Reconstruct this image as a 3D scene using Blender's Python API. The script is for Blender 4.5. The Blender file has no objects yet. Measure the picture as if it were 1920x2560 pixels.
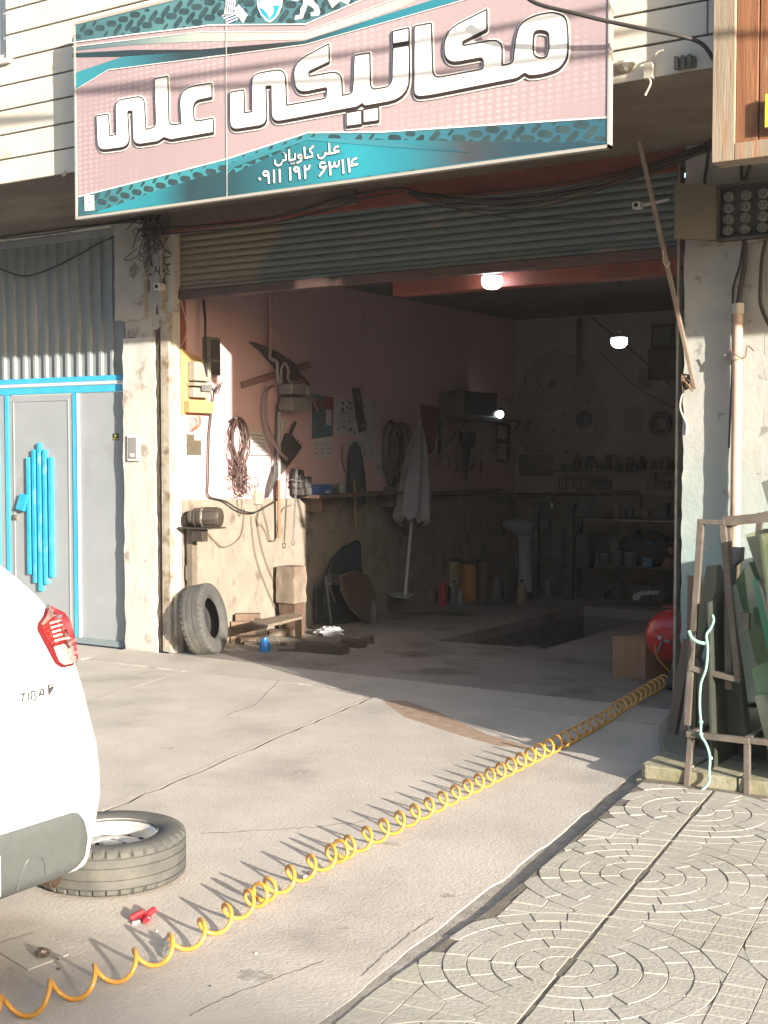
import bpy, bmesh, math, random
from mathutils import Vector, Matrix
random.seed(7)
SC = bpy.context.scene
COL = SC.collection
# ---------------------------------------------------------------- camera
FPX = 3250.0; YAW = math.radians(32.7); PIT = math.atan(150 / FPX)
CAM = Vector((0, -7.79, 1.62))
cF = Vector((-math.sin(YAW) * math.cos(PIT), math.cos(YAW) * math.cos(PIT), -math.sin(PIT)))
cR = Vector((math.cos(YAW), math.sin(YAW), 0))
cU = cR.cross(cF)
cam = bpy.data.cameras.new('camera'); co = bpy.data.objects.new('camera', cam); COL.objects.link(co)
co.matrix_world = Matrix(((cR.x, cU.x, -cF.x, CAM.x), (cR.y, cU.y, -cF.y, CAM.y), (cR.z, cU.z, -cF.z, CAM.z), (0, 0, 0, 1)))
cam.sensor_fit = 'VERTICAL'; cam.sensor_height = 24.0; cam.lens = 24.0 * FPX / 2560
cam.clip_end = 500; cam.clip_start = .05
SC.camera = co
# ---------------------------------------------------------------- light
TOSUN = Vector((2.38, -1, .60)).normalized()
w = bpy.data.worlds.new("World"); SC.world = w; w.use_nodes = True
nt = w.node_tree; sky = nt.nodes.new('ShaderNodeTexSky'); sky.sky_type = 'NISHITA'; sky.sun_disc = False
sky.sun_elevation = math.asin(TOSUN.z); sky.sun_rotation = math.atan2(TOSUN.x, TOSUN.y)
sky.air_density = 1.0; sky.dust_density = 2.5
nt.links.new(sky.outputs[0], nt.nodes['Background'].inputs[0]); nt.nodes['Background'].inputs[1].default_value = .145
sl = bpy.data.lights.new('sun', 'SUN'); sl.energy = 5.0; sl.angle = math.radians(.55); sl.color = (1, .915, .80)
so = bpy.data.objects.new('sun', sl); COL.objects.link(so); so.rotation_euler = TOSUN.to_track_quat('Z', 'Y').to_euler()
so.location = (6, -6, 8)
SC.view_settings.view_transform = 'Standard'; SC.view_settings.look = 'None'
SC.view_settings.exposure = 1.54; SC.view_settings.gamma = 1.0

# ---------------------------------------------------------------- helpers
def on(u, v, x=None, y=None, z=None):          # a photo pixel seen on a real plane of the place
    d = cF + cR * ((u - 960) / FPX) - cU * ((v - 1280) / FPX)
    k, c = (0, x) if x is not None else (1, y) if y is not None else (2, z)
    return CAM + d * ((c - CAM[k]) / d[k])
def V(*a): return Vector(a)
def rnd(a, b): return random.uniform(a, b)

class MB:
    def __init__(s): s.v = []; s.f = []
    def add(s, vs, fs):
        n = len(s.v); s.v += [Vector(q) for q in vs]; s.f += [tuple(n + i for i in q) for q in fs]; return s
    def box(s, x0, x1, y0, y1, z0, z1):
        return s.add([(x0, y0, z0), (x1, y0, z0), (x1, y1, z0), (x0, y1, z0), (x0, y0, z1), (x1, y0, z1), (x1, y1, z1), (x0, y1, z1)],
                     [(0, 3, 2, 1), (4, 5, 6, 7), (0, 1, 5, 4), (1, 2, 6, 5), (2, 3, 7, 6), (3, 0, 4, 7)])
    def bar(s, a, b, w, h, up=(0, 0, 1), ch=0):      # a beam from a to b, w across, h along up
        a = Vector(a); b = Vector(b); d = (b - a).normalized(); r = d.cross(Vector(up))
        if r.length < 1e-4: r = d.cross(Vector((1, 0, 0)))
        r.normalize(); u = r.cross(d)
        vs = [p + r * (sx * w / 2) + u * (sz * h / 2) for p in (a, b) for sx, sz in ((-1, -1), (1, -1), (1, 1), (-1, 1))]
        return s.add(vs, [(0, 1, 2, 3), (7, 6, 5, 4), (0, 4, 5, 1), (1, 5, 6, 2), (2, 6, 7, 3), (3, 7, 4, 0)])
    def cyl(s, a, b, r0, r1=None, n=16, caps=True):
        r1 = r0 if r1 is None else r1
        a = Vector(a); b = Vector(b); d = (b - a).normalized()
        q = d.orthogonal().normalized(); t = d.cross(q)
        vs = []
        for p, r in ((a, r0), (b, r1)):
            for i in range(n):
                c = 2 * math.pi * i / n; vs.append(p + q * (math.cos(c) * r) + t * (math.sin(c) * r))
        fs = [(i, (i + 1) % n, n + (i + 1) % n, n + i) for i in range(n)]
        if caps: fs += [tuple(range(n - 1, -1, -1)), tuple(range(n, 2 * n))]
        return s.add(vs, fs)
    def lathe(s, o, prof, n=24, axis=(0, 0, 1), ref=None, cap=True, sq=1.0):   # prof: (radius, height along axis)
        o = Vector(o); d = Vector(axis).normalized()
        q = (Vector(ref) if ref else d.orthogonal()).normalized(); t = d.cross(q); vs = []; fs = []
        for r, h in prof:
            for i in range(n):
                c = 2 * math.pi * i / n; vs.append(o + d * h + q * (math.cos(c) * r) + t * (math.sin(c) * r * sq))
        for k in range(len(prof) - 1):
            for i in range(n): fs.append((k * n + i, k * n + (i + 1) % n, (k + 1) * n + (i + 1) % n, (k + 1) * n + i))
        if cap:
            if prof[0][0] > 1e-4: fs.append(tuple(range(n - 1, -1, -1)))
            if prof[-1][0] > 1e-4: fs.append(tuple(range((len(prof) - 1) * n, len(prof) * n)))
        return s.add(vs, fs)
    def tube(s, pts, r, n=8, closed=False, cap=True):
        pts = [Vector(p) for p in pts]; m = len(pts); rs = r if isinstance(r, (list, tuple)) else [r] * m
        vs = []; q = None
        for i, p in enumerate(pts):
            if closed: d = pts[(i + 1) % m] - pts[i - 1]
            else: d = pts[min(i + 1, m - 1)] - pts[max(i - 1, 0)]
            if d.length < 1e-9: d = Vector((0, 0, 1))
            d.normalize()
            if q is None: q = d.orthogonal().normalized()
            q = q - d * q.dot(d)
            if q.length < 1e-6: q = d.orthogonal()
            q.normalize(); t = d.cross(q)
            for k in range(n):
                c = 2 * math.pi * k / n; vs.append(p + (q * math.cos(c) + t * math.sin(c)) * rs[i])
        fs = []
        for i in range(m if closed else m - 1):
            j = (i + 1) % m
            for k in range(n): fs.append((i * n + k, i * n + (k + 1) % n, j * n + (k + 1) % n, j * n + k))
        if not closed and cap: fs += [tuple(range(n - 1, -1, -1)), tuple(range((m - 1) * n, m * n))]
        return s.add(vs, fs)
    def prism(s, poly, ex):                          # a flat polygon (3D points) pushed along ex
        poly = [Vector(p) for p in poly]; n = len(poly); ex = Vector(ex)
        nor = Vector((0, 0, 0))
        for i in range(n): nor += poly[i].cross(poly[(i + 1) % n])
        if nor.dot(ex) > 0: poly.reverse()
        return s.add(poly + [p + ex for p in poly], [tuple(range(n)), tuple(range(2 * n - 1, n - 1, -1))] +
                     [(i, n + i, n + (i + 1) % n, (i + 1) % n) for i in range(n)])
    def build(s, name, mat, parent=None, smooth=False, bevel=0, bseg=2, loc=None):
        if loc is None: loc = Vector(parent['_o']) if parent is not None and '_o' in parent else Vector((0, 0, 0))
        me = bpy.data.meshes.new(name); me.from_pydata([tuple(p - loc) for p in s.v], [], s.f)
        me.update()
        bm = bmesh.new(); bm.from_mesh(me); bmesh.ops.recalc_face_normals(bm, faces=bm.faces)
        if bevel:
            es = [e for e in bm.edges if len(e.link_faces) == 2 and e.calc_face_angle(0) > .5]
            bmesh.ops.bevel(bm, geom=es, offset=bevel, segments=bseg, profile=.5, affect='EDGES', clamp_overlap=True)
        bm.to_mesh(me); bm.free()
        if smooth:
            me.shade_smooth(); me.set_sharp_from_angle(angle=math.radians(smooth if smooth > 1 else 40))
        for m in (mat if isinstance(mat, (list, tuple)) else [mat]):
            if m is not None: me.materials.append(m)
        o = bpy.data.objects.new(name, me); COL.objects.link(o)
        if parent is not None: o.parent = parent
        return o

def thing(name, label, cat, loc, group=None):
    o = bpy.data.objects.new(name, None); COL.objects.link(o); o.location = loc; o.empty_display_size = .1
    o['_o'] = [float(c) for c in loc]; o['label'] = label; o['category'] = cat
    if group: o['group'] = group
    return o
def tag(o, label, cat, group=None):
    o['label'] = label; o['category'] = cat
    if group: o['group'] = group
    return o
def struct(o): o['kind'] = 'structure'; return o
def solo(mb, name, mat, label, cat, group=None, **k):      # a thing that is one mesh; its origin goes to its base
    lo = Vector((sum(p.x for p in mb.v) / len(mb.v), sum(p.y for p in mb.v) / len(mb.v), min(p.z for p in mb.v)))
    o = mb.build(name, mat, loc=lo, **k); o.location = lo
    return tag(o, label, cat, group)
def dup(root, loc, rz=0, label=None):
    r = root.copy(); COL.objects.link(r); r.location = loc; r.rotation_euler = (0, 0, rz)
    if label: r['label'] = label
    for ch in list(root.children):
        c = ch.copy(); COL.objects.link(c); c.parent = r
        for g in ch.children:
            d = g.copy(); COL.objects.link(d); d.parent = c
    return r
def smooth_path(pts, n=8):                              # Catmull-Rom
    P = [Vector(p) for p in pts]; P = [P[0] * 2 - P[1]] + P + [P[-1] * 2 - P[-2]]; out = []
    for i in range(1, len(P) - 2):
        for k in range(n):
            t = k / n; a, b, c, d = P[i - 1], P[i], P[i + 1], P[i + 2]
            out.append(.5 * ((2 * b) + (c - a) * t + (2 * a - 5 * b + 4 * c - d) * t * t + (3 * b - a - 3 * c + d) * t ** 3))
    out.append(P[-2]); return out

def hexc(h):
    h = h.lstrip('#'); o = []
    for i in (0, 2, 4):
        c = int(h[i:i + 2], 16) / 255; o.append(c / 12.92 if c <= .04045 else ((c + .055) / 1.055) ** 2.4)
    return tuple(o)
def c4(c): c = hexc(c) if isinstance(c, str) else c; return (*c, 1)
MATS = {}
def M(name, c, c2=None, s=6, rough=.75, metal=0, bump=.15, bs=60, c3=None, s3=2, t3=.6, w3=.08, st=(1, 1, 1), trans=0, coat=0, emis=0, detail=6, ior=1.45, alpha=1):
    m = bpy.data.materials.new(name); m.use_nodes = True; N = m.node_tree.nodes; L = m.node_tree.links
    b = N['Principled BSDF']; b.inputs['Roughness'].default_value = rough; b.inputs['Metallic'].default_value = metal
    b.inputs['IOR'].default_value = ior
    tc = N.new('ShaderNodeTexCoord'); mp = N.new('ShaderNodeMapping'); mp.inputs['Scale'].default_value = st
    L.new(tc.outputs['Object'], mp.inputs[0])
    col = None
    def noise(sc, dt=detail):
        n = N.new('ShaderNodeTexNoise'); n.inputs['Scale'].default_value = sc; n.inputs['Detail'].default_value = dt
        n.inputs['Roughness'].default_value = .6; L.new(mp.outputs[0], n.inputs[0]); return n
    b.inputs['Base Color'].default_value = c4(c)
    if c2 is not None:
        n = noise(s); r = N.new('ShaderNodeMapRange'); r.inputs[1].default_value = .33; r.inputs[2].default_value = .67
        L.new(n.outputs[0], r.inputs[0])
        mx = N.new('ShaderNodeMix'); mx.data_type = 'RGBA'; mx.inputs[6].default_value = c4(c); mx.inputs[7].default_value = c4(c2)
        L.new(r.outputs[0], mx.inputs[0]); col = mx.outputs[2]
    if c3 is not None:
        n = noise(s3, 8); r = N.new('ShaderNodeMapRange'); r.inputs[1].default_value = t3 - w3; r.inputs[2].default_value = t3 + w3
        L.new(n.outputs[0], r.inputs[0])
        mx = N.new('ShaderNodeMix'); mx.data_type = 'RGBA'; mx.inputs[7].default_value = c4(c3)
        if col is not None: L.new(col, mx.inputs[6])
        else: mx.inputs[6].default_value = c4(c)
        L.new(r.outputs[0], mx.inputs[0]); col = mx.outputs[2]
    if col is not None: L.new(col, b.inputs['Base Color'])
    if bump:
        n = noise(bs, 5); bp = N.new('ShaderNodeBump'); bp.inputs['Strength'].default_value = bump; bp.inputs['Distance'].default_value = .01
        L.new(n.outputs[0], bp.inputs['Height']); L.new(bp.outputs[0], b.inputs['Normal'])
    if trans: b.inputs['Transmission Weight'].default_value = trans
    if coat: b.inputs['Coat Weight'].default_value = coat
    if alpha < 1: b.inputs['Alpha'].default_value = alpha
    if emis:
        b.inputs['Emission Color'].default_value = c4(c); b.inputs['Emission Strength'].default_value = emis
    MATS[name] = m; return m
# ---------------------------------------------------------------- materials of the setting
mConc = M('driveway_concrete', (.50, .455, .395), (.41, .37, .325), s=2.2, rough=.9, bump=.45, bs=75, c3=(.27, .245, .215), s3=1.3, t3=.66, w3=.14)
mConc2 = M('threshold_concrete', (.44, .40, .35), (.37, .335, .295), s=1.2, rough=.85, bump=.3, bs=45, c3=(.30, .27, .235), s3=1.4, t3=.62, w3=.12)
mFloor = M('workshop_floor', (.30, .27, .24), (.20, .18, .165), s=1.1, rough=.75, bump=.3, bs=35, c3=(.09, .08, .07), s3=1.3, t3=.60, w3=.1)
mDirt = M('dirt', (.16, .135, .11), (.09, .075, .06), s=20, rough=1, bump=.8, bs=90)
mRust = M('rust_stain', (.36, .27, .20), (.28, .18, .12), s=14, rough=.9, bump=.3, bs=50)
mAsph = M('asphalt', (.07, .068, .065), (.05, .05, .05), s=30, rough=.9, bump=.5, bs=150)
mStone = M('cladding_stone', (.60, .565, .48), (.54, .505, .43), s=2.5, rough=.6, bump=.06, bs=30, c3=(.42, .36, .28), s3=3, t3=.68, w3=.05)
mStoneB = M('joint_dark', (.10, .09, .08), rough=.9, bump=0)
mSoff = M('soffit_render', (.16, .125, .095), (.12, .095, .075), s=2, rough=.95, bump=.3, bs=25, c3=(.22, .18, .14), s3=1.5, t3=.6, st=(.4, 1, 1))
mPlas = M('pillar_plaster', (.53, .505, .45), (.44, .415, .37), s=3, rough=.9, bump=.5, bs=26, c3=(.27, .23, .19), s3=4.5, t3=.62, w3=.04)
mPlasG = M('pillar_patch', (.40, .38, .34), (.32, .30, .27), s=4, rough=.95, bump=.5, bs=30, c3=(.16, .14, .12), s3=6, t3=.62, w3=.05)
def painted_wall(name, lowc, topc, z0, z1, stain):
    m = M(name, (.5, .5, .5), rough=.85, bump=.35, bs=24); N = m.node_tree.nodes; L = m.node_tree.links; b = N['Principled BSDF']
    tc = N.new('ShaderNodeTexCoord'); sx = N.new('ShaderNodeSeparateXYZ'); L.new(tc.outputs['Object'], sx.inputs[0])
    n = N.new('ShaderNodeTexNoise'); n.inputs['Scale'].default_value = 3; n.inputs['Detail'].default_value = 8; L.new(tc.outputs['Object'], n.inputs[0])
    a = N.new('ShaderNodeMath'); a.operation = 'MULTIPLY_ADD'; a.inputs[1].default_value = .7; L.new(n.outputs[0], a.inputs[0]); L.new(sx.outputs[2], a.inputs[2])
    r = N.new('ShaderNodeMapRange'); r.inputs[1].default_value = z0 + .3; r.inputs[2].default_value = z1 + .4; L.new(a.outputs[0], r.inputs[0])
    mx = N.new('ShaderNodeMix'); mx.data_type = 'RGBA'; mx.inputs[6].default_value = c4(lowc); mx.inputs[7].default_value = c4(topc); L.new(r.outputs[0], mx.inputs[0])
    n2 = N.new('ShaderNodeTexNoise'); n2.inputs['Scale'].default_value = 9; n2.inputs['Detail'].default_value = 9; L.new(tc.outputs['Object'], n2.inputs[0])
    r2 = N.new('ShaderNodeMapRange'); r2.inputs[1].default_value = .62; r2.inputs[2].default_value = .68; L.new(n2.outputs[0], r2.inputs[0])
    m2 = N.new('ShaderNodeMix'); m2.data_type = 'RGBA'; m2.inputs[7].default_value = c4(stain); L.new(mx.outputs[2], m2.inputs[6]); L.new(r2.outputs[0], m2.inputs[0])
    L.new(m2.outputs[2], b.inputs['Base Color']); return m
mRW = painted_wall('right_wall_paint', (.27, .36, .35), (.40, .40, .37), 1.0, 1.7, (.24, .24, .21))
mPink = M('pink_paint', (.60, .40, .41), (.54, .36, .37), s=1.5, rough=.8, bump=.15, bs=20, c3=(.36, .25, .24), s3=3, t3=.70, w3=.06)
mDado = M('dado_render', (.25, .215, .175), (.20, .17, .135), s=7, rough=.85, bump=.4, bs=22, c3=(.13, .105, .082), s3=9, t3=.63, w3=.08, st=(1, 1, .7))
mBackW = M('back_paint', (.36, .31, .295), (.29, .245, .235), s=1.2, rough=.9, bump=.2, bs=15)
mBackL = M('back_tiles', (.20, .19, .165), (.14, .13, .115), s=6, rough=.8, bump=.2, bs=15)
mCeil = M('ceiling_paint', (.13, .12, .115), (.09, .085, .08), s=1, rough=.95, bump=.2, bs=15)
mOrange = M('orange_beam_paint', (.27, .075, .05), (.21, .06, .045), s=5, rough=.6, bump=.1, bs=40)
mDark = M('dark_void', (.012, .011, .01), rough=1, bump=0)
mPatch = M('bare_plaster', (.27, .235, .21), (.22, .18, .16), s=6, rough=.9, bump=.4, bs=14, c3=(.10, .08, .07), s3=9, t3=.63, w3=.03)

def jag(a, b, n, amp):
    a = Vector(a); b = Vector(b); d = (b - a); p = Vector((-d.y, d.x, 0)).normalized(); o = []
    for i in range(n + 1):
        q = a + d * (i / n)
        if 0 < i < n: q = q + p * rnd(-amp, amp)
        o.append(q)
    return o
# ---------------------------------------------------------------- ground
struct(MB().box(-48, 48, -34, 30, -.40, -.30).build('ground', mAsph))
struct(MB().box(-16, 6, -9.4, -.55, -.20, -.045).build('subsoil', mDirt))
struct(MB().box(-47, 47, -30, -9.4, -.29, -.10).build('road', mAsph))
gut = lambda y: -2.402 - .101 * (y + 1.93)
j1 = lambda y: -4.657 - .162 * (y + .707)
j2 = lambda y: -6.478 - .195 * (y + .274)
slab = MB(); mort = MB()
def slabpoly(pts, z=0.0, t=.05): slab.prism([V(p.x, p.y, z) for p in pts], (0, 0, -t))
yf = -.50; yn = -9.4
A = jag((j1(yf), yf, 0), (j1(yn), yn, 0), 70, .012)
sh = lambda P, dx: [p + Vector((dx, 0, 0)) for p in P]
G = jag((gut(yf) - .0, yf, 0), (gut(yn), yn, 0), 90, .010)
slabpoly(sh(A, .016) + list(reversed(G)), z=.004)
B = jag((j2(yf), yf, 0), (j2(yn), yn, 0), 60, .010)
slabpoly(sh(B, .014) + list(reversed(sh([p + V(rnd(-.004, .004), 0, 0) for p in A], -.014))), z=-.006)
slabpoly([V(-16, yf, 0)] + [V(-16, yn, 0)] + list(reversed(sh(B, -.008))), z=-.016)
slabpoly([V(-16, .055, 0), V(-16, yf + .012, 0), V(-7.53, yf + .012, 0), V(-7.53, .055, 0)], z=-.015)
for E_, z_ in ((A, -.0045), (B, -.0145)):
    e1 = [p + V(-.018 + rnd(-.005, .003), 0, 0) for p in E_]; e2 = [p + V(-.016 - .032 - abs(rnd(0, .03)) * (1 + .5 * math.sin(p.y * 9)), 0, 0) for p in E_]
    keep = len(E_) - 22; e1 = e1[:keep]; e2 = e2[:keep]
    mort.prism([V(p.x, p.y, z_) for p in e1 + list(reversed(e2))], (0, 0, -.012))
struct(slab.build('driveway', mConc, bevel=.002, bseg=1))
struct(mort.build('joint_mortar', M('mortar', (.47, .42, .355), (.40, .36, .30), s=30, rough=.95, bump=.8, bs=60)))
# threshold slab and garage floor round the inspection pit
fl = MB()
th = [V(-7.5, -.03, 0), V(-7.5, -.485, 0)] + [p + V(0, rnd(-.006, .006), 0) for p in jag((-7.2, -.485, 0), (-2.45, -.485, 0), 40, .008)] + [V(-2.45, -.03, 0)]
zth = lambda p: .010 if p.y > -.2 else (-.014 + (p.x + 7.5) / 2.8 * .012 if p.x < -4.7 else -.002 + (p.x + 4.7) / 2.3 * .008)
for a_, b_ in zip(th[1:-1], th[2:-1]):
    fl.add([V(a_.x, a_.y, zth(a_)), V(b_.x, b_.y, zth(b_)), V(b_.x, -.03, .010), V(a_.x, -.03, .010)], [(0, 1, 2, 3)]); fl.add([V(a_.x, a_.y, zth(a_)), V(b_.x, b_.y, zth(b_)), V(b_.x, b_.y, -.06), V(a_.x, a_.y, -.06)], [(3, 2, 1, 0)])
bm_ = fl.build('threshold', mConc2); struct(bm_)
fl = MB()
X0, X1, Y0, Y1 = -7.0, -2.4, -.022, 6.0
PA, PB, PC, PD = V(-5.576, 1.742, 0), V(-4.603, 1.807, 0), V(-4.60, 4.66, 0), V(-5.55, 4.717, 0)
z = .012
def qd(a, b, c, d): fl.prism([V(a[0], a[1], z), V(b[0], b[1], z), V(c[0], c[1], z), V(d[0], d[1], z)], (0, 0, -.1))
qd((X0, Y0), (X1, Y0), PB, PA); qd((X1, Y0), (X1, Y1), PC, PB); qd((X1, Y1), (X0, Y1), PD, PC); qd((X0, Y1), (X0, Y0), PA, PD)
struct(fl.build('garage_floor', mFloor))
pit = MB(); e = .06
P4 = [PA, PB, PC, PD]
for i in range(4):
    a, b = P4[i], P4[(i + 1) % 4]; n = Vector((b.y - a.y, a.x - b.x, 0)).normalized() * e
    pit.prism([V(a.x, a.y, -.09), V(b.x, b.y, -.09), V(b.x, b.y, -1.5), V(a.x, a.y, -1.5)], n)
pit.box(-5.7, -4.5, 1.65, 4.85, -1.6, -1.5)
pit.box(-5.20, -5.05, 2.55, 2.75, -1.5, -.12)
struct(pit.build('inspection_pit', mBackL))
st_ = MB()                                                # a rust stain lying on the driveway at the threshold
pts = [on(u, v, z=.004) for u, v in ((955, 1750), (1010, 1752), (1085, 1775), (1150, 1805), (1215, 1835), (1290, 1856), (1340, 1872), (1250, 1866), (1150, 1838), (1080, 1815), (1010, 1792))]
st_.prism([V(p.x, p.y, .0045) for p in pts], (0, 0, -.002)); struct(st_.build('floor_stain', mRust))
# gutter bed
gb = MB()
for ya_, yb_, za_, zb_ in ((-1.2, -3.6, -.002, -.001), (-3.6, -4.5, -.001, .0032), (-4.5, -9.3, .0032, .0032)): gb.prism([V(gut(ya_) - .02, ya_, za_), V(gut(yb_) - .02, yb_, zb_), V(gut(yb_) + .14, yb_, zb_), V(gut(ya_) + .14, ya_, za_)], (0, 0, -.02))
struct(gb.build('gutter', M('gutter_grit', (.34, .31, .27), (.22, .20, .17), s=14, rough=1, bump=.7, bs=80)))

# ---------------------------------------------------------------- paving of fan pattern setts
mPav = M('paving_sett', (.40, .375, .325), (.335, .315, .27), s=2.0, rough=.9, bump=.4, bs=70, c3=(.35, .335, .25), s3=1.0, t3=.62, w3=.12)
mGrout = M('paving_grout', (.17, .15, .12), (.12, .105, .085), s=20, rough=1, bump=.5, bs=90)
pv = MB()
L0 = V(-1.95, -1.924, 0); L1 = V(-1.628, -4.54, 0); ld = (L1 - L0).normalized(); lp = Vector((-ld.y, ld.x, 0))   # lp points to +x
if lp.x < 0: lp = -lp
cell = .935; c0 = on(1599, 2202, z=0); c0 = L0 + ld * (c0 - L0).dot(ld)
pavR = lambda y: gut(y) + .092 - .070 * min(1, max(0, (-3.7 - y) / 1.0))
def inside(p): return p.x > pavR(p.y) + .02 and p.y < -1.90 and p.x < 2.2 and p.y > -8.6 and not (p.x > -.1 and p.y < -7.0 and False)
def blk(poly, zt):
    c = sum(poly, Vector()) / len(poly)
    if not all(inside(q) for q in poly): 
        poly = [V(max(q.x, pavR(q.y) + .012), min(q.y, -1.885), 0) for q in poly]
        if not inside(c): return
        ar = abs(sum(poly[i].x * poly[(i + 1) % len(poly)].y - poly[(i + 1) % len(poly)].x * poly[i].y for i in range(len(poly)))) / 2
        if ar < .0003: return
    if c.x > 2 or c.y < -8.5: return
    zt += pz(c.y)
    poly = [V(q.x, q.y, zt) for q in poly]
    n = len(poly); cc = sum(poly, Vector()) / n
    top = [q + (cc - q).normalized() * .0009 for q in poly]; low = [V(q.x, q.y, zt - .001) for q in poly]; bot = [V(q.x, q.y, -.05) for q in poly]
    fs = [tuple(range(n))]
    for i in range(n):
        j = (i + 1) % n; fs += [(i, n + i, n + j, j), (n + i, 2 * n + i, 2 * n + j, n + j)]
    pv.add(top + low + bot, fs)
def push(a, b):
    r = math.hypot(a, b); m = 6 * .0765 + .006
    return (a, b) if r >= m else (a * m / r, b * m / r)
rs = .0765; gap = .0017
pz = lambda y: .034 - .027 * min(1, max(0, (-2.3 - y) / 2.2))
for ci in range(-2, 5):
    for cj in range(-3, 8):
        off = .5 * cell if ci % 2 else 0
        cen = c0 + lp * (ci * cell) + ld * ((cj) * cell + off)
        if not (-3.2 < cen.x < 2.8 and -9 < cen.y < -1.2): continue
        for half in (-1, 1):
            for k in range(6):
                r0 = k * rs + (.0 if k else .012); r1 = (k + 1) * rs
                nseg = max(1, round(math.pi * (r0 + r1) / 2 / .118)) if k else 1
                for q in range(nseg):
                    a0 = math.pi * q / nseg; a1 = math.pi * (q + 1) / nseg
                    mid = (r0 + r1) / 2; da = gap / mid
                    m_ = 3
                    ri, ro = r0 + gap, r1 - gap
                    def P(r, a_):
                        lx = math.sin(a_) * r; ly = math.cos(a_) * r
                        return cen + lp * (half * (lx + .007)) + ld * ly
                    aa = [a0 + da + (a1 - a0 - 2 * da) * t / m_ for t in range(m_ + 1)] if k else [a0 + .1 + (a1 - a0 - .2) * t / 5 for t in range(6)]
                    poly = [P(ro, a_) for a_ in aa] + ([P(ri, a_) for a_ in reversed(aa)] if k else [])
                    blk(poly, rnd(-.002, .0012))
        nb = 8; bw = cell / nb                               # small setts in the corners between the circles
        for i in range(nb):
            for j in range(12):
                x0 = -cell / 2 + i * bw; y0 = -cell / 2 + j * cell / 12
                cx, cy = x0 + bw / 2, y0 + cell / 24
                if all(math.hypot(cx + sx_ * bw / 2, cy + sy_ * cell / 24) < 6 * rs + .022 for sx_ in (-1, 1) for sy_ in (-1, 1)): continue
                g2 = gap
                poly = [cen + lp * a_ + ld * b_ for a_, b_ in (push(x0 + g2, y0 + g2), push(x0 + bw - g2, y0 + g2), push(x0 + bw - g2, y0 + cell / 12 - g2), push(x0 + g2, y0 + cell / 12 - g2))]
                blk(poly, rnd(-.002, .0012))
struct(pv.build('paving', mPav))
gr = MB(); ys_ = [-1.6, -2.3, -3.0, -3.8, -4.5, -9.4]
for ya_, yb_ in zip(ys_, ys_[1:]): gr.prism([V(pavR(ya_) + .008, ya_, pz(ya_) - .0032), V(pavR(yb_) + .008, yb_, pz(yb_) - .0032), V(6, yb_, pz(yb_) - .0032), V(6, ya_, pz(ya_) - .0032)], (0, 0, -.05))
struct(gr.build('paving_bed', mGrout))

# ---------------------------------------------------------------- the building
bld = thing('building', 'stone clad upper floor over a pink walled workshop bay with plastered pillars', 'building', (-5, 0, 0))
YC = -1.10; ZS = 3.615
cl = MB()
zc = ZS; k = 0
winx0, winx1, winz = -9.9, -7.61, 4.52
while zc < 6.5:
    z1 = zc + .168
    if zc < .0 + winz - .1 or True:
        xs = [(-14, -2.3), (-2.292, 3)] if k % 2 else [(-14, -6.2), (-6.192, 3)]
        for a_, b_ in xs:
            if z1 > winz and a_ < winx1:
                if a_ < winx0: cl.box(a_, winx0, YC, YC + .03, zc, z1)
                cl.box(winx1, b_, YC, YC + .03, zc, z1)
            else: cl.box(a_, b_, YC, YC + .03, zc, z1)
    zc = z1 + .012; k += 1
cl.build('stone_cladding', mStone, bld, bevel=.003, bseg=1)
bk = MB(); bk.box(winx1, 3, YC + .012, YC + .25, ZS + .004, 7); bk.box(-14, winx1, YC + .012, YC + .25, ZS + .004, winz - .002); bk.box(-14, winx0, YC + .012, YC + .25, winz - .002, 7)
bk.box(-14, 3, YC + .3, YC + 3, 3.75, 7)
bk.build('wall_core', mStoneB, bld)
sf = MB(); sf.prism([V(-14, YC + .002, ZS - .004), V(-14, .10, 3.485), V(-14, .10, 3.72), V(-14, YC + .002, 3.72)], (17, 0, 0))
sf.build('soffit', mSoff, bld)
lg = MB(); lg.box(-14, -7.42, .0, .08, 3.455, 3.483); lg.build('ledge', mPlas, bld, bevel=.004)
wf = MB()
wf.box(winx1 - .05, winx1 - .0, YC + .02, YC + .09, winz, 6.4); wf.box(winx1 - .13, winx1 - .06, YC + .05, YC + .12, winz + .05, 6.4)
wf.box(winx0, winx1 - .052, YC + .02, YC + .09, winz, winz + .045); wf.box(winx0, winx1 - .132, YC + .05, YC + .12, winz + .05, winz + .11)
wfo = wf.build('window', M('window_frame_grey', (.42, .43, .42), rough=.4, bump=0), bld, bevel=.004)
MB().box(winx0, winx1 - .12, YC + .08, YC + .09, winz + .1, 6.4).build('pane', M('window_pane', (.10, .12, .13), rough=.08, bump=0), wfo, loc=Vector(bld['_o']))
MB().box(winx0, winx1 + .06, YC - .03, YC + .1, winz - .04, winz - .004).build('window_sill', mStone, bld, bevel=.004)
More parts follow.
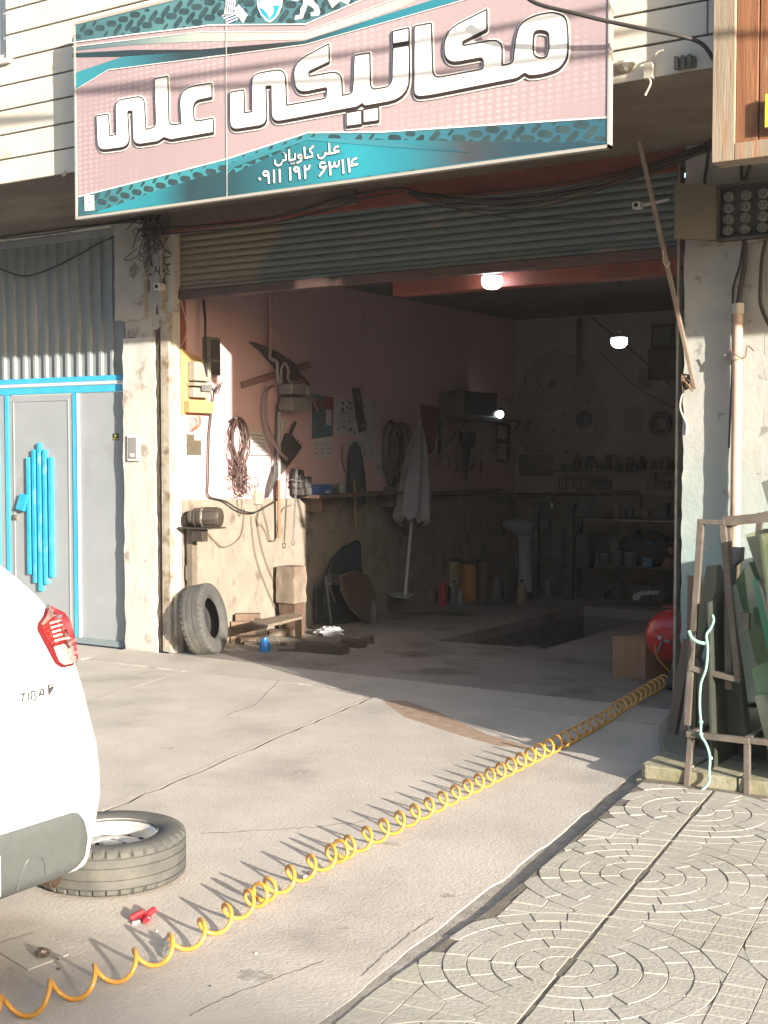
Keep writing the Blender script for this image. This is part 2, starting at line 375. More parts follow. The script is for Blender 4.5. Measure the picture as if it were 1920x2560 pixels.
# left pillar, in two lumps: clean render below, loose patch above
lpz = MB(); lpz.box(-7.50, -7.17, 0, .30, 0, 2.50); lpz.box(-7.47, -7.10, .02, .30, 2.5, 3.50)
def rough_box(mb, x0, x1, y0, y1, z0, z1, nx, nz, amp, edge):
    # front sheet with uneven edges and face, closed to the back
    vs = []; 
    for i in range(nz + 1):
        for j in range(nx + 1):
            x = x0 + (x1 - x0) * j / nx; zz = z0 + (z1 - z0) * i / nz; y = y0 + rnd(-amp, amp)
            if j in (0, nx): x += rnd(-edge, edge); 
            if i in (0, nz) and z0 > .1: zz += rnd(-edge, edge)
            vs.append(V(x, y, zz))
    n = len(vs); vs += [V(p.x, y1, p.z) for p in vs]; fs = []
    id_ = lambda i, j: i * (nx + 1) + j
    for i in range(nz):
        for j in range(nx): fs.append((id_(i, j), id_(i, j + 1), id_(i + 1, j + 1), id_(i + 1, j)))
    ring = [id_(0, j) for j in range(nx + 1)] + [id_(i, nx) for i in range(1, nz + 1)] + [id_(nz, j) for j in range(nx - 1, -1, -1)] + [id_(i, 0) for i in range(nz - 1, 0, -1)]
    for a_, b_ in zip(ring, ring[1:] + ring[:1]): fs.append((a_, n + a_, n + b_, b_))
    mb.add(vs, fs)
lp_ = MB(); rough_box(lp_, -7.515, -7.175, -.012, .3, 0, 2.54, 7, 34, .004, .008)
lp_.build('plaster_pillar', mPlas, bld, smooth=35)
lq = MB(); rough_box(lq, -7.575, -7.255, -.035, .3, 2.68, 3.46, 6, 14, .004, .010)
rough_box(lq, -7.49, -7.20, -.010, .3, 2.54, 2.70, 4, 3, .004, .012)
rough_box(lq, -7.25, -7.11, .0, .3, 2.60, 3.47, 3, 14, .012, .02)
lq.build('loose_plaster', mPlasG, bld, smooth=35)
# right wall with jamb
rw = MB(); rough_box(rw, -2.80, -2.30, 0, .32, 0, 3.5, 10, 60, .003, .006); rw.box(-2.301, 4, 0.001, .30, 0, 3.5)
rw.build('plaster_wall', mRW, bld, smooth=35)
# workshop shell
sh_ = MB(); sh_.box(-7.18, -7.0, .30, 6.1, 0, 1.20); 
dd = MB(); dd.prism([V(-6.985, .10, 0.012), V(-6.985, 6.0, 0.012), V(-6.985, 6.0, 1.12), V(-6.985, .10, 1.235)], (-.1, 0, 0))
dd.build('dado', mDado, bld)
lw = MB(); lw.box(-7.14, -7.0, .06, 6.1, .5, 3.5); lw.build('side_wall', mPink, bld)
MB().box(-7.2, -2.2, 5.97, 6.1, 0, 3.5).build('back_wall', mBackW, bld)
MB().box(-6.98, -2.35, 5.945, 5.97, 0.012, 1.14).build('tiled_dado', mBackL, bld)
MB().box(-2.40, -2.3, .32, 6.1, 0, 3.5).build('side_wall', mBackW, bld)
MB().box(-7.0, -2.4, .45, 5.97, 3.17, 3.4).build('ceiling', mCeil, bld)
ob = MB(); ob.box(-5.12, -2.45, .30, .44, 2.765, 3.2); ob.box(-7.10, -2.84, .045, .075, 3.36, 3.50)
ob.box(-7.02, -6.985, .101, .16, 2.15, 2.83)
ob.build('lintel_beam', mOrange, bld, bevel=.005)
MB().box(-7.1, -5.25, -.02, .045, 3.395, 3.52).build('head_render', mSoff, bld, bevel=.01)
MB().box(-7.09, -6.995, .03, .0985, .0, 3.35).build('door_jamb', mPlas, bld)
# bare plaster patch on the back wall
pp = []
for i in range(90):
    a_ = 2 * math.pi * i / 90; u = 1400 + math.cos(a_) * 118 * (1 + .05 * math.sin(5 * a_)); v = 1035 + math.sin(a_) * 135 - 25 * math.exp(-((a_ - 4.6) ** 2) * 2); pp.append(on(u, v, y=5.965) + V(rnd(-.03, .03), 0, rnd(-.03, .03)))
MB().prism(pp, (0, .003, 0)).build('plaster_patch', mPatch, bld)

# unseen building over the street, added to block low sky light
opp = thing('building', 'unseen plain rendered building added across the street to block low sky light', 'building', (0, -20, 0))
MB().box(-45, 40, -30, -19, -.3, 8.5).build('wall', M('far_render', (.30, .28, .25), (.24, .22, .20), s=1, rough=.9), opp)
for i in range(14):
    for z_ in (1.0, 4.6):
        q = MB(); x_ = -40 + i * 5.6; q.box(x_, x_ + 1.8, -18.98, -18.9, z_, z_ + 1.7); wn = q.build('window', MATS['window_frame_grey'], opp)
        MB().box(x_ + .1, x_ + 1.7, -18.898, -18.88, z_ + .1, z_ + 1.6).build('pane', MATS['window_pane'], wn, loc=Vector(opp['_o']))
# ---------------------------------------------------------------- shop sign
SY = -1.25
def S(u, v, off=0.0):
    p = on(u, v, y=SY); return V(p.x, SY - off, p.z)
def rounded(pts, seg=5):
    out = []; n = len(pts)
    for i in range(n):
        p = Vector(pts[i][:2]); a = Vector(pts[i - 1][:2]); b = Vector(pts[(i + 1) % n][:2]); r = pts[i][2] if len(pts[i]) > 2 else 0
        if r <= 0: out.append(p); continue
        d0 = (a - p); d1 = (b - p); k = min(r, d0.length * .48, d1.length * .48)
        s0 = p + d0.normalized() * k; s1 = p + d1.normalized() * k
        for t in range(seg + 1):
            t /= seg; out.append(s0 * (1 - t) ** 2 + p * (2 * t * (1 - t)) + s1 * t * t)
    return out
def crop(ox, oy, s): return lambda pts: [(ox + q[0] * s, oy + q[1] * s) + ((q[2] * s,) if len(q) > 2 else ()) for q in pts]
def filled(name, outlines, off, thick, mat, parent):       # outlines: lists of 3D points on a y-plane; first may hold holes
    cu = bpy.data.curves.new(name, 'CURVE'); cu.dimensions = '2D'; cu.fill_mode = 'BOTH'; cu.extrude = thick / 2
    for o in outlines:
        sp = cu.splines.new('POLY'); sp.points.add(len(o) - 1)
        for i, p in enumerate(o): sp.points[i].co = (p.x, p.z, 0, 1)
        sp.use_cyclic_u = True
    t = bpy.data.objects.new('t', cu); COL.objects.link(t); bpy.context.view_layer.update()
    me = bpy.data.meshes.new_from_object(t.evaluated_get(bpy.context.evaluated_depsgraph_get())); bpy.data.objects.remove(t)
    lo = Vector(parent['_o']); y = outlines[0][0].y
    for v in me.vertices: x, zz, h = v.co; v.co = (x - lo.x, y - off + h - lo.y, zz - lo.z)
    me.name = name; me.materials.clear(); me.materials.append(mat)
    for p_ in me.polygons: p_.material_index = 0
    o = bpy.data.objects.new(name, me); COL.objects.link(o); o.parent = parent; return o
def flat_tubes(paths, r, off, k=.12, closed=True, n=8, y0=SY):
    mb = MB()
    for P in paths: mb.tube(P, r, n=n, closed=closed)
    for v in mb.v: v.y = y0 - off + (v.y - y0) * k
    return mb
def gradmat(name, stops, axis=0, rough=.45, dots=False, tread=None):
    m = M(name, stops[0][1], rough=rough, bump=.05, bs=12); N = m.node_tree.nodes; L = m.node_tree.links; b = N['Principled BSDF']
    tc = N.new('ShaderNodeTexCoord'); sx = N.new('ShaderNodeSeparateXYZ'); L.new(tc.outputs['Object'], sx.inputs[0])
    lo, hi = stops[0][0], stops[-1][0]
    r = N.new('ShaderNodeMapRange'); r.inputs[1].default_value = lo; r.inputs[2].default_value = hi; L.new(sx.outputs[axis], r.inputs[0])
    cr = N.new('ShaderNodeValToRGB'); el = cr.color_ramp.elements
    while len(el) < len(stops): el.new(.5)
    for e_, (x, c) in zip(el, stops): e_.position = (x - lo) / (hi - lo); e_.color = c4(tuple(k_ * ((.72, .72, .72) if c[0] > c[2] * .98 else (.55, .50, .58))[n_] for n_, k_ in enumerate(c)))
    L.new(r.outputs[0], cr.inputs[0]); col = cr.outputs[0]
    if dots:
        mp = N.new('ShaderNodeMapping'); mp.inputs['Scale'].default_value = (1, 0, 1.6); L.new(tc.outputs['Object'], mp.inputs[0])
        vo = N.new('ShaderNodeTexVoronoi'); vo.inputs['Scale'].default_value = 19; vo.inputs['Randomness'].default_value = .15; L.new(mp.outputs[0], vo.inputs[0])
        r2 = N.new('ShaderNodeMapRange'); r2.inputs[1].default_value = .42; r2.inputs[2].default_value = .22; L.new(vo.outputs[0], r2.inputs[0])
        no = N.new('ShaderNodeTexNoise'); no.inputs['Scale'].default_value = 1.3; L.new(tc.outputs['Object'], no.inputs[0])
        r3 = N.new('ShaderNodeMapRange'); r3.inputs[1].default_value = .45; r3.inputs[2].default_value = .62; r3.inputs[4].default_value = .20; L.new(no.outputs[0], r3.inputs[0])
        mu = N.new('ShaderNodeMath'); mu.operation = 'MULTIPLY'; L.new(r2.outputs[0], mu.inputs[0]); L.new(r3.outputs[0], mu.inputs[1])
        mx = N.new('ShaderNodeMix'); mx.data_type = 'RGBA'; mx.inputs[7].default_value = c4((.85, .70, .66)); L.new(col, mx.inputs[6]); L.new(mu.outputs[0], mx.inputs[0]); col = mx.outputs[2]
    if tread:
        mp = N.new('ShaderNodeMapping'); mp.inputs['Scale'].default_value = (1, 0, 1.75); mp.inputs['Rotation'].default_value = (0, math.radians(28), 0); L.new(tc.outputs['Object'], mp.inputs[0])
        vo = N.new('ShaderNodeTexVoronoi'); vo.feature = 'DISTANCE_TO_EDGE'; vo.inputs['Scale'].default_value = 10.5; vo.inputs['Randomness'].default_value = .75; L.new(mp.outputs[0], vo.inputs[0])
        r2 = N.new('ShaderNodeMapRange'); r2.inputs[1].default_value = .17; r2.inputs[2].default_value = .05; L.new(vo.outputs[0], r2.inputs[0])
        mx = N.new('ShaderNodeMix'); mx.data_type = 'RGBA'; mx.inputs[6].default_value = c4(tread); L.new(col, mx.inputs[7]); L.new(r2.outputs[0], mx.inputs[0]); col = mx.outputs[2]
    L.new(col, b.inputs['Base Color']); return m
sx0, sx1, sz0, sz1 = -6.735, -2.785, 3.256, 4.57
sign = thing('shop_sign', 'wide pink and teal shop sign with big white lettering hung on the stone facade', 'sign', (-4.76, SY + .1, sz0))
ox = -4.76
mSP = gradmat('sign_pink', [(-2, (.46, .335, .35)), (0, (.56, .42, .43)), (2, (.50, .38, .395))], dots=True)
MB().box(sx0, sx1, SY, SY + .035, sz0, sz1).build('sign_panel', mSP, sign)
mEdge = M('sign_frame_metal', (.36, .34, .30), rough=.5, bump=0)
fr = MB(); fr.box(sx0 - .004, sx1 + .012, SY - .006, SY + .04, sz0 - .018, sz0 - .0005); fr.box(sx1 + .0005, sx1 + .012, SY - .006, SY + .04, sz0 - .018, sz1)
fr.box(sx0 - .016, sx0 - .0005, SY - .006, SY + .04, sz0 - .018, sz1); fr.box(sx0 - .016, sx1 + .024, SY - .006, SY + .04, sz1 + .0005, sz1 + .02)
for x in (-6.3, -4.8, -3.2): fr.box(x, x + .03, SY + .036, YC + .01, sz0 + .5, sz0 + .53); fr.box(x, x + .03, SY + .036, YC + .01, sz0 + 1, sz0 + 1.03)
fr.build('sign_frame', mEdge, sign)
def X(u, v): return S(u, v).x - ox
tread1 = gradmat('sign_tread', [(-2, (.10, .26, .25)), (-1.2, (.16, .42, .38)), (-.4, (.14, .36, .34)), (2, (.12, .30, .30))])
tread2 = gradmat('sign_tread_low', [(-2, (.06, .17, .18)), (-1.3, (.10, .55, .52)), (-.6, (.08, .48, .50)), (.6, (.08, .45, .47)), (1.2, (.07, .24, .28)), (2, (.05, .20, .24))])
def poly(pts): return [S(*p) if not isinstance(p, Vector) else p for p in pts]
T = lambda x: V(x, SY, sz1 - .002)
TOPB = [poly([(179, 106), (330, 86), (500, 66), (523, 62), (765, 60), (904, 0), (960, -28)]) + [T(-4.2), T(sx0 + .002)]]; filled('top_band', TOPB, .0015, .001, tread1, sign)
whl = M('sign_white_print', (.80, .78, .73), rough=.5, bump=0)
def strip(pts, w):                       # a flat printed line, w in metres
    mb = MB(); P = poly(pts)
    for a, b in zip(P, P[1:]): mb.bar(a, b, w, .0008, up=(0, 1, 0))
    return mb
cream = gradmat('sign_cream', [(-2, (.13, .27, .25)), (-1.4, (.30, .46, .40)), (-.9, (.55, .62, .52)), (-.2, (.75, .73, .62)), (.5, (.72, .72, .62)), (1.2, (.45, .60, .54))])
filled('pale_band', [poly([(182, 121), (330, 98), (500, 82), (765, 82), (1000, -3), (1040, -20), (1080, -20), (1000, 21), (765, 99), (500, 104), (330, 112), (182, 127)])], .0016, .001, cream, sign)
dband = gradmat('sign_dark_band', [(-2, (.035, .10, .10)), (-.8, (.05, .055, .052)), (-.25, (.05, .052, .05)), (.1, (.05, .18, .18)), (.5, (.05, .38, .42)), (1.4, (.05, .42, .46))])
filled('dark_band', [poly([(182, 133), (330, 125), (500, 124), (762, 102), (960, 38), (1120, -12), (1190, -12), (1000, 45), (762, 111), (500, 146), (330, 141), (182, 143)])], .0025, .001, dband, sign)
teal = gradmat('sign_teal_wedge', [(-2, (.06, .48, .50)), (-1.5, (.07, .38, .40)), (-1.0, (.05, .10, .10)), (0, (.05, .07, .07))])
filled('teal_wedge', [poly([(184, 184), (307, 142), (420, 134), (560, 122), (560, 137), (272, 174), (186, 226)])], .0035, .001, teal, sign)
BOTB = [poly([(197, 493), (567, 399), (770, 333), (960, 331), (1518, 295)]) + [V(sx1 - .002, SY, sz0 + .002), V(sx0 + .002, SY, sz0 + .002)]]; filled('bottom_band', BOTB, .0015, .001, tread2, sign)
def pin(P, x, z):
    c = False; n = len(P)
    for i in range(n):
        a, b = P[i], P[(i + 1) % n]
        if (a.z > z) != (b.z > z) and x < (b.x - a.x) * (z - a.z) / (b.z - a.z) + a.x: c = not c
    return c
def blobs(name, P, mat, off, seed):
    random.seed(seed); q = MB(); sl = .20; xx = sx0 + .02; k = 0
    while xx < sx1:
        for r_ in range(-22, 22):
            zc_ = 3.9 + r_ * .049 + (xx - sx0) * .095 + (k % 2) * .0; cx_ = xx + (r_ % 2) * .055
            if not pin(P, cx_, zc_): continue
            ang = math.radians(38 if r_ % 2 else -12)
            for sc in (1, .75, .5, .3):
                pts = []
                for i in range(16):
                    a = 2 * math.pi * i / 16; ex = abs(math.cos(a)) ** .6 * math.copysign(1, math.cos(a)) * .047; ez = abs(math.sin(a)) ** .8 * math.copysign(1, math.sin(a)) * .0205
                    pts.append((cx_ + sc * (ex * math.cos(ang) - ez * math.sin(ang)), zc_ + sc * (ex * math.sin(ang) + ez * math.cos(ang))))
                if all(pin(P, *p) for p in pts): break
            else: continue
            q.prism([V(x_, SY - off, z_) for x_, z_ in pts], (0, .0006, 0))
        xx += .108; k += 1
    q.build(name, mat, sign)
mBlob = M('tread_blob', (.022, .045, .052), (.045, .085, .09), s=9, rough=.5, bump=0)
blobs('tread_print', TOPB[0], mBlob, .0031, 1); blobs('tread_print', BOTB[0], mBlob, .0021, 2)
low = gradmat('sign_low_gradient', [(-2, (.05, .60, .62)), (-1.25, (.05, .42, .44)), (-.95, (.045, .11, .115)), (-.55, (.045, .15, .155)), (-.1, (.05, .34, .36)), (.35, (.05, .58, .62)), (.75, (.05, .40, .44)), (1.12, (.11, .13, .12)), (1.4, (.05, .13, .15)), (2, (.04, .12, .14))])
filled('low_gradient', [poly([(371, 519), (455, 480), (567, 442), (770, 349), (960, 350), (1516, 358)]) + [V(sx1 - .004, SY, sz0 + .004), S(371, 519)][:1] + poly([(1400, 373), (800, 456)])], .0025, .001, low, sign)
filled('teal_blade', [poly([(229, 535), (407, 472), (495, 445), (567, 426), (567, 444), (455, 482), (371, 518), (300, 527)])], .0035, .001, low, sign)
sl1 = gradmat('sign_teal_line', [(-1, (.06, .30, .31)), (.2, (.09, .52, .54)), (.7, (.08, .40, .43)), (1, (.06, .2, .22))])
filled('teal_line', [poly([(567, 412), (768, 343), (960, 352), (1130, 372), (1180, 382), (950, 366), (768, 350), (567, 426)])], .0045, .001, sl1, sign)
st2 = strip([(179, 107), (330, 87), (500, 67), (523, 63), (765, 61), (904, 1), (950, -20)], .007)
for a_, b_ in (([(197, 492), (567, 398), (770, 332), (960, 330), (1516, 294)], .008), ([(186, 227), (272, 175), (560, 138)], .004), ([(500, 147), (762, 112), (1000, 46), (1180, -5)], .004), ([(182, 117), (500, 80), (765, 80), (990, -2)], .004)):
    q = strip(a_, b_); st2.add(q.v, q.f)
for v in st2.v: v.y -= .0052
st2.build('printed_lines', whl, sign)
sm = MB().box(S(567, 200).x, S(567, 200).x + .005, SY - .0075, SY - .0068, sz0, sz1); sm.build('seam', M('seam_grey', (.55, .50, .48), rough=.5, bump=0), sign)

cA, cB, cC = crop(220, 170, .2411), crop(560, 90, .3014), crop(960, 0, .3617)
words = [
 cA([(98,500,8),(224,480,12),(238,706,4),(303,692,4),(296,342,75),(592,290,80),(614,640,4),(716,614,60),(700,114,10),(840,88,14),(852,600,70),(978,580,4),(955,215,170),(1295,160,12),(1298,308,10),(1105,345,75),(1110,562,60),(1310,522,12),(1312,672,8),(865,748,30),(800,722,15),(740,765,30),(480,805,90),(470,450,10),(424,452,10),(444,818,95),(112,862,90)]),
 cB([(58,470,8),(175,450,10),(180,640,4),(242,630,4),(238,322,75),(518,272,90),(528,578,4),(855,520,25),(865,430,25),(600,485,110),(580,225,120),(880,68,8),(882,218,10),(712,298,12),(716,338,8),(985,290,120),(990,495,4),(1075,482,60),(1090,165,10),(1218,143,10),(1225,450,50),(1400,420,70),(1410,100,6),(1545,78,8),(1548,520,190),(1175,585,20),(1155,562,12),(1115,592,20),(405,722,80),(400,418,8),(357,422,8),(365,738,70),(60,785,70)]),
 cC([(216,185,10),(335,162,12),(345,545,60),(692,480,20),(692,400,30),(420,450,110),(425,215,140),(718,68,8),(718,208,8),(548,292,12),(555,318,8),(825,268,120),(822,455,4),(900,440,50),(912,290,50),(945,165,60),(1050,108,60),(1180,86,70),(1265,120,70),(1280,250,60),(1275,400,60),(1220,480,70),(1100,520,50),(1010,528,20),(978,508,12),(930,545,30),(320,665,90),(214,675,120)]),
]
dots = [cC([(66,220,10),(180,195,10),(180,290,6),(68,308,6)]), cB([(1022,640,8),(1150,618,8),(1152,735,8),(1025,752,8)]), cB([(1162,615,8),(1292,592,8),(1292,705,8),(1164,722,8)])]
hole = cC([(1085,212,30),(1145,225,30),(1148,340,30),(1130,398,25),(1085,408,25),(1040,385,25),(1036,300,40),(1045,222,25)])
R3 = [[S(p[0], p[1]) for p in rounded(wd)] for wd in words + dots]; H3 = [S(p[0], p[1]) for p in rounded(hole)]
allp = R3 + [H3]; PX = .00237
mDk = M('letter_outline_brown', (.045, .030, .026), rough=.5, bump=0)
mWl = M('letter_white', (.86, .84, .80), rough=.5, bump=0)
flat_tubes(allp + [[p + V(0, 0, -.011) for p in q] for q in allp], .0125, .0062, k=.05).build('letter_halo', whl, sign)
dz = V(0, 0, -.0115)
filled('letter_shade', [[p + dz for p in q] for q in R3[:2]] + [[p + dz for p in R3[2]], [p + dz for p in H3]], .0086, .001, mDk, sign)
for q_ in R3[3:]: filled('dot_shade', [[p + dz for p in q_]], .0086, .001, mDk, sign)
sh2 = flat_tubes([[p + dz for p in q] for q in allp], .0045, .0088, k=.1); sh2.build('letter_shade', mDk, sign)
filled('lettering', R3[:1], .0105, .001, mWl, sign)
filled('lettering', R3[1:2], .0105, .001, mWl, sign)
filled('lettering', [R3[2], H3], .0105, .001, mWl, sign)
for q_ in R3[3:]: filled('letter_dot', [q_], .0105, .001, mWl, sign)
flat_tubes(allp, .0048, .0115, k=.15).build('letter_outline', mDk, sign)
# the two small lines of writing
c4b = crop(620, 340, .1929)
def circ(cx, cy, r, n=10): return [(cx + r * math.cos(2 * math.pi * i / n), cy + r * math.sin(2 * math.pi * i / n)) for i in range(n + 1)]
num = [[(160, 556), (168, 566)], circ(238, 488, 30), [(272, 480), (282, 610)], [(345, 455), (350, 600)], [(420, 445), (425, 592)],
  [(555, 425), (560, 568)], circ(636, 435, 28), [(668, 425), (680, 552)], [(745, 397), (752, 545)], [(746, 410), (765, 436), (798, 430), (810, 388)],
  [(1000, 352), (962, 346), (942, 372), (950, 405), (985, 415), (1024, 398)], [(1012, 412), (985, 460), (940, 516)],
  [(1065, 345), (1080, 500)], [(1070, 378), (1095, 406), (1122, 395), (1130, 350)], [(1130, 382), (1155, 402), (1182, 385), (1190, 335)], [(1237, 322), (1246, 480)],
  [(1310, 305), (1325, 465)], [(1322, 392), (1362, 382), (1425, 368)], [(1364, 378), (1352, 340), (1375, 308), (1415, 292)]]
nam = [[(1178, 140), (1138, 148), (1122, 180), (1150, 200), (1188, 198)], [(1190, 204), (1120, 222), (1066, 234)], [(1062, 105), (1068, 232)], [(1068, 234), (1030, 236), (1002, 214)], [(1002, 214), (1006, 262), (966, 294), (926, 286), (916, 248)],
  [(855, 138), (800, 190)], [(800, 190), (842, 225), (846, 266), (756, 288)], [(740, 155), (748, 286)], circ(682, 268, 22), [(706, 272), (698, 326), (650, 350)],
  [(620, 240), (622, 300), (552, 322)], [(543, 190), (547, 320)], [(574, 362), (577, 364)], [(606, 354), (609, 356)], [(498, 250), (502, 312), (446, 328)], [(476, 220), (479, 222)], [(446, 328), (442, 372), (396, 388), (364, 364), (360, 322)]]
def strokes(L_, r, off):
    P = []
    for s_ in L_: 
        q = [S(*c4b([p])[0]) for p in s_]; q[0] = q[0] + (q[0] - q[1]).normalized() * .001; P.append(q)
    mb = flat_tubes(P, r, off, k=.06, closed=False)
    for s_ in P:
        for q in (s_[0], s_[-1]):
            mb.lathe((q.x, SY - off, q.z), [(r, 0), (r * .98, .0004)], n=12, axis=(0, -1, 0))
    return mb
mh = strokes(num + nam, .0105, .0065); mh.build('small_lettering_shade', M('small_shade', (.02, .07, .08), rough=.5, bump=0), sign)
strokes(num[:5], .0072, .0085).build('phone_number', mWl, sign); strokes(num[5:10], .0072, .0085).build('phone_number', mWl, sign); strokes(num[10:], .0072, .0085).build('phone_number', mWl, sign); strokes(nam[:5], .0062, .0085).build('owner_name', mWl, sign); strokes(nam[5:], .0062, .0085).build('owner_surname', mWl, sign)
# emblems along the top edge
cE = crop(500, 0, .3014); ycE = lambda pts: [S(*p) for p in cE(pts)]
mBlu = M('emblem_blue', (.02, .33, .62), rough=.5, bump=0); mNavy = M('emblem_navy', (.03, .06, .16), rough=.5, bump=0); mCreamy = M('emblem_cream', (.74, .70, .52), rough=.5, bump=0)
shield = ycE([(478, -30), (476, 30), (484, 70), (510, 130), (545, 168), (578, 190), (618, 162), (655, 118), (680, 60), (690, 0), (690, -60), (580, -110), (480, -60)])
filled('shield_emblem', [shield], .003, .001, mWl, sign)
filled('shield_emblem', [ycE([(492, -30), (494, 66), (520, 120), (580, 172), (625, 140), (662, 60), (674, -50), (580, -95)])], .0042, .001, mBlu, sign)
filled('shield_emblem', [ycE([(500, 66), (498, 30), (520, -20), (560, -60), (640, -40), (662, 10), (655, 45), (625, 50), (604, 36), (618, 90), (604, 120), (580, 158), (560, 110), (530, 78)])], .0054, .001, mWl, sign)
filled('beast_emblem', [ycE([(788, 165), (792, 132), (832, 122), (838, 70), (862, 30), (850, -40), (950, -60), (945, 10), (985, 55), (1000, 105), (985, 132), (924, 134), (920, 108), (952, 98), (948, 72), (895, 38), (872, 95), (856, 152)])], .003, .001, mWl, sign)
filled('beast_emblem', [ycE([(760, 2), (800, 12), (840, -4), (840, -20), (760, -14)])], .003, .001, mWl, sign)
filled('diamond_emblem', [ycE([(1052, -20), (1100, 68), (1162, 10), (1232, 40), (1262, -30), (1180, -70)])], .003, .001, mCreamy, sign)
em = MB()
for (x0, y0), (x1, y1), w_, n_ in (((262, -10), (245, 110), 70, 5), ((300, 62), (372, 150), 60, 5), ((305, 125), (215, 160), 70, 4)):
    a = Vector((x0, y0)); b = Vector((x1, y1)); d = (b - a).normalized(); q = Vector((-d.y, d.x))
    for i in range(n_):
        o_ = q * (w_ * (i / (n_ - 1) - .5)); p0 = ycE([tuple(a + o_)])[0]; p1 = ycE([tuple(b + o_ + d * (6 * i))])[0]
        em.bar(p0, p1, .0085, .001, up=(0, 1, 0))
for v in em.v: v.y -= .0048
em.build('chevron_emblem', mWl, sign)
filled('chevron_emblem', [ycE([(232, -20), (305, -10), (300, 50), (345, 40), (395, 135), (335, 155), (312, 120), (300, 185), (210, 200), (215, 150), (240, 120)])], .003, .001, mNavy, sign)
# maker's label
cL = crop(160, 400, .2773); lab = [S(*p) for p in cL([(190, 324), (274, 318), (279, 452), (193, 460)])]
filled('maker_label', [lab], .005, .001, mWl, sign)
sc_ = []
for s_ in ([(205, 375), (215, 390), (240, 372), (262, 380)], [(232, 350), (250, 342)], [(222, 405), (224, 428)], [(258, 400), (260, 418)], [(205, 438), (265, 432)], [(238, 362), (225, 395)]): sc_.append([S(*p) for p in cL(s_)])
flat_tubes(sc_, .0022, .0068, k=.1, closed=False).build('maker_label_writing', mNavy, sign)

# ---------------------------------------------------------------- roller shutter
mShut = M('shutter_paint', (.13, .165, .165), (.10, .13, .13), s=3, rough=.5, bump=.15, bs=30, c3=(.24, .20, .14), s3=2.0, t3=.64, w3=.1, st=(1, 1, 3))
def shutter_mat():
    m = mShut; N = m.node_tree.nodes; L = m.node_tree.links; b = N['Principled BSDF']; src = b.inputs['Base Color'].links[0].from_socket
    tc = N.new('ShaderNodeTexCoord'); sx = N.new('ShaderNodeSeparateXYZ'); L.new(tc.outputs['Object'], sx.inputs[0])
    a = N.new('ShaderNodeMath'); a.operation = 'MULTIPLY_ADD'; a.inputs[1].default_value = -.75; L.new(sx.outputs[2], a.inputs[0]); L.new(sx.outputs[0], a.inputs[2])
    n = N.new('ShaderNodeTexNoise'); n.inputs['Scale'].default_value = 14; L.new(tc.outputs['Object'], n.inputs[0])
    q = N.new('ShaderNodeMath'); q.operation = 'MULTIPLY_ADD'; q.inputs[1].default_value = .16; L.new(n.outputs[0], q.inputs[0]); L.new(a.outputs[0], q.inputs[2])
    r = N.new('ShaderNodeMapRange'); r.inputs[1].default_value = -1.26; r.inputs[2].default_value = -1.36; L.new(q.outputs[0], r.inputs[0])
    mx = N.new('ShaderNodeMix'); mx.data_type = 'RGBA'; mx.inputs[7].default_value = c4((.22, .18, .125)); L.new(src, mx.inputs[6]); L.new(r.outputs[0], mx.inputs[0]); L.new(mx.outputs[2], b.inputs['Base Color'])  # tan mixed over the left end, with a slanted noisy edge
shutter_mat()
sh = thing('roller_shutter', 'raised corrugated roller shutter, tan at its left end', 'shutter', (-4.95, .12, 2.83))
mb = MB(); prof = []; zz = 2.925
nsl = 9; sp = .052
for i in range(nsl):
    for k in range(8):
        t = k / 8; prof.append((zz + (i + t) * sp, .115 - .014 * abs(math.sin(math.pi * t)) ** .7))
xs = [-7.10 + i * (4.24 / 24) for i in range(25)]
for x in xs:
    for z_, y_ in prof: mb.v.append(V(x, y_ + .003 * math.sin(x * 3), z_))
n = len(prof)
for i in range(24):
    for j in range(n - 1): mb.f.append((i * n + j, (i + 1) * n + j, (i + 1) * n + j + 1, i * n + j + 1))
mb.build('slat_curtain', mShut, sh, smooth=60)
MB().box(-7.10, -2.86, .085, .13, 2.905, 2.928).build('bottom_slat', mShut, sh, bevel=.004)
br = MB(); br.box(-7.10, -2.86, .075, .14, 2.835, 2.902); br.build('bottom_rail', M('rail_red_oxide', (.11, .065, .055), (.08, .05, .042), s=6, rough=.6, bump=.1), sh, bevel=.006)
mGal = M('rusty_rail', (.42, .38, .31), (.30, .25, .19), s=9, rough=.7, bump=.3, bs=40, c3=(.16, .11, .07), s3=7, t3=.58)
gd = MB(); gd.box(-7.105, -7.085, -.01, .10, 0.02, 3.42); gd.box(-7.085, -7.05, .08, .10, .02, 3.42); gd.box(-7.085, -7.02, -.012, -.006, .02, 2.72); gd.box(-7.035, -7.020, -.006, .08, .02, 2.72)
gd.build('guide_rail', mGal, sh)
MB().box(-2.86, -2.845, .03, .10, .02, 3.42).build('guide_rail', mGal, sh)
dg = MB(); rough_box(dg, -7.17, -7.115, .006, .12, .02, 3.1, 2, 40, .006, .006); dg.build('dark_gap', M('gap_brown', (.10, .075, .05), (.05, .038, .028), s=8, rough=1, bump=.4), sh)  # dark brown strip filling the gap beside the pillar
MB().box(-6.2, -6.18, .085, .115, 2.836, 2.96)
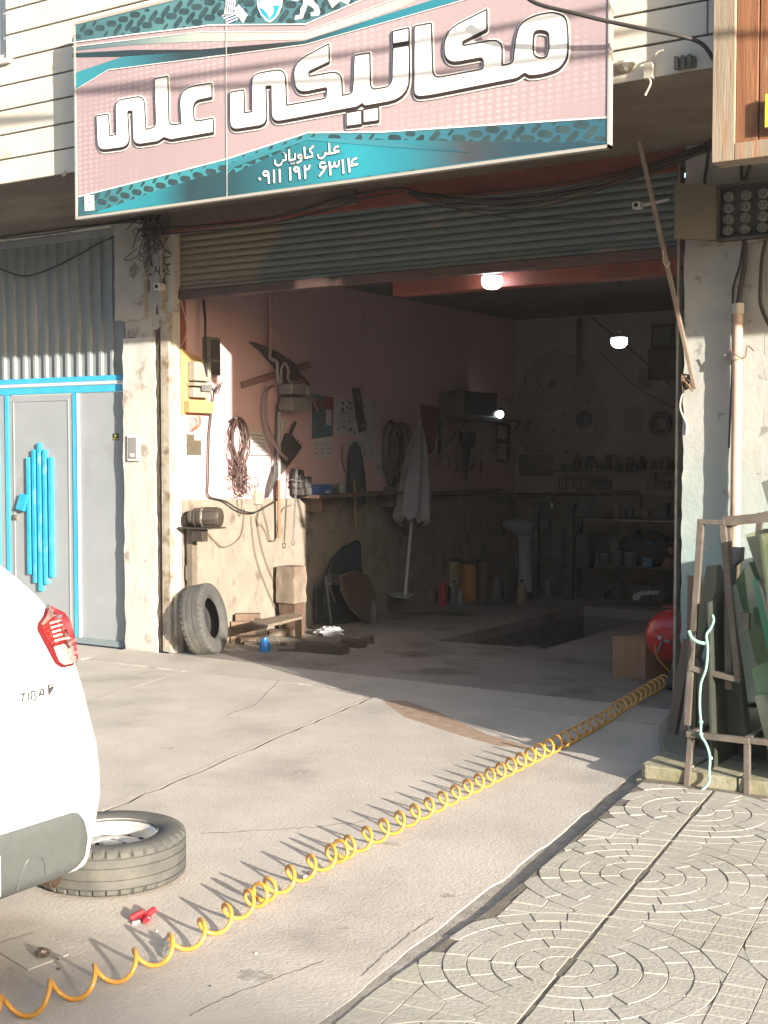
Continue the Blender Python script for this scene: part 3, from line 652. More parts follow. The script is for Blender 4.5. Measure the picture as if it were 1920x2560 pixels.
# ---------------------------------------------------------------- steel gate at the left
gx = lambda u: on(u, 1300, y=.06).x
gz = lambda v, u=140: on(u, v, y=.06).z
mGate = M('gate_grey', (.30, .32, .33), (.26, .28, .29), s=2, rough=.42, bump=.12, bs=5, c3=(.20, .21, .21), s3=1.6, t3=.66, w3=.08)
mGateU = M('gate_sheet', (.25, .27, .27), (.20, .22, .22), s=1.5, rough=.38, bump=.25, bs=3, c3=(.32, .33, .33), s3=3, t3=.6, st=(1, 1, .25))
mBlue = M('gate_blue', (.035, .33, .58), (.06, .40, .62), s=6, rough=.45, bump=.05, bs=30, c3=(.20, .42, .55), s3=5, t3=.68, st=(1, 1, .3))
mBlueL = M('gate_cyan', (.015, .29, .53), (.04, .38, .60), s=14, rough=.35, bump=.1, bs=30, c3=(.22, .58, .72), s3=10, t3=.66, st=(1, 1, .4))
YG = .06
gate = thing('steel_gate', 'grey and blue sheet steel gate with a door leaf and five bright blue bars', 'gate', (-8.4, YG, 0))
zt = 3.45; zr1 = gz(944); zr0 = gz(985); XL = -9.9; XR_ = -7.30
cg = MB(); cg.box(XL, XR_, YG + .02, YG + .03, zr1 - .02, zt)
p_ = .1305; x = gx(4)
k = -6
while True:
    a = gx(35) + k * p_; k += 1
    if a > XR_ - .02: break
    if a < XL: continue
    # raised trapezoid rib between flat pans
    w_ = .038; zb, ztp = zr1 + .002, 3.40
    cg.add([(a, YG + .02, zb), (a + .008, YG - .004, zb), (a + w_, YG - .004, zb), (a + w_ + .008, YG + .02, zb), (a, YG + .02, ztp), (a + .008, YG - .004, ztp), (a + w_, YG - .004, ztp), (a + w_ + .008, YG + .02, ztp)],
           [(0, 1, 5, 4), (1, 2, 6, 5), (2, 3, 7, 6), (4, 5, 6, 7)])
cg.build('ribbed_sheet', mGateU, gate)
tf = MB(); tf.box(XL, XR_, YG - .012, YG + .03, 3.395, zt); tf.build('top_frame', mGateU, gate, bevel=.004)
rl = MB(); rl.box(XL, XR_, YG - .015, YG + .03, gz(957), zr1); rl.box(XL, XR_, YG - .012, YG + .03, gz(984), gz(966)); rl.build('cross_rail', mBlue, gate, bevel=.003)
mLav = M('gate_pale_strip', (.50, .50, .55), rough=.4, bump=0)
MB().box(XL, XR_, YG - .024, YG + .01, gz(965), gz(957.5)).build('rain_strip', mLav, gate)
ms = MB(); ms.box(gx(186), gx(198), YG - .012, YG + .03, 0.03, gz(984) - .001); ms.box(gx(-40), gx(3), YG - .012, YG + .03, 0.03, gz(984) - .001); ms.box(gx(18), gx(27), YG - .012, YG + .03, .03, gz(984) - .001)
ms.build('mullion', mBlue, gate, bevel=.003)
MB().box(gx(198.3), gx(201), YG - .018, YG + .01, .03, gz(985)).build('edge_strip', M('edge_white', (.62, .64, .66), rough=.4, bump=0), gate)
pn = MB(); pn.box(gx(201.5), XR_, YG, YG + .03, .05, gz(985)); pn.box(gx(3.5), gx(17.5), YG - .002, YG + .03, .05, gz(985)); pn.box(XL, gx(-40), YG, YG + .03, .05, gz(985)); pn.build('side_panel', mGate, gate)
MB().box(XL, XR_, YG - .02, YG + .03, .0, .05).build('sill', M('gate_sill', (.16, .22, .25), (.20, .22, .22), s=6, rough=.6), gate, bevel=.003)
lf = MB(); lf.box(gx(28), gx(185), YG - .004, YG + .03, .055, gz(986)); leaf = lf.build('door_leaf', mGate, gate, bevel=.003)
o_ = Vector(gate['_o'])
bd = MB()
for a, b, c, d in ((gx(38), gx(176), gz(1002), gz(998)), (gx(38), gx(176), .12, .135)): bd.box(a, b, YG - .010, YG - .0045, min(c, d), max(c, d))
for a in (37, 174): bd.box(gx(a), gx(a + 2.5), YG - .010, YG - .0045, .136, gz(1002) - .001)
bd.build('panel_bead', mGate, leaf, loc=o_)
for (u0, u1, v0, v1) in ((74, 82, 1143, 1437), (87.5, 95.5, 1124, 1457), (101, 109, 1107, 1477), (114.5, 122.5, 1124, 1459), (128.5, 137, 1143, 1441)):
    MB().box(gx(u0), gx(u1), YG - .034, YG - .0045, gz(v1, 105), gz(v0, 105)).build('ornament_bar', mBlueL, leaf, bevel=.004, loc=o_)
hb = MB(); q = [on(u, v, y=YG - .045) for u, v in ((49, 1234), (69, 1238), (58, 1279), (38, 1272))]; hb.prism(q, (0, .04, 0)); hb.build('lock_cover', mBlueL, leaf, bevel=.004, loc=o_)
lk = MB(); c_ = on(41, 1293, y=YG); lk.box(c_.x - .022, c_.x + .022, YG - .02, YG - .0045, c_.z - .022, c_.z + .022); lk.cyl((c_.x, YG - .03, c_.z), (c_.x, YG - .02, c_.z), .011, n=12); lk.build('door_lock', M('lock_metal', (.35, .30, .25), rough=.35, metal=.8, bump=0), leaf, loc=o_)
c_ = on(290, 1092, y=YG); st = MB(); st.box(c_.x - .033, c_.x + .033, YG - .0035, YG - .0015, c_.z - .028, c_.z + .028); stk = st.build('sticker', M('sticker_black', (.03, .03, .025), rough=.5, bump=0), gate)
q = MB()
for dx, dz_, w_, h_ in ((0, .008, .022, .022), (-.014, -.017, .026, .006), (.014, -.017, .024, .006)): q.box(c_.x + dx - w_ / 2, c_.x + dx + w_ / 2, YG - .0047, YG - .0037, c_.z + dz_ - h_ / 2, c_.z + dz_ + h_ / 2)
q.build('sticker_print', M('sticker_yellow', (.55, .50, .05), rough=.5, bump=0), stk, loc=o_)

# intercom in the pillar
c_ = on(335, 1120, y=-.02)
ic = thing('intercom', 'small white framed intercom plate set in the left pillar', 'intercom', (c_.x, -.02, c_.z - .11))
ih = MB(); ih.box(c_.x - .065, c_.x + .065, -.034, .0, c_.z - .105, c_.z + .105); ih.build('housing', M('intercom_white', (.60, .58, .52), rough=.5, bump=0), ic, bevel=.006)
MB().box(c_.x - .042, c_.x + .042, -.040, -.0345, c_.z - .085, c_.z + .085).build('face_plate', M('intercom_face', (.22, .22, .22), rough=.4, bump=0), ic, bevel=.002)
MB().box(c_.x - .025, c_.x + .018, -.046, -.0405, c_.z - .07, c_.z - .045).build('call_button', M('button_white', (.65, .65, .62), rough=.4, bump=0), ic, bevel=.002)
q = MB(); q.box(c_.x - .085, c_.x + .095, -.019, -.0125, c_.z - .115, c_.z + .14)
# small cameras
def camera_box(label, c, s, d):
    t = thing('security_camera', label, 'security camera', (c.x, c.y, c.z - s), 'security cameras')
    MB().box(c.x - s, c.x + s, c.y - s, c.y + s * 1.2, c.z - s * .8, c.z + s * .8).build('camera_body', MATS['intercom_white'], t, bevel=.005)
    MB().cyl((c.x, c.y - s - .004, c.z), (c.x, c.y - s + .002, c.z), s * .5, n=12).build('camera_lens', mDark, t)
    MB().bar((c.x, c.y + s, c.z), (c.x + d.x, c.y + d.y, c.z + d.z), .016, .016).build('bracket', MATS['intercom_white'], t)
camera_box('little white camera hanging below the soffit beside the leaning pole', on(1594, 514, y=-.25), .026, V(.16, .1, .035))
camera_box('little white camera at the top of the left shutter rail', on(398, 717, y=-.03), .032, V(-.08, .07, .05))

# ---------------------------------------------------------------- timber signboard over the next shop
WY = -1.25
mWood = M('weathered_wood', (.27, .12, .055), (.17, .07, .032), s=3.2, rough=.65, bump=.35, bs=12, c3=(.36, .28, .19), s3=2.6, t3=.62, w3=.06, st=(6, 6, .5))
mWoodG = M('greyed_wood', (.30, .25, .185), (.22, .165, .115), s=4, rough=.85, bump=.4, bs=14, c3=(.30, .15, .08), s3=3, t3=.60, st=(6, 6, .5))
wb = thing('timber_signboard', 'varnished plank signboard with a bleached frame over the neighbouring shop', 'signboard', (-1.0, WY, 3.08))
wx0 = -2.205; zb = 3.085
f_ = MB(); f_.box(wx0, wx0 + .115, WY - .03, WY + .12, zb, 5.2); f_.box(wx0 + .116, 1.6, WY - .03, WY + .12, zb, zb + .085); f_.build('bleached_frame', mWoodG, wb, bevel=.004)
x = wx0 + .117; k = 0
pb = MB()
while x < 1.5:
    w_ = .115 + .02 * (k % 3); pb.box(x, x + w_ - .006, WY - .012 + .008 * (k % 2), WY + .1, zb + .087, 5.2); x += w_; k += 1
pb.build('plank_panel', mWood, wb, bevel=.003)
mYel = M('board_yellow', (.62, .46, .06), rough=.5, bump=0)
yb = MB(); a = on(1913, 235, y=WY - .06); b = on(1913, 318, y=WY - .06); yb.box(a.x, a.x + .5, WY - .06, WY - .035, b.z, a.z); yb.build('yellow_plate', mYel, wb)

# ---------------------------------------------------------------- fuse box
mBoxD = M('box_steel_dark', (.10, .098, .09), (.07, .068, .063), s=8, rough=.6, bump=.15)
fb = thing('fuse_box', 'open steel fuse box with rows of round porcelain fuses', 'fuse box', (-2.3, -.02, 2.86))
bx0 = -2.575; bx1 = -2.05; bz0, bz1 = 2.885, 3.215
sb = MB(); sb.box(bx0, bx1, -.02, -.001, bz0, bz1); sb.box(bx0, bx0 + .012, -.10, -.021, bz0, bz1); sb.box(bx1 - .012, bx1, -.10, -.021, bz0, bz1); sb.box(bx0 + .0125, bx1 - .0125, -.10, -.021, bz1 - .012, bz1); sb.box(bx0 + .0125, bx1 - .0125, -.10, -.021, bz0, bz0 + .012)
sb.build('box_shell', mBoxD, fb)
dr = MB(); hx = bx0 - .002
dr.prism([V(hx, -.10, bz0 + .0), V(hx, -.10, bz1), V(hx - .19, -.30, bz1 + .0), V(hx - .19, -.30, bz0 + .0)], (.010, -.010, 0)); dr.build('box_door', M('door_steel', (.095, .095, .085), (.075, .075, .07), s=4, rough=.5, bump=.05), fb, bevel=.003)
mPorc = M('porcelain', (.30, .29, .26), (.22, .21, .19), s=20, rough=.35, bump=0)
for j, xu in enumerate((-2.512, -2.408, -2.304, -2.2)):
    for i in range(4):
        zc_ = bz1 - .068 - i * .067
        f0 = MB(); f0.lathe((xu - .006 * i * .3, -.02, zc_), [(.030, 0), (.030, .035), (.025, .042), (.018, .042), (.018, .030), (.010, .028), (.009, .046), (.001, .048)], n=20, axis=(0, -1, 0)); f0.build('fuse', mPorc, fb, smooth=40)
bs_ = MB(); bs_.box(bx0 - .02, bx1, -.05, -.001, bz0 - .02, bz0 - .004); bs_.box(bx0 - .12, bx0 + .02, -.12, -.04, bz0 - .018, bz0 - .008); bs_.build('support_bracket', MATS['rusty_rail'], fb)
mCab = M('cable_black', (.035, .032, .03), rough=.6, bump=0); mCabG = M('cable_grey', (.16, .15, .14), rough=.6, bump=0); mCabB = M('cable_brown', (.14, .085, .055), rough=.7, bump=0)
def cable(pts, r, label, mat=mCab, name='cable', cat='cable', group=None, n=8, seg=8):
    mb = MB(); mb.tube(smooth_path(pts, seg), r, n=n); return solo(mb, name, mat, label, cat, group, smooth=60)
yy = -.045
c_ = lambda P, y=yy: [on(u, v, y=y) for u, v in P]
cable(c_([(1862, 600), (1862, 650), (1850, 730), (1846, 762)]), .016, 'thick black cable dropping from the fuse box into the conduit top')
cable(c_([(1858, 605), (1850, 660), (1834, 715), (1832, 760), (1831, 900), (1822, 1120)], -.02), .007, 'thin black cable running down the wall behind the conduit')
cable(c_([(1915, 600), (1905, 650), (1901, 730), (1902, 760), (1912, 790), (1925, 815)]), .012, 'black cable under the right end of the fuse box')
cable(c_([(1784, 300), (1766, 420), (1762, 450), (1765, 475)], -.06), .011, 'black cable rising above the open fuse box door')
cable(c_([(1880, 395), (1870, 430), (1862, 452)], -.06), .012, 'slanting black cable above the fuse box')
cable(c_([(1853, 390), (1855, 450)], -.05), .010, 'upright black cable above the fuse box')
# conduit
cp = thing('conduit', 'rusty pink steel conduit running down the right wall', 'pipe', tuple(on(1825, 1283, y=-.06)))
mPipe = M('conduit_paint', (.50, .36, .29), (.42, .29, .22), s=9, rough=.6, bump=.2, bs=30, c3=(.24, .13, .09), s3=6, t3=.62, st=(1, 1, .5))
a = on(1845, 765, y=-.06); b = on(1820, 1400, y=-.06)
q = MB(); q.cyl(a, (a.x, -.06, .12), .031, n=20); q.build('pipe', mPipe, cp, smooth=40)
q = MB(); q.cyl((a.x, -.06, a.z - .045), (a.x, -.06, a.z + .015), .036, n=20); q.build('pipe_collar', M('collar', (.45, .42, .38), rough=.6), cp, smooth=40)
q = MB(); zc_ = on(1835, 892, y=-.06).z; q.lathe((a.x, -.06, zc_ - .02), [(.033, 0), (.042, .0), (.042, .04), (.033, .04)], n=20, cap=False); q.box(a.x - .08, a.x - .036, -.065, -.001, zc_ - .018, zc_ + .018); q.build('clamp', MATS['rusty_rail'], cp)
q = MB(); q.tube(smooth_path([(a.x - .05, -.09, zc_ + .05), (a.x, -.10, zc_ + .01), (a.x + .05, -.08, zc_ - .01), (a.x + .06, -.06, zc_ + .06), (a.x + .1, -.06, zc_ + .03)], 6), .004, n=6); q.build('wire_tie', mCabB, cp)
# leaning pole
P0 = on(1598, 352, y=-.55); P1 = on(1737, 972, y=-.045)
pl = thing('leaning_pole', 'long rusty steel pole leaning from the soffit down to the right pillar', 'pole', tuple(P1))
q = MB(); q.bar(P0, P1, .024, .022, up=(0, 1, 0)); q.build('square_tube', M('pole_rust', (.27, .20, .15), (.17, .13, .10), s=10, rough=.6, bump=.2, bs=30), pl, bevel=.003)
q = MB(); m_ = on(1660, 640, y=-.40); q.tube(smooth_path([on(1658, 625, y=-.42), on(1659, 655, y=-.42), on(1668, 667, y=-.41), on(1674, 655, y=-.40)], 5), .005, n=6); q.build('wire_hook', mGal, pl)
q = MB(); b0 = on(1727, 958, y=-.03)
for i in range(9):
    q.tube(smooth_path([b0 + V(rnd(-.05, .03), rnd(-.06, .0), rnd(-.05, .05)) for _ in range(5)], 4), .0055, n=6)
solo(q, 'wire_tangle', mCabB, 'twisted knot of rusty tie wire at the foot of the leaning pole', 'wire')
cable(c_([(1716, 965), (1706, 985), (1700, 1015), (1707, 1040), (1716, 1058), (1715, 1085)], -.01), .006, 'pale loose cord dangling on the edge of the right pillar', MATS['collar'], 'cord', 'cord')
cable([on(1290, -30, y=-1.42), on(1340, 8, y=-1.42), on(1440, 34, y=-1.40), on(1523, 54, y=-1.36), on(1610, 72, y=-1.32), on(1700, 90, y=-1.25), on(1755, 110, y=-1.18), on(1785, 150, y=-1.15)], .011, 'black overhead cable passing in front of the sign to the timber board')
# hung fittings on the stone right of the sign
q = MB(); s0 = on(1550, 168, y=YC); q.lathe(s0, [(.035, 0), (.035, .05), (.012, .10), (.001, .105)], n=14, axis=(1, -.3, 0)); solo(q, 'lamp_holder', M('tarnish', (.55, .50, .42), (.3, .27, .22), s=20, rough=.6), 'small cone shaped fitting beside the right edge of the sign', 'fitting')
q = MB(); s0 = on(1625, 185, y=YC - .01); q.box(s0.x - .02, s0.x + .025, YC - .05, YC - .005, s0.z - .03, s0.z + .05); q.tube(smooth_path([s0 + V(0, -.03, .03), s0 + V(.05, -.04, .09), s0 + V(.09, -.04, .10)], 4), .006, n=6); q.tube(smooth_path([s0 + V(0, -.03, -.02), s0 + V(.02, -.04, -.06), s0 + V(-.01, -.04, -.12)], 4), .006, n=6)
solo(q, 'wire_clip', MATS['tarnish'], 'frayed cable clip hanging from the lower edge of the stone cladding', 'clip')
q = MB(); s0 = on(1715, 162, y=YC - .01); q.box(s0.x - .05, s0.x + .055, YC - .05, YC - .004, s0.z - .02, s0.z + .03)
for i in range(3): q.cyl((s0.x - .035 + i * .035, YC - .06, s0.z - .03), (s0.x - .035 + i * .035, YC - .06, s0.z + .035), .012, n=10)
solo(q, 'insulator_bracket', mBoxD, 'dark bracket of three insulators near the timber signboard', 'bracket')
q = MB(); s0 = on(167, 432, y=YC); q.lathe(s0 + V(0, -.03, -.03), [(.008, 0), (.018, .012), (.022, .03), (.01, .045)], n=10); solo(q, 'hook', MATS['tarnish'], 'small rusty hook under the stone edge left of the sign', 'hook')
# sagging bundle of wires under the soffit
def sag(P, y, r, label, m=mCab): return cable([on(u, v, y=y_) for (u, v), y_ in zip(P, y)], r, label, m, 'wire', 'wire', 'loose wires under the soffit', n=6)
sag([(345, 575), (420, 570), (560, 560), (700, 540), (860, 495), (990, 470), (1060, 485), (1200, 500), (1330, 495), (1480, 470), (1600, 440), (1720, 395), (1783, 360)], [-.03] * 13, .010, 'thickest of the black wires sagging along the shutter head')
sag([(350, 590), (500, 578), (640, 565), (780, 535), (900, 500), (1010, 478)], [-.05] * 6, .007, 'black wire from the left pillar head towards the middle of the shutter')
for k in range(7):
    d = k * 6.5
    sag([(1020, 478 + d * .3), (1110, 486 + d * .8), (1240, 478 + d * 1.25), (1380, 462 + d * 1.3), (1500, 440 + d * .9), (1640, 405 + d * .4), (1783, 352 + d * .6)], [-.02 - .012 * (k % 3)] * 7, .0045, '%s of the seven thin parallel wires sagging under the soffit' % ['topmost', 'second highest', 'third highest', 'middle', 'third lowest', 'second lowest', 'lowest'][k], mCabB if k % 2 else mCab)
sag([(1090, 500), (1180, 530), (1330, 548), (1480, 545), (1600, 535), (1690, 528)], [.02] * 6, .004, 'thin wire drooping across the dark end of the shutter')
sag([(-10, 668), (60, 690), (130, 670), (190, 640), (255, 605), (330, 575)], [.02] * 6, .008, 'dark wire looping across the ribbed top of the gate')
sag([(-10, 598), (120, 585), (230, 566), (330, 556), (400, 570)], [-.04] * 5, .006, 'dark wire lying along the pale ledge over the gate')
q = MB()
for i in range(34):
    c0 = on(rnd(335, 420), rnd(545, 640), y=-.03); q.tube(smooth_path([c0 + V(rnd(-.10, .10), rnd(-.05, .02), rnd(-.12, .12)) for _ in range(4)], 5), .0035, n=5)
solo(q, 'wire_tangle', mCab, 'black nest of frayed wires at the head of the left pillar', 'wire')
q = MB()
for i in range(16):
    c0 = on(rnd(385, 440), rnd(590, 700), y=.05); q.tube(smooth_path([c0, c0 + V(rnd(-.08, .02), -.05, rnd(-.02, .02)), c0 + V(rnd(-.12, .05), -.04, rnd(-.10, .10))], 5), .005, n=5)
solo(q, 'brush_bristles', mCab, 'sooty bristles and wire ends at the left end of the shutter', 'wire')
# two far wires whose shadows fall on the sign
def farwire(P, t, label):
    pts = [on(u, v, y=SY) + TOSUN * (t / abs(TOSUN.y)) for u, v in P]; d0 = pts[0] - pts[1]; d1 = pts[-1] - pts[-2]
    pts = [pts[0] + d0 * 3] + pts + [pts[-1] + d1 * 6]
    mb = MB(); mb.tube(pts, .017, n=6); solo(mb, 'overhead_wire', mCab, label, 'wire', 'overhead wires')
farwire([(185, 231), (960, 124), (1518, 20)], 1.5, 'upper overhead wire in the air that shades the sign lettering')
farwire([(185, 231), (960, 200), (1518, 134)], 1.5, 'lower overhead wire in the air that shades the sign lettering')
# ---------------------------------------------------------------- raised pavement, rack and glass at the right
mKerb = M('kerb_stone', (.33, .31, .22), (.26, .24, .17), s=5, rough=.95, bump=.5, bs=30, c3=(.20, .19, .10), s3=5, t3=.58)
mKerbT = M('pavement_top', (.22, .20, .17), (.16, .145, .12), s=6, rough=.95, bump=.4, bs=30)
kb = MB()
def stone(x0, x1, y0, z0, z1, c=.0):
    kb.prism([V(x0 + c, y0, z1), V(x0, y0 + c, z1), V(x0, y0 + .34, z1), V(x1, y0 + .34, z1), V(x1, y0, z1)], (0, 0, z0 - z1))
stone(-2.345, -2.108, -1.835, .030, .098, .03); stone(-2.100, -1.86, -1.830, .028, .094); stone(-1.852, -1.5, -1.835, .028, .096); stone(-1.49, -.9, -1.83, .03, .095); stone(-.89, .2, -1.83, .03, .095)
x = -2.36
while x < .2: w_ = rnd(.06, .12); kb.box(x, x + w_ - .006, -1.85 + rnd(-.008, .008), -1.6, -.05, .027 + rnd(-.004, .0)); x += w_
struct(kb.build('kerb', mKerb, bevel=.008))
pt = MB(); pt.prism([V(-2.345, -1.49, .085), V(.2, -1.49, .085), V(.2, -.002, .085), V(-2.80, -.002, .085), V(-2.60, -.9, .085)], (0, 0, -.13)); pt.prism([V(-2.33, -1.50, .1), V(-2.30, -1.52, .1), V(-2.05, -1.52, .1), V(-2.1, -1.3, .1), V(-2.3, -1.3, .1)], (0, 0, -.012))
struct(pt.build('pavement', mKerbT, bevel=.008))
# moss and rubble along the kerb foot
mMoss = M('moss', (.13, .14, .04), (.20, .17, .08), s=40, rough=1, bump=.3)
q = MB()
for i in range(900):
    x = rnd(-2.36, -1.0); y = -1.86 - abs(random.gauss(0, .018)); s = rnd(.004, .012)
    if math.sin(x * 17) + math.sin(x * 41) < -.9: continue
    c0 = V(x, y, rnd(-.012, .012)); a1 = V(rnd(-1, 1), rnd(-1, 1), rnd(-.5, 1)) * s; a2 = V(rnd(-1, 1), rnd(-1, 1), rnd(-.5, 1)) * s
    q.add([c0, c0 + a1, c0 + a1 + a2, c0 + a2], [(0, 1, 2, 3)])
o = q.build('moss', mMoss); o['kind'] = 'stuff'; o['label'] = 'yellow green moss and weeds growing along the foot of the kerb'; 
q = MB()
for i in range(420):
    if i < 220: x = rnd(-2.3, -.9); y = -1.88 + abs(random.gauss(0, .02)) * (-1 if i % 2 else 1.2); s = rnd(.004, .014); zz = -.004
    elif i < 290: x = rnd(-5, -2.4); y = rnd(-6.5, -.6); s = rnd(.002, .006); zz = .003
    else: y = rnd(-4.6, -2.0); x = gut(y) + rnd(-.03, .16); s = rnd(.002, .007); zz = -.02
    c0 = V(x, y, zz); 
    q.add([c0 + V(rnd(-1, 1), rnd(-1, 1), rnd(0, 1)) * s for _ in range(4)], [(0, 1, 2), (0, 2, 3), (0, 3, 1), (1, 3, 2)])
o = q.build('rubble', MATS['pillar_plaster']); o['kind'] = 'stuff'; o['label'] = 'pale crumbs of mortar and grit scattered on the ground'
# welded rack: low stand with an A-frame on it
mRack = M('rack_steel', (.135, .115, .095), (.09, .075, .062), s=8, rough=.6, bump=.2, bs=30, c3=(.20, .18, .15), s3=5, t3=.62)
rk = thing('low_stand', 'low brown welded stand under the glass rack on the kerb', 'stand', (-1.9, -1.8, .09))
A0 = V(-2.106, -1.80, .03); A1 = V(-2.096, -1.80, .272); B0 = V(-1.806, -1.80, .02); B1 = V(-1.826, -1.80, .274)
o_ = Vector(rk['_o'])
for a, b in ((V(-2.102, -1.845, -.02), A1), (V(-1.808, -1.845, -.02), B1), (V(-2.03, -1.0, .09), V(-2.03, -1.0, .27)), (V(-.9, -1.0, .09), V(-.9, -1.0, .27)), (V(-.9, -1.8, .09), V(-.9, -1.8, .27))):
    q = MB(); q.bar(a, b, .028, .028, up=(0, 1, 0)); q.build('leg', mRack, rk, bevel=.002)
q = MB(); q.bar(A1 + V(-.014, -.016, .001), B1 + V(.014, -.016, .001), .026, .028); q.bar(B1 + V(.014, .0, 0), V(-.89, -1.8, .28), .028, .026); q.bar(B1 + V(0, .014, .0), V(-1.83, -1.0, .27), .026, .028); q.bar(A1 + V(0, .0, 0), V(-2.03, -.99, .27), .026, .026); q.bar(V(-2.03, -1.0, .286), V(-.9, -1.0, .286), .026, .026); q.build('top_frame', mRack, rk)
af = thing('glass_rack', 'brown steel A-frame rack holding glass offcuts', 'rack', (-1.95, -1.7, .29))
Y1 = -1.70
TL, BL, TR, BR_ = V(-2.093, Y1, 1.297), V(-2.135, Y1, .542), V(-1.990, Y1, 1.297), V(-1.905, Y1, .55)
def abar(nm, a, b, w=.030, h=.028):
    q = MB(); q.bar(a, b, w, h, up=(0, 1, 0)); q.build(nm, mRack, af, bevel=.002)
BLl, BRl = V(-2.148, Y1, .30), V(-1.87, Y1, .30)
abar('leg', TL, V(-2.15, Y1, .29)); abar('leg', TR, BR_); abar('leg', V(-1.972, Y1 + .03, 1.28), V(-1.958, Y1 + .03, .48), .034, .02)
abar('top_bar', V(-2.105, Y1 - .002, 1.285), V(-1.975, Y1 - .002, 1.285), .022, .03)
abar('lower_bar', V(-2.15, Y1 - .004, .575), V(-1.89, Y1 - .004, .535), .026, .03)
q = MB(); q.bar(V(-1.985, Y1 - .0, 1.29), V(-1.0, Y1 - .0, 1.40), .026, .045); q.bar(V(-1.985, Y1 + .02, 1.27), V(-1.985, -.75, 1.30), .03, .03); q.build('long_rail', mRack, af)
for a, b in ((V(-2.09, -.75, 1.29), V(-2.16, -.75, .29)), (V(-1.985, -.75, 1.29), V(-1.87, -.75, .29)), (V(-1.75, Y1 + .02, 1.31), V(-1.70, Y1 + .02, .30)), (V(-1.0, Y1, 1.38), V(-.95, Y1, .30)), (V(-1.0, -.75, 1.38), V(-.95, -.75, .30))):
    q = MB(); q.bar(a, b, .03, .028, up=(0, 1, 0)); q.build('leg', mRack, af)
q = MB(); q.box(-1.893, -1.85, Y1 - .02, Y1 + .01, .78, .86); q.build('gusset', mRack, af)
q = MB(); q.bar(V(-1.94, Y1 - .01, .93), V(-1.9, -1.0, .8), .06, .012); 
# glass and sheet offcuts; long faces run away from the viewer, tops lean to the left
def glass(label, name, poly, ex, col, group='glass offcuts on the rack', rough=.12, cat='glass sheet', tr=0):
    m = M('g_' + label[:12], col, tuple(c * .8 for c in col), s=3, rough=rough, bump=.03, bs=6)
    if tr: m.node_tree.nodes['Principled BSDF'].inputs['Transmission Weight'].default_value = tr
    q = MB(); q.prism([Vector(p) for p in poly], ex); return solo(q, name, m, label, cat, group, bevel=.0015)
gy = lambda u, v, y: on(u, v, y=y)
D = (-.0, 0, 0)
def lean(label, P, y, ext, col, rough=.15, th=.008, tr=0):
    # P: photo outline of the end that shows, on the plane y; the sheet runs on by ext
    pts = [gy(u, v, y) for u, v in P]; return glass(label, 'glass_sheet', pts, ext, col, rough=rough, tr=tr)
lean('tall dark green sheet with a pointed top behind the rack', [(1838, 1452), (1872, 1405), (1886, 1440), (1897, 1500), (1925, 1600), (1935, 1700), (1888, 1655), (1868, 1560), (1850, 1500)], -1.60, (.03, .02, 0), (.15, .24, .13), rough=.08)
lean('pale grey green sheet leaning highest against the rack rail', [(1863, 1337), (1913, 1321), (1925, 1330), (1960, 1500), (1945, 1500), (1903, 1452), (1880, 1390)], -1.66, (.02, .012, 0), (.30, .32, .22), rough=.4)
lean('narrow bright green edged sheet between the two pale sheets', [(1880, 1450), (1890, 1446), (1945, 1640), (1945, 1690), (1930, 1680)], -1.69, (.006, .004, 0), (.05, .30, .17), rough=.2)
lean('slim white backed sheet beside the bright green edge', [(1892, 1450), (1906, 1470), (1950, 1620), (1945, 1650)], -1.70, (.012, .01, 0), (.42, .42, .33), rough=.4)
lean('broad mid green sheet low on the right of the rack', [(1878, 1672), (1925, 1650), (1990, 1640), (1990, 1740), (1925, 1745), (1897, 1748)], -1.72, (.012, .01, 0), (.16, .28, .16), rough=.08)
lean('thick pale edged slab of glass standing at the lower right', [(1886, 1742), (1893, 1738), (1908, 1736), (1925, 1780), (1975, 2000), (1960, 2010), (1925, 1900)], -1.74, (.03, .02, 0), (.33, .35, .25), rough=.4)
lean('grey fluted offcut standing tall at the picture edge', [(1903, 1206), (1930, 1196), (1960, 1275), (1925, 1282)], -1.60, (.0, .02, 0), (.16, .18, .15), rough=.5)
lean('dusty dark sheet inside the A-frame with a taped top edge', [(1766, 1415), (1792, 1412), (1790, 1470), (1760, 1580), (1742, 1640), (1738, 1580), (1752, 1480)], -1.62, (.02, .02, 0), (.17, .18, .13), rough=.5)
lean('dark sheet filling the middle of the A-frame', [(1795, 1425), (1812, 1420), (1835, 1600), (1850, 1700), (1868, 1850), (1800, 1830), (1750, 1820), (1752, 1700), (1775, 1560)], -1.50, (.02, .02, 0), (.11, .12, .095), rough=.15)
lean('dark brown sheet sloping low behind the stand', [(1740, 1640), (1800, 1760), (1870, 1850), (1905, 1850), (1900, 1940), (1745, 1920)], -1.35, (.02, .02, 0), (.12, .115, .09), rough=.3)
lean('purplish grey board behind the second rack leg', [(1822, 1367), (1850, 1368), (1848, 1400), (1830, 1416), (1826, 1500), (1818, 1460)], -1.30, (.02, .02, 0), (.17, .16, .17), rough=.6)
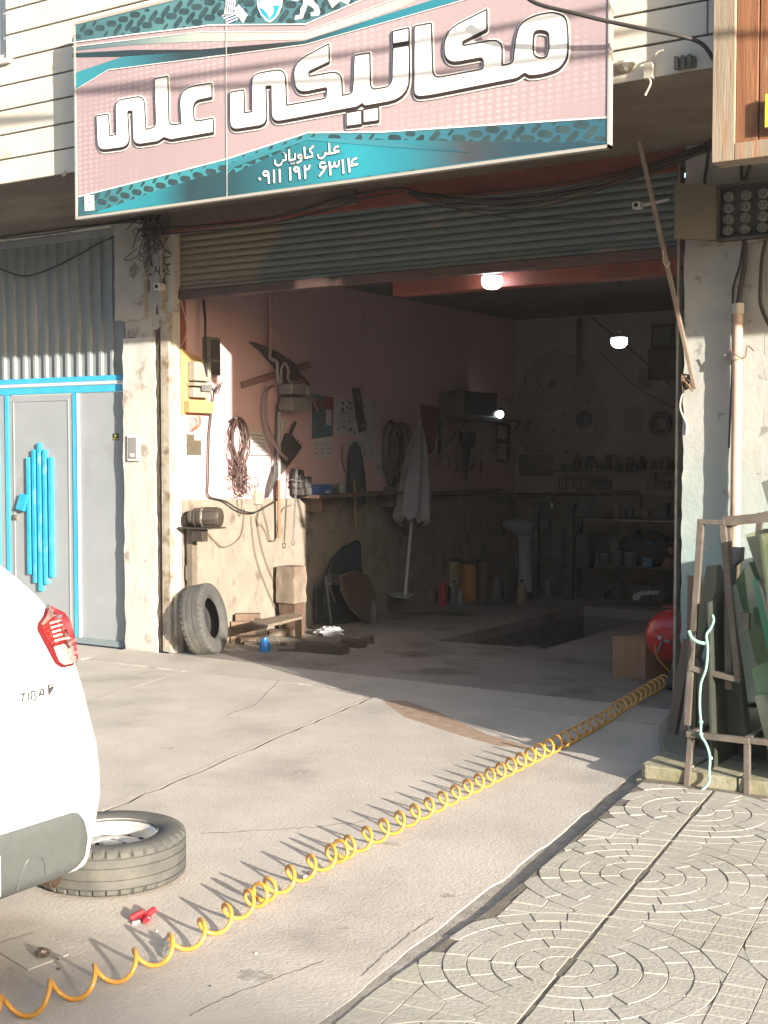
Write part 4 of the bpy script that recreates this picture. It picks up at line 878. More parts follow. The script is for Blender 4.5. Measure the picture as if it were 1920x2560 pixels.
# the deep stack of sheets behind them, leaning with the rack
for i, (lab, c) in enumerate((('olive tinted sheet first in the stack behind the rack', (.07, .085, .05)), ('smoky sheet second in the stack behind the rack', (.05, .055, .045)), ('clouded green sheet last in the stack behind the rack', (.09, .12, .08)))):
    x0 = -1.62 + i * .14; q = MB(); q.prism([V(x0, -1.815 + .03 * i, .10), V(x0 - .16, -1.815 + .03 * i, 1.24 - .02 * i), V(x0 - .16, -.45 + .05 * i, 1.24 - .02 * i), V(x0, -.45 + .05 * i, .10)], (.012, 0, .002))
    solo(q, 'glass_sheet', M('gs%d' % i, c, rough=.15, bump=.02), lab, 'glass sheet', 'glass offcuts on the rack')
q = MB(); q.prism([V(-2.02, -1.74, .10), V(-2.045, -1.74, .90), V(-2.05, -1.2, .97), V(-2.05, -.62, .90), V(-2.02, -.60, .10)], (.010, 0, .001)); solo(q, 'glass_sheet', M('gs_low', (.06, .065, .055), (.045, .05, .04), s=4, rough=.3, bump=.02), 'low dark dusty sheet standing lengthwise inside the foot of the A-frame', 'glass sheet', 'glass offcuts on the rack')
# leaning plank and gray posts at the pillar foot
q = MB(); a = on(1727, 1470, y=-.75); b = on(1680, 1912, y=-1.05)
q.bar(on(1722, 1600, y=-1.0), V(b.x, b.y, .10), .07, .028, up=(.5, 1, 0)); solo(q, 'plank', MATS['greyed_wood'] if 0 else M('plank_dark', (.13, .105, .08), (.09, .07, .055), s=5, rough=.8, bump=.3, st=(5, 5, .6)), 'dark narrow plank leaning on the foot of the right pillar', 'plank', bevel=.002)
q = MB(); q.bar(on(1737, 1440, y=-1.30), on(1730, 1862, y=-1.34), .075, .03, up=(.5, 1, 0)); solo(q, 'plank', M('plank_brown', (.17, .115, .08), (.12, .08, .055), s=5, rough=.8, bump=.3, st=(5, 5, .6)), 'wide brown plank standing behind the left leg of the rack', 'plank', bevel=.002)
cable([on(1725, 1640, y=-1.36), on(1716, 1720, y=-1.36), on(1713, 1785, y=-1.36), on(1720, 1810, y=-1.36), on(1727, 1830, y=-1.36)], .006, 'pale cord hanging down the brown plank', MATS['collar'], 'cord', 'cord')
# green rope
mRope = M('rope_green', (.22, .50, .38), (.30, .58, .46), s=60, rough=.8, bump=.5, bs=200)
yr = -1.76
rp = [on(1781, 1538, y=yr + .04), on(1784, 1552, y=yr + .03), on(1776, 1572, y=yr + .02), on(1766, 1588, y=yr), on(1769, 1620, y=yr), on(1765, 1670, y=yr - .01), on(1752, 1710, y=yr - .01), on(1749, 1760, y=yr - .01), on(1752, 1810, y=yr - .05), on(1752, 1838, y=-1.835), on(1765, 1860, y=-1.84), on(1774, 1890, y=-1.84), on(1773, 1930, y=-1.85), on(1770, 1960, y=-1.862), V(-2.04, -1.93, .006), V(-2.10, -1.985, .006), V(-2.17, -1.99, .006)]
q = MB(); q.tube(smooth_path(rp, 8), .0065, n=8)
for z_ in (1805, 1835, 1895): c_2 = on(1752 if z_ < 1850 else 1776, z_, y=-1.84); q.lathe(c_2 + V(0, 0, -.010), [(.004, 0), (.011, .006), (.011, .014), (.004, .02)], n=8)
solo(q, 'rope', mRope, 'mint green rope hanging down the rack to the paving', 'rope', smooth=60)
q = MB(); q.tube(smooth_path([on(1722, 1578, y=yr), on(1730, 1595, y=yr - .01), on(1745, 1605, y=yr - .01), on(1764, 1609, y=yr)], 6), .0085, n=8); solo(q, 'rope_loop', MATS['rope_green'], 'short pale green loop tied round the left leg of the rack', 'rope', smooth=60)
q = MB(); q.tube(smooth_path([on(1858, 2348, z=.012), on(1836, 2352, z=.01), on(1826, 2370, z=.01), on(1832, 2386, z=.01), on(1850, 2388, z=.012)], 6), .0035, n=6); solo(q, 'twig', MATS['board_yellow'] if 0 else M('straw', (.62, .56, .42), rough=.8, bump=0), 'pale curved twig on the paving at the right', 'twig')
q = MB(); c0 = on(1842, 2026, z=.0); q.lathe(c0, [(.03, 0), (.032, .008), (.02, .018), (.004, .02)], n=9, sq=.7); q.lathe(c0 + V(.035, .01, 0), [(.012, 0), (.012, .008), (.003, .012)], n=7); solo(q, 'shell', M('shell_white', (.75, .70, .58), rough=.6, bump=.1), 'small whitish lump on the paving near the kerb', 'litter')
# ---------------------------------------------------------------- white hatchback, parked along the street
CY = -5.45
YFt = [(.18, -4.72), (.2, -4.70), (.3, -4.70), (.4, -4.68), (.5, -4.665), (.6, -4.643), (.7, -4.622), (.8, -4.617), (.9, -4.628), (1.0, -4.647), (1.1, -4.677), (1.2, -4.727), (1.3, -4.78), (1.45, -4.87), (1.52, -4.98)]
XRt = [(.18, -3.14, .12), (.20, -3.13, .12), (.30, -3.04, .2), (.5, -3.0, .24), (.62, -3.02, .26), (.75, -3.06, .3), (.95, -3.12, .3), (1.05, -3.17, .28), (1.15, -3.25, .26), (1.25, -3.4, .22), (1.35, -3.55, .2), (1.52, -3.85, .2)]
FRt = [(.18, -6.98, .2), (.3, -7.06, .3), (.6, -7.08, .35), (.8, -7.0, .4), (.93, -6.75, .45), (1.0, -6.3, .45), (1.04, -5.95, .3), (1.25, -5.55, .25), (1.45, -5.1, .25), (1.52, -4.9, .2)]
def lerp_t(T, z):
    if z <= T[0][0]: return T[0][1:]
    for a, b in zip(T, T[1:]):
        if z <= b[0]:
            t = (z - a[0]) / (b[0] - a[0]); return tuple(p + (q - p) * t for p, q in zip(a[1:], b[1:]))
    return T[-1][1:]
def loop(z, off=0, n=10):
    yf_ = lerp_t(YFt, z)[0] + off; xr, rc = lerp_t(XRt, z); xr += off; xf, rf = lerp_t(FRt, z); xf -= off; yl = 2 * CY - yf_; P = []
    def arc(cx, cy, r, a0):
        for i in range(n + 1): a = a0 + math.pi / 2 * i / n; P.append(V(cx + r * math.cos(a), cy + r * math.sin(a), z))
    for i in range(6): P.append(V(xr, yl + rc + (yf_ - rc - yl - rc) * i / 6 , z))
    for p in P: p.x -= 0
    arc(xr - rc, yf_ - rc, rc, 0)
    for i in range(1, 10): P.append(V(xr - rc + (xf + rf - xr + rc) * i / 10, yf_, z))
    arc(xf + rf, yf_ - rf, rf, math.pi / 2)
    for i in range(1, 6): P.append(V(xf, yf_ - rf + (yl + rf - yf_ + rf) * i / 6, z))
    arc(xf + rf, yl + rf, rf, math.pi)
    for i in range(1, 10): P.append(V(xf + rf + (xr - rc - xf - rf) * i / 10, yl, z))
    arc(xr - rc, yl + rc, rc, 1.5 * math.pi)
    return P[:-1]
def inside_car(p):
    if not .275 < p.z < 1.52: return False
    yf_ = lerp_t(YFt, p.z)[0]; xr, rc = lerp_t(XRt, p.z)
    if p.x > xr or p.y > yf_: return False
    if p.x > xr - rc and p.y > yf_ - rc: return math.hypot(p.x - xr + rc, p.y - yf_ + rc) < rc
    return True
def carhit(u, v, off=0):
    d = (cF + cR * ((u - 960) / FPX) - cU * ((v - 1280) / FPX)).normalized(); t = 3.0
    while t < 8 and not inside_car(CAM + d * t): t += .02
    a, b = t - .02, t
    for _ in range(20):
        m = (a + b) / 2
        if inside_car(CAM + d * m): b = m
        else: a = m
    p = CAM + d * b; yf_ = lerp_t(YFt, p.z)[0]; xr, rc = lerp_t(XRt, p.z)
    n = V(max(p.x - xr + rc, 0), max(p.y - yf_ + rc, 0), 0)
    n = n.normalized() if n.length > 1e-6 else V(1, 0, 0)
    return p + n * off
car = thing('parked_car', 'white hatchback parked side on with one rear wheel taken off', 'car', (-5.05, CY, 0))
mCar = M('car_white', (.80, .80, .79), rough=.22, bump=0, coat=.5)
q = MB(); zs = [.275, .285, .30, .33, .4, .5, .58, .66, .74, .82, .9, .97, 1.03, 1.08, 1.13, 1.19, 1.25, 1.31, 1.38, 1.45, 1.50, 1.52]
Ls = [loop(z) for z in zs]; n = len(Ls[0])
for L_ in Ls: q.v += L_
for i in range(len(zs) - 1):
    for j in range(n): q.f.append((i * n + j, i * n + (j + 1) % n, (i + 1) * n + (j + 1) % n, (i + 1) * n + j))
q.f.append(tuple(range(n - 1, -1, -1))); q.f.append(tuple(range((len(zs) - 1) * n, len(zs) * n)))
body = q.build('body', mCar, car, smooth=50)
mGrey = M('bumper_grey', (.085, .095, .092), (.075, .082, .08), s=30, rough=.5, bump=.08, bs=200)
# grey lower bumper insert
def rear_pt(y, z, off): 
    yf_ = lerp_t(YFt, z)[0]; xr, rc = lerp_t(XRt, z); 
    if y <= yf_ - rc: return V(xr + off, y, z)
    dy = min(y - (yf_ - rc), rc * .999); x_ = xr - rc + math.sqrt(rc * rc - dy * dy); nn = V(x_ - xr + rc, dy, 0).normalized(); return V(x_, y, z) + nn * off
q = MB(); NY, NZ = 40, 10; yR = -4.838; yL = 2 * CY - yR; rows = []
for i in range(NY + 1):
    t = i / NY; y = yL + (yR - yL) * t; e = min(y - yL, yR - y)
    top = .492 - max(0, .09 - e) ** 2 * 12; bot = .272 + max(0, .10 - e) ** 2 * 4
    if top < bot + .01: top = bot + .01
    for j in range(NZ + 1): 
        s = j / NZ; z = bot + (top - bot) * s; k = .012 * (1 - (2 * s - 1) ** 6) * min(1, e / .012 + .3); q.v.append(rear_pt(y, z, .004 + k))
m = NZ + 1
for i in range(NY):
    for j in range(NZ): q.f.append((i * m + j, (i + 1) * m + j, (i + 1) * m + j + 1, i * m + j + 1))
bmp = q.build('lower_bumper', mGrey, car, smooth=60)
oc = Vector(car['_o'])
q = MB()
for P in ([(33, 2222), (43, 2190), (58, 2152), (72, 2142), (92, 2140), (102, 2152), (105, 2185)],):
    q.tube(smooth_path([carhit(u, v, .016) for u, v in P], 4), .004, n=6)
q.build('bumper_crease', mGrey, bmp, loc=oc)
# number plate
q = MB(); q.box(-3.012, -2.975, CY - .26, -5.232, .315, .440); q.build('number_plate', M('plate_white', (.72, .72, .70), rough=.35, bump=0), car, bevel=.006)
# exhaust
c0 = V(-3.17, -4.945, .275)
q = MB(); q.lathe(c0, [(.032, 0), (.032, .10), (.029, .10), (.027, .02), (.001, .02)], n=20, axis=(1, .15, -.08)); q.build('tailpipe', M('exhaust', (.20, .15, .11), rough=.4, metal=.7, bump=0), car, smooth=40)
# tail lamp
def patch(pts, off, th, name, mat, parent, n=26):
    # a lens that follows the body: fan-gridded outline from photo points laid on the skin
    C2 = Vector((sum(p[0] for p in pts) / len(pts), sum(p[1] for p in pts) / len(pts)))
    R_ = rounded([(p[0], p[1], 5) for p in pts], 3); q = MB(); K = 5; m_ = len(R_)
    for k in range(K + 1):
        f = 1 - k / K * .999
        for r_ in R_: P = C2 + (r_ - C2) * f; q.v.append(carhit(P.x, P.y, off + th * min(1, k * 1.0)))
    for k in range(K):
        for i in range(m_): q.f.append((k * m_ + i, k * m_ + (i + 1) % m_, (k + 1) * m_ + (i + 1) % m_, (k + 1) * m_ + i))
    return q.build(name, mat, parent, smooth=50, loc=oc)
mLens = M('lamp_red', (.22, .008, .008), (.34, .018, .016), s=60, rough=.15, bump=.3, bs=120, c3=(.55, .12, .10), s3=90, t3=.62, w3=.05)
mLensR = M('lamp_rim', (.14, .012, .016), rough=.2, bump=0); mLensC = M('lamp_clear', (.42, .40, .37), (.26, .21, .19), s=50, rough=.12, bump=.3, bs=90, st=(1, 1, 2.5))
mLensT = M('lamp_smoke', (.26, .16, .14), rough=.15, bump=0)
out = [(116, 1509), (140, 1521), (162, 1532), (178, 1556), (187, 1592), (193, 1625), (195, 1650), (180, 1664), (154, 1670), (138, 1660), (124, 1636), (106, 1602), (92, 1574), (93, 1558), (106, 1540), (113, 1522)]
lamp = patch(out, .002, .005, 'tail_lamp', mLensR, car)
patch([(118, 1514), (140, 1524), (158, 1534), (150, 1540), (128, 1540), (108, 1554), (100, 1564), (98, 1560), (110, 1541)], .008, .004, 'smoked_tip', mLensT, lamp)
patch([(112, 1550), (130, 1540), (160, 1535), (175, 1558), (185, 1595), (150, 1606), (126, 1612), (110, 1590), (100, 1570)], .008, .005, 'red_lens', mLens, lamp)
patch([(128, 1616), (150, 1610), (186, 1600), (191, 1625), (192, 1648), (178, 1658), (156, 1663), (143, 1654)], .008, .005, 'clear_lens', mLensC, lamp)
q = MB()
for k in range(5):
    v0 = 1556 + k * 11; q.tube([carhit(116 + k * 3, v0 + 2, .014), carhit(134 + k * 3, v0 - 3, .014), carhit(150 + k * 3, v0 - 5, .014)], .004, n=6)
q.build('reflector', M('reflector_white', (.80, .62, .55), rough=.15, bump=0), lamp, loc=oc)
# badge
cb = crop(0, 1680, .12055)
mBad = M('badge_grey', (.05, .05, .05), rough=.3, metal=.3, bump=0)
q = MB()
for s_ in ([(402, 462), (520, 436)], [(474, 450), (452, 618)], [(575, 420), (588, 520), (566, 592)], [(640, 400), (650, 480), (630, 580)], [(632, 405), (735, 390), (738, 430), (690, 478), (742, 520), (735, 555), (675, 600)], [(790, 515), (850, 350), (882, 350), (900, 495)], [(818, 462), (890, 462)]):
    q.tube([carhit(*cb([p])[0], .003) for p in s_], .0026, n=6)
pl_ = cb([(980, 275), (1020, 252), (1130, 235), (1132, 420), (1095, 462), (1000, 495), (978, 455)])
q.build('badge', mBad, car)
bp_ = patch([(u, v) for u, v in pl_], .001, .003, 'badge_plate', mBad, car)
q = MB(); q.tube([carhit(*cb([p])[0], .0075) for p in [(1000, 310), (1035, 275), (1080, 272), (1095, 310), (1065, 375), (1012, 455), (1070, 430), (1125, 412)]], .0018, n=6); q.build('badge_numeral', mCar, bp_, loc=oc)
# glass, arches and the three wheels that stay on
mCG = M('car_glass', (.03, .035, .04), rough=.05, bump=0)
q = MB()
NY, NZ = 12, 5
for i in range(NY + 1):
    for j in range(NZ + 1): q.v.append(rear_pt(CY - .50 + 1.0 * i / NY, 1.20 + .26 * j / NZ, .004))
for i in range(NY):
    for j in range(NZ): q.f.append((i * (NZ + 1) + j, (i + 1) * (NZ + 1) + j, (i + 1) * (NZ + 1) + j + 1, i * (NZ + 1) + j + 1))
q.build('rear_window', mCG, car)
for sgn in (1, -1):
    for x0, x1, x2, x3 in ((-4.62, -3.95, -4.05, -4.58), (-5.5, -4.68, -4.70, -5.18)):
        P = []
        for x_, z_ in ((x0, 1.12), (x1, 1.12), (x2, 1.42), (x3, 1.42)):
            yv = lerp_t(YFt, z_)[0] + .004; P.append(V(x_, yv if sgn > 0 else 2 * CY - yv, z_))
        q = MB(); q.prism(P, (0, .003 * sgn, 0)); q.build('side_window', mCG, car)
mRub = M('tyre_rubber', (.080, .080, .076), (.055, .055, .053), s=5, rough=.85, bump=.15, bs=60, c3=(.13, .125, .105), s3=3, t3=.6, w3=.1)
mRubI = M('tyre_inside', (.03, .03, .03), rough=.9, bump=0)
mAlu = M('wheel_silver', (.62, .60, .57), (.50, .49, .47), s=6, rough=.38, metal=.35, bump=.05)
def tyre_mesh(c, axis, ref, R=.285, W=.18, rr=.175, seg=216, open_=True):
    c = Vector(c); d = Vector(axis).normalized(); qv = Vector(ref); qv = (qv - d * qv.dot(d)).normalized(); tv = d.cross(qv)
    h = W / 2; g = .006
    prof = [(rr - .004, h * .62), (rr, h * .78), (rr + .01, h * .92), (rr + .03, h), (R * .80, h * 1.03), (R * .90, h), (R * .955, h * .93)]
    prof += [(R * .985, h * .84), (R * .99, h * .70)]
    for a, b in ((.66, .60), (.28, .22), (-.22, -.28), (-.60, -.66)):
        prof += [(R * .995, h * (a + .001)), (R * .995 - g, h * (a - .01)), (R * .995 - g, h * (b + .01)), (R * .995, h * (b - .001))]
    prof += [(R * .99, -h * .70), (R * .985, -h * .84), (R * .955, -h * .93), (R * .90, -h), (R * .80, -h * 1.03), (rr + .03, -h), (rr + .01, -h * .92), (rr, -h * .78), (rr - .004, -h * .62)]
    q = MB(); n = len(prof)
    for i in range(seg):
        a = 2 * math.pi * i / seg
        for r, hh in prof:
            r2 = r
            if abs(hh) > h * .67 and r > R * .95 and i % 6 in (0,): r2 = r - .011
            if h * .3 < abs(hh) < h * .58 and i % 8 == 3: r2 = r - .007
            q.v.append(c + d * hh + (qv * math.cos(a) + tv * math.sin(a)) * r2)
    for i in range(seg):
        j = (i + 1) % seg
        for k in range(n - 1): q.f.append((i * n + k, j * n + k, j * n + k + 1, i * n + k + 1))
    inner = MB()
    pr2 = [(rr - .004, h * .62), (rr + .012, h * .7), (R * .86, h * .80), (R * .93, h * .4), (R * .93, -h * .4), (R * .86, -h * .80), (rr + .012, -h * .7), (rr - .004, -h * .62)]
    inner.lathe(c, pr2, n=48, axis=d, ref=qv, cap=False)
    return q, inner
def rim_parts(root, c, axis, ref, h=.09, rr=.172, mat=mAlu):
    c = Vector(c); d = Vector(axis).normalized(); qv = Vector(ref); qv = (qv - d * qv.dot(d)).normalized(); tv = d.cross(qv); o0 = Vector(root['_o'])
    q = MB(); q.lathe(c, [(rr + .004, h * .90), (rr + .009, h * .82), (rr, h * .74), (rr - .010, h * .55), (rr - .014, h * .30), (.150, h * .16), (.120, h * .30), (.085, h * .44), (.062, h * .40), (.050, h * .22), (.034, h * .20), (.032, h * .42), (.001, h * .45)], n=60, axis=d, ref=qv, cap=False)
    q.lathe(c, [(rr - .014, h * .30), (rr - .014, -h * .7), (rr + .006, -h * .86)], n=60, axis=d, ref=qv, cap=False)
    rim = q.build('rim', mat, root, smooth=40)
    q = MB()
    for i in range(10):
        a = 2 * math.pi * i / 10; p = c + (qv * math.cos(a) + tv * math.sin(a)) * .128 + d * (h * .16)
        q.lathe(p, [(.001, .0115), (.017, .0105), (.019, .004)], n=12, axis=d, ref=(qv * math.cos(a) + tv * math.sin(a)), cap=False, sq=1.3)
    q.build('vent_hole', mDark, rim, loc=o0)
    for i in range(4):
        q = MB(); a = 2 * math.pi * (i + .4) / 4; p = c + (qv * math.cos(a) + tv * math.sin(a)) * .052 + d * (h * .24); q.cyl(p, p + d * .012, .009, n=8); q.build('lug_seat', mDark, rim, loc=o0)
wx = -3.75
for x_, y_, s_ in ((-6.25, 2 * CY + 4.66, -1), (wx, 2 * CY + 4.66, -1), (-6.25, -4.66, 1)):
    yc_ = y_ - s_ * .09; q, inn = tyre_mesh((x_, yc_, .285), (0, s_, 0), (1, 0, 0), seg=72); w_ = q.build('wheel', mRub, car)
    r_ = MB(); r_.lathe((x_, yc_, .285), [(.172, .08), (.16, .03), (.10, .04), (.05, .02), (.001, .03)], n=30, axis=(0, s_, 0), cap=False); r_.build('rim', mAlu, w_, smooth=40, loc=oc)
for x_, y_, s_ in ((-6.25, 2 * CY + 4.66, -1), (wx, 2 * CY + 4.66, -1), (-6.25, -4.66, 1), (wx, -4.66, 1)):
    q = MB(); P = [V(x_ + .335 * math.cos(a), y_ + s_ * .006 - s_ * 0, .285 + .335 * math.sin(a)) for a in [math.pi * (i / 20) for i in range(21)]] + [V(x_ - .335, y_ + s_ * .006, .18), V(x_ + .335, y_ + s_ * .006, .18)]
    q.prism(P, (0, s_ * .004, 0)); q.build('wheel_arch', mDark, car)
q = MB(); q.cyl((wx, -4.70, .30), (wx, -4.60, .30), .10, n=24); q.cyl((wx, -4.60, .30), (wx, -4.57, .30), .04, n=16); q.build('brake_drum', mBoxD, car, smooth=40)

# the wheel that was taken off, flat on the concrete
wc = V(-3.52, -4.235, .098)
tw = thing('removed_wheel', 'car wheel with a silver rim lying flat beside the white car', 'wheel', (wc.x, wc.y, 0))
q, inn = tyre_mesh(wc, (0, 0, 1), (1, 0, 0), R=.285, W=.175); q.build('tyre', mRub, tw, smooth=35)
rim_parts(tw, wc, (0, 0, 1), (1, 0, 0), h=.0875)
# the worn tyre leaning at the door post
wc = V(-6.80, .14, .283); ax = V(.931, .30, .19)
lt = thing('tyre', 'worn dusty tyre without a rim leaning at the left door post', 'tyre', (wc.x, wc.y, 0))
q, inn = tyre_mesh(wc, ax, (0, 0, 1), R=.285, W=.185, rr=.165); tb = q.build('tread', mRub, lt, smooth=35)
inn.build('tyre_lining', mRubI, lt, smooth=40)

# ---------------------------------------------------------------- coiled air hose
mHose = M('hose_yellow', (.55, .275, .045), (.46, .235, .05), s=20, rough=.28, bump=0)
ax_pts = [V(-2.93, -5.9, 0), V(-2.86, -5.45, 0), V(-2.79, -5.05, 0), V(-2.775, -4.6, 0), V(-2.85, -4.06, 0), V(-2.90, -3.14, 0), V(-2.94, -2.2, 0), V(-2.99, -1.1, 0), V(-3.09, .0, 0), V(-3.15, .70, 0)]
ap = smooth_path(ax_pts, 24); pts = []; th = 0; rh = .0074; Rc = .0375
acc = 0
for i in range(len(ap) - 1):
    a, b = ap[i], ap[i + 1]; t = (b - a); L_ = t.length; t.normalize(); nn = V(-t.y, t.x, 0) * -1
    k = 10
    for j in range(k):
        p = a + (b - a) * (j / k); y = p.y
        pitch = .158 if y < -4.6 else (.158 - .036 * (y + 4.6) / 2.2 if y < -2.4 else (.122 - .018 * (y + 2.4) / 2.9))
        if abs(y + 4.18) < .055 or abs(y + 3.62) < .05: pitch *= .4
        th += 2 * math.pi * (L_ / k) / pitch
        zg = .016 if y > -.5 else (.004 if True else 0)
        R2 = Rc * (1 + .05 * math.sin(y * 3.1))
        pts.append((p + nn * (R2 * math.sin(th)) + V(0, 0, zg + rh + R2 - R2 * math.cos(th))).copy())
    acc += L_
# resample by angle: keep enough points per turn
E0 = pts[-1]; V0 = on(1655, 1600, y=.62)
pts += smooth_path([E0, E0 + V(.02, .06, .05), V(-3.22, .72, .20), V(-3.235, .70, .30)], 6)
q = MB(); q.tube(pts, rh, n=8); solo(q, 'air_hose', mHose, 'long yellow coiled air hose stretched across the concrete to the red tank', 'air hose', smooth=60)
# ---------------------------------------------------------------- things on the pink wall
WX = -7.0
def W(u, v, off=.0): return on(u, v, x=WX + off)
def wplate(name, P, off, th, mat, label=None, cat=None, parent=None, group=None, bevel=0):
    q = MB(); q.prism([W(u, v, off + th) for u, v in P], (-th, 0, 0))
    if parent is not None: return q.build(name, mat, parent, bevel=bevel)
    return solo(q, name, mat, label, cat, group, bevel=bevel)
mMetal = M('dull_steel', (.22, .22, .21), (.15, .15, .145), s=12, rough=.45, metal=.3, bump=.1)
mBlk = M('black_plastic', (.045, .043, .043), (.07, .067, .065), s=8, rough=.5, bump=.05)
mPap = M('paper_white', (.50, .47, .46), (.44, .41, .40), s=6, rough=.9, bump=.05)
mPapD = M('paper_print', (.09, .08, .09), (.16, .14, .14), s=30, rough=.9, bump=0)
mCream2 = M('meter_cream', (.34, .31, .25), (.26, .235, .19), s=8, rough=.5, bump=.05)
mOrB = M('board_orange', (.42, .28, .13), (.36, .23, .10), s=8, rough=.7)
mGasG = M('gas_pipe_grey', (.34, .33, .32), (.26, .25, .24), s=12, rough=.5, bump=.1)
mRubH = M('rubber_hose', (.055, .05, .05), (.09, .08, .075), s=10, rough=.6, bump=.1)
mBrownW = M('brown_old_wood', (.13, .08, .055), (.08, .05, .035), s=5, rough=.8, bump=.3, st=(4, 4, .8))
# electricity meter on its orange board
em_ = thing('electricity_meter', 'cream electricity meter on an orange board in the sunlight at the door', 'electricity meter', tuple(W(480, 1040)))
wplate('board', [(452, 870), (520, 905), (518, 1035), (455, 1037)], .0, .02, mOrB, parent=em_)
q = MB(); a = W(466, 905); b = W(508, 1000)
def wbox(mb, u0, v0, u1, v1, off, th):      # axis-aligned box on the wall between two photo corners
    a = W(u0, v0); b = W(u1, v1); mb.box(WX + off, WX + off + th, min(a.y, b.y), max(a.y, b.y), min(a.z, b.z), max(a.z, b.z)); return mb
wbox(q, 464, 904, 506, 955, .022, .075); wbox(q, 462, 956, 508, 968, .022, .085); wbox(q, 464, 969, 504, 996, .022, .065); q.build('meter_case', mCream2, em_, bevel=.008)
q = wbox(MB(), 478, 962, 504, 980, .1075, .004); q.build('dial_window', mMetal, em_)
q = wbox(MB(), 455, 1002, 516, 1034, .0205, .06); q.build('terminal_cover', mOrB, em_, bevel=.005)
q = MB()
for k in range(3): q.tube(smooth_path([W(478 + k * 8, 1040, .05), W(474 + k * 6, 1060, .06), W(488, 1075 - k * 3, .06), W(502 - k * 2, 1060, .06), W(500 - k * 2, 1040, .05)], 5), .0035, n=6)
q.build('red_wires', M('wire_red', (.62, .13, .08), rough=.5, bump=0), em_)
# breaker cabinet above it
bc = thing('breaker_box', 'dark glass fronted breaker box on the wall above the meter', 'breaker box', tuple(W(525, 940)))
wbox(MB(), 505, 842, 538, 940, .0, .06).build('box_body', M('breaker_grey', (.14, .13, .125), rough=.4, bump=.05), bc, bevel=.005)
wbox(MB(), 513, 850, 534, 900, .061, .006).build('cover', mBlk, bc); wbox(MB(), 513, 905, 534, 938, .061, .006).build('cover', mBlk, bc)
cable([W(509, 750, .06), W(513, 800, .11), W(513, 850, .13), W(515, 900, .13), W(516, 950, .08)], .011, 'thick black cable falling past the breaker box', group=None)
cable([W(516, 964, .06), W(530, 970, .06), W(534, 985, .04), W(530, 1020, .03), W(524, 1080, .03), W(522, 1130, .03), W(521, 1200, .03), W(522, 1240, .03), W(560, 1252, .05), W(600, 1275, .07), W(636, 1281, .07), W(668, 1265, .05), W(695, 1248, .03)], .0075, 'black cable looping from the meter down and across the top of the dado', n=6)
q = MB()
for k in range(4): q.tube(smooth_path([W(536, 985, .03), W(545 + k * 2, 965, .05), W(556 - k * 3, 955 + k * 9, .05), W(545, 975 + k * 5, .04)], 4), .0035, n=5)
solo(q, 'wire_tangle', mRubH, 'small twist of wires beside the electricity meter', 'wire')
wplate('sheet_patch', [(467, 1086), (486, 1086), (486, 1100), (503, 1101), (503, 1138), (467, 1138)], .001, .003, M('patch_black', (.07, .06, .045), (.10, .09, .06), s=30, rough=.7), 'black cornered patch of sheet on the sunlit wall', 'patch')
wplate('sticky_note', [(489, 1139), (504, 1139), (504, 1156), (489, 1156)], .001, .002, M('note_yellow', (.70, .72, .25), rough=.8, bump=0), 'small yellow note under the black wall patch', 'note')
q = MB()
for P in ([(455, 1078), (458, 1090), (463, 1080)], [(462, 1086), (472, 1084)], [(455, 1110), (460, 1108)], [(456, 1118), (459, 1122)], [(462, 1108), (466, 1112), (463, 1118)]): q.tube([W(u, v, .002) for u, v in P], .003, n=5)
solo(q, 'wall_scribble', M('scribble_green', (.06, .18, .16), rough=.8, bump=0), 'faint green scribbles on the wall beside the black patch', 'scribble')
cable([W(452, 750, .02), W(462, 790, .03), W(466, 830, .02), W(456, 860, .02), W(448, 870, .02)], .004, 'thin pale wire curling down the corner by the shutter rail', mPipe, 'wire', 'wire')
# coiled cable on a peg
q = MB(); random.seed(21)
for k in range(11):
    cx = 598 + rnd(-5, 5); wdt = rnd(14, 24); top = 1040 + rnd(-6, 14); bot = 1150 + rnd(0, 80); sw = rnd(-8, 8); P = []
    for i in range(20):
        a = 2 * math.pi * i / 20; t = (1 - math.cos(a)) / 2
        P.append(W(cx + math.sin(a) * wdt * (1 - .55 * math.exp(-((t - .72) / .16) ** 2)) + sw * t * t, top + (bot - top) * t, .04 + .035 * math.sin(a * 2 + k) + .002 * k))
    q.tube(smooth_path(P + P[:1], 2), rnd(.0035, .0055), n=6)
for k in range(7):
    P = [W(rnd(570, 625), rnd(1160, 1245), rnd(.02, .09)) for _ in range(5)]; q.tube(smooth_path(P + P[:1], 6), .004, n=5)
for k in range(4): q.tube(smooth_path([W(578 + 4 * k, 1140 + k * 4, .09), W(598, 1145 + k * 5, .11), W(612 - 2 * k, 1150 - k * 3, .09)], 4), .005, n=6)
q.tube(smooth_path([W(612, 1190, .06), W(640, 1195, .06), W(645, 1215, .05), W(628, 1213, .05), W(612, 1200, .05)], 6), .0035, n=5)
q.cyl(W(590, 1045, 0), W(590, 1045, .12), .012, n=8)
solo(q, 'cable_hank', M('cable_taupe', (.10, .06, .05), (.06, .038, .034), s=15, rough=.6, bump=.1), 'tangled hank of brown cable hanging on a peg at the shadow edge', 'cable')
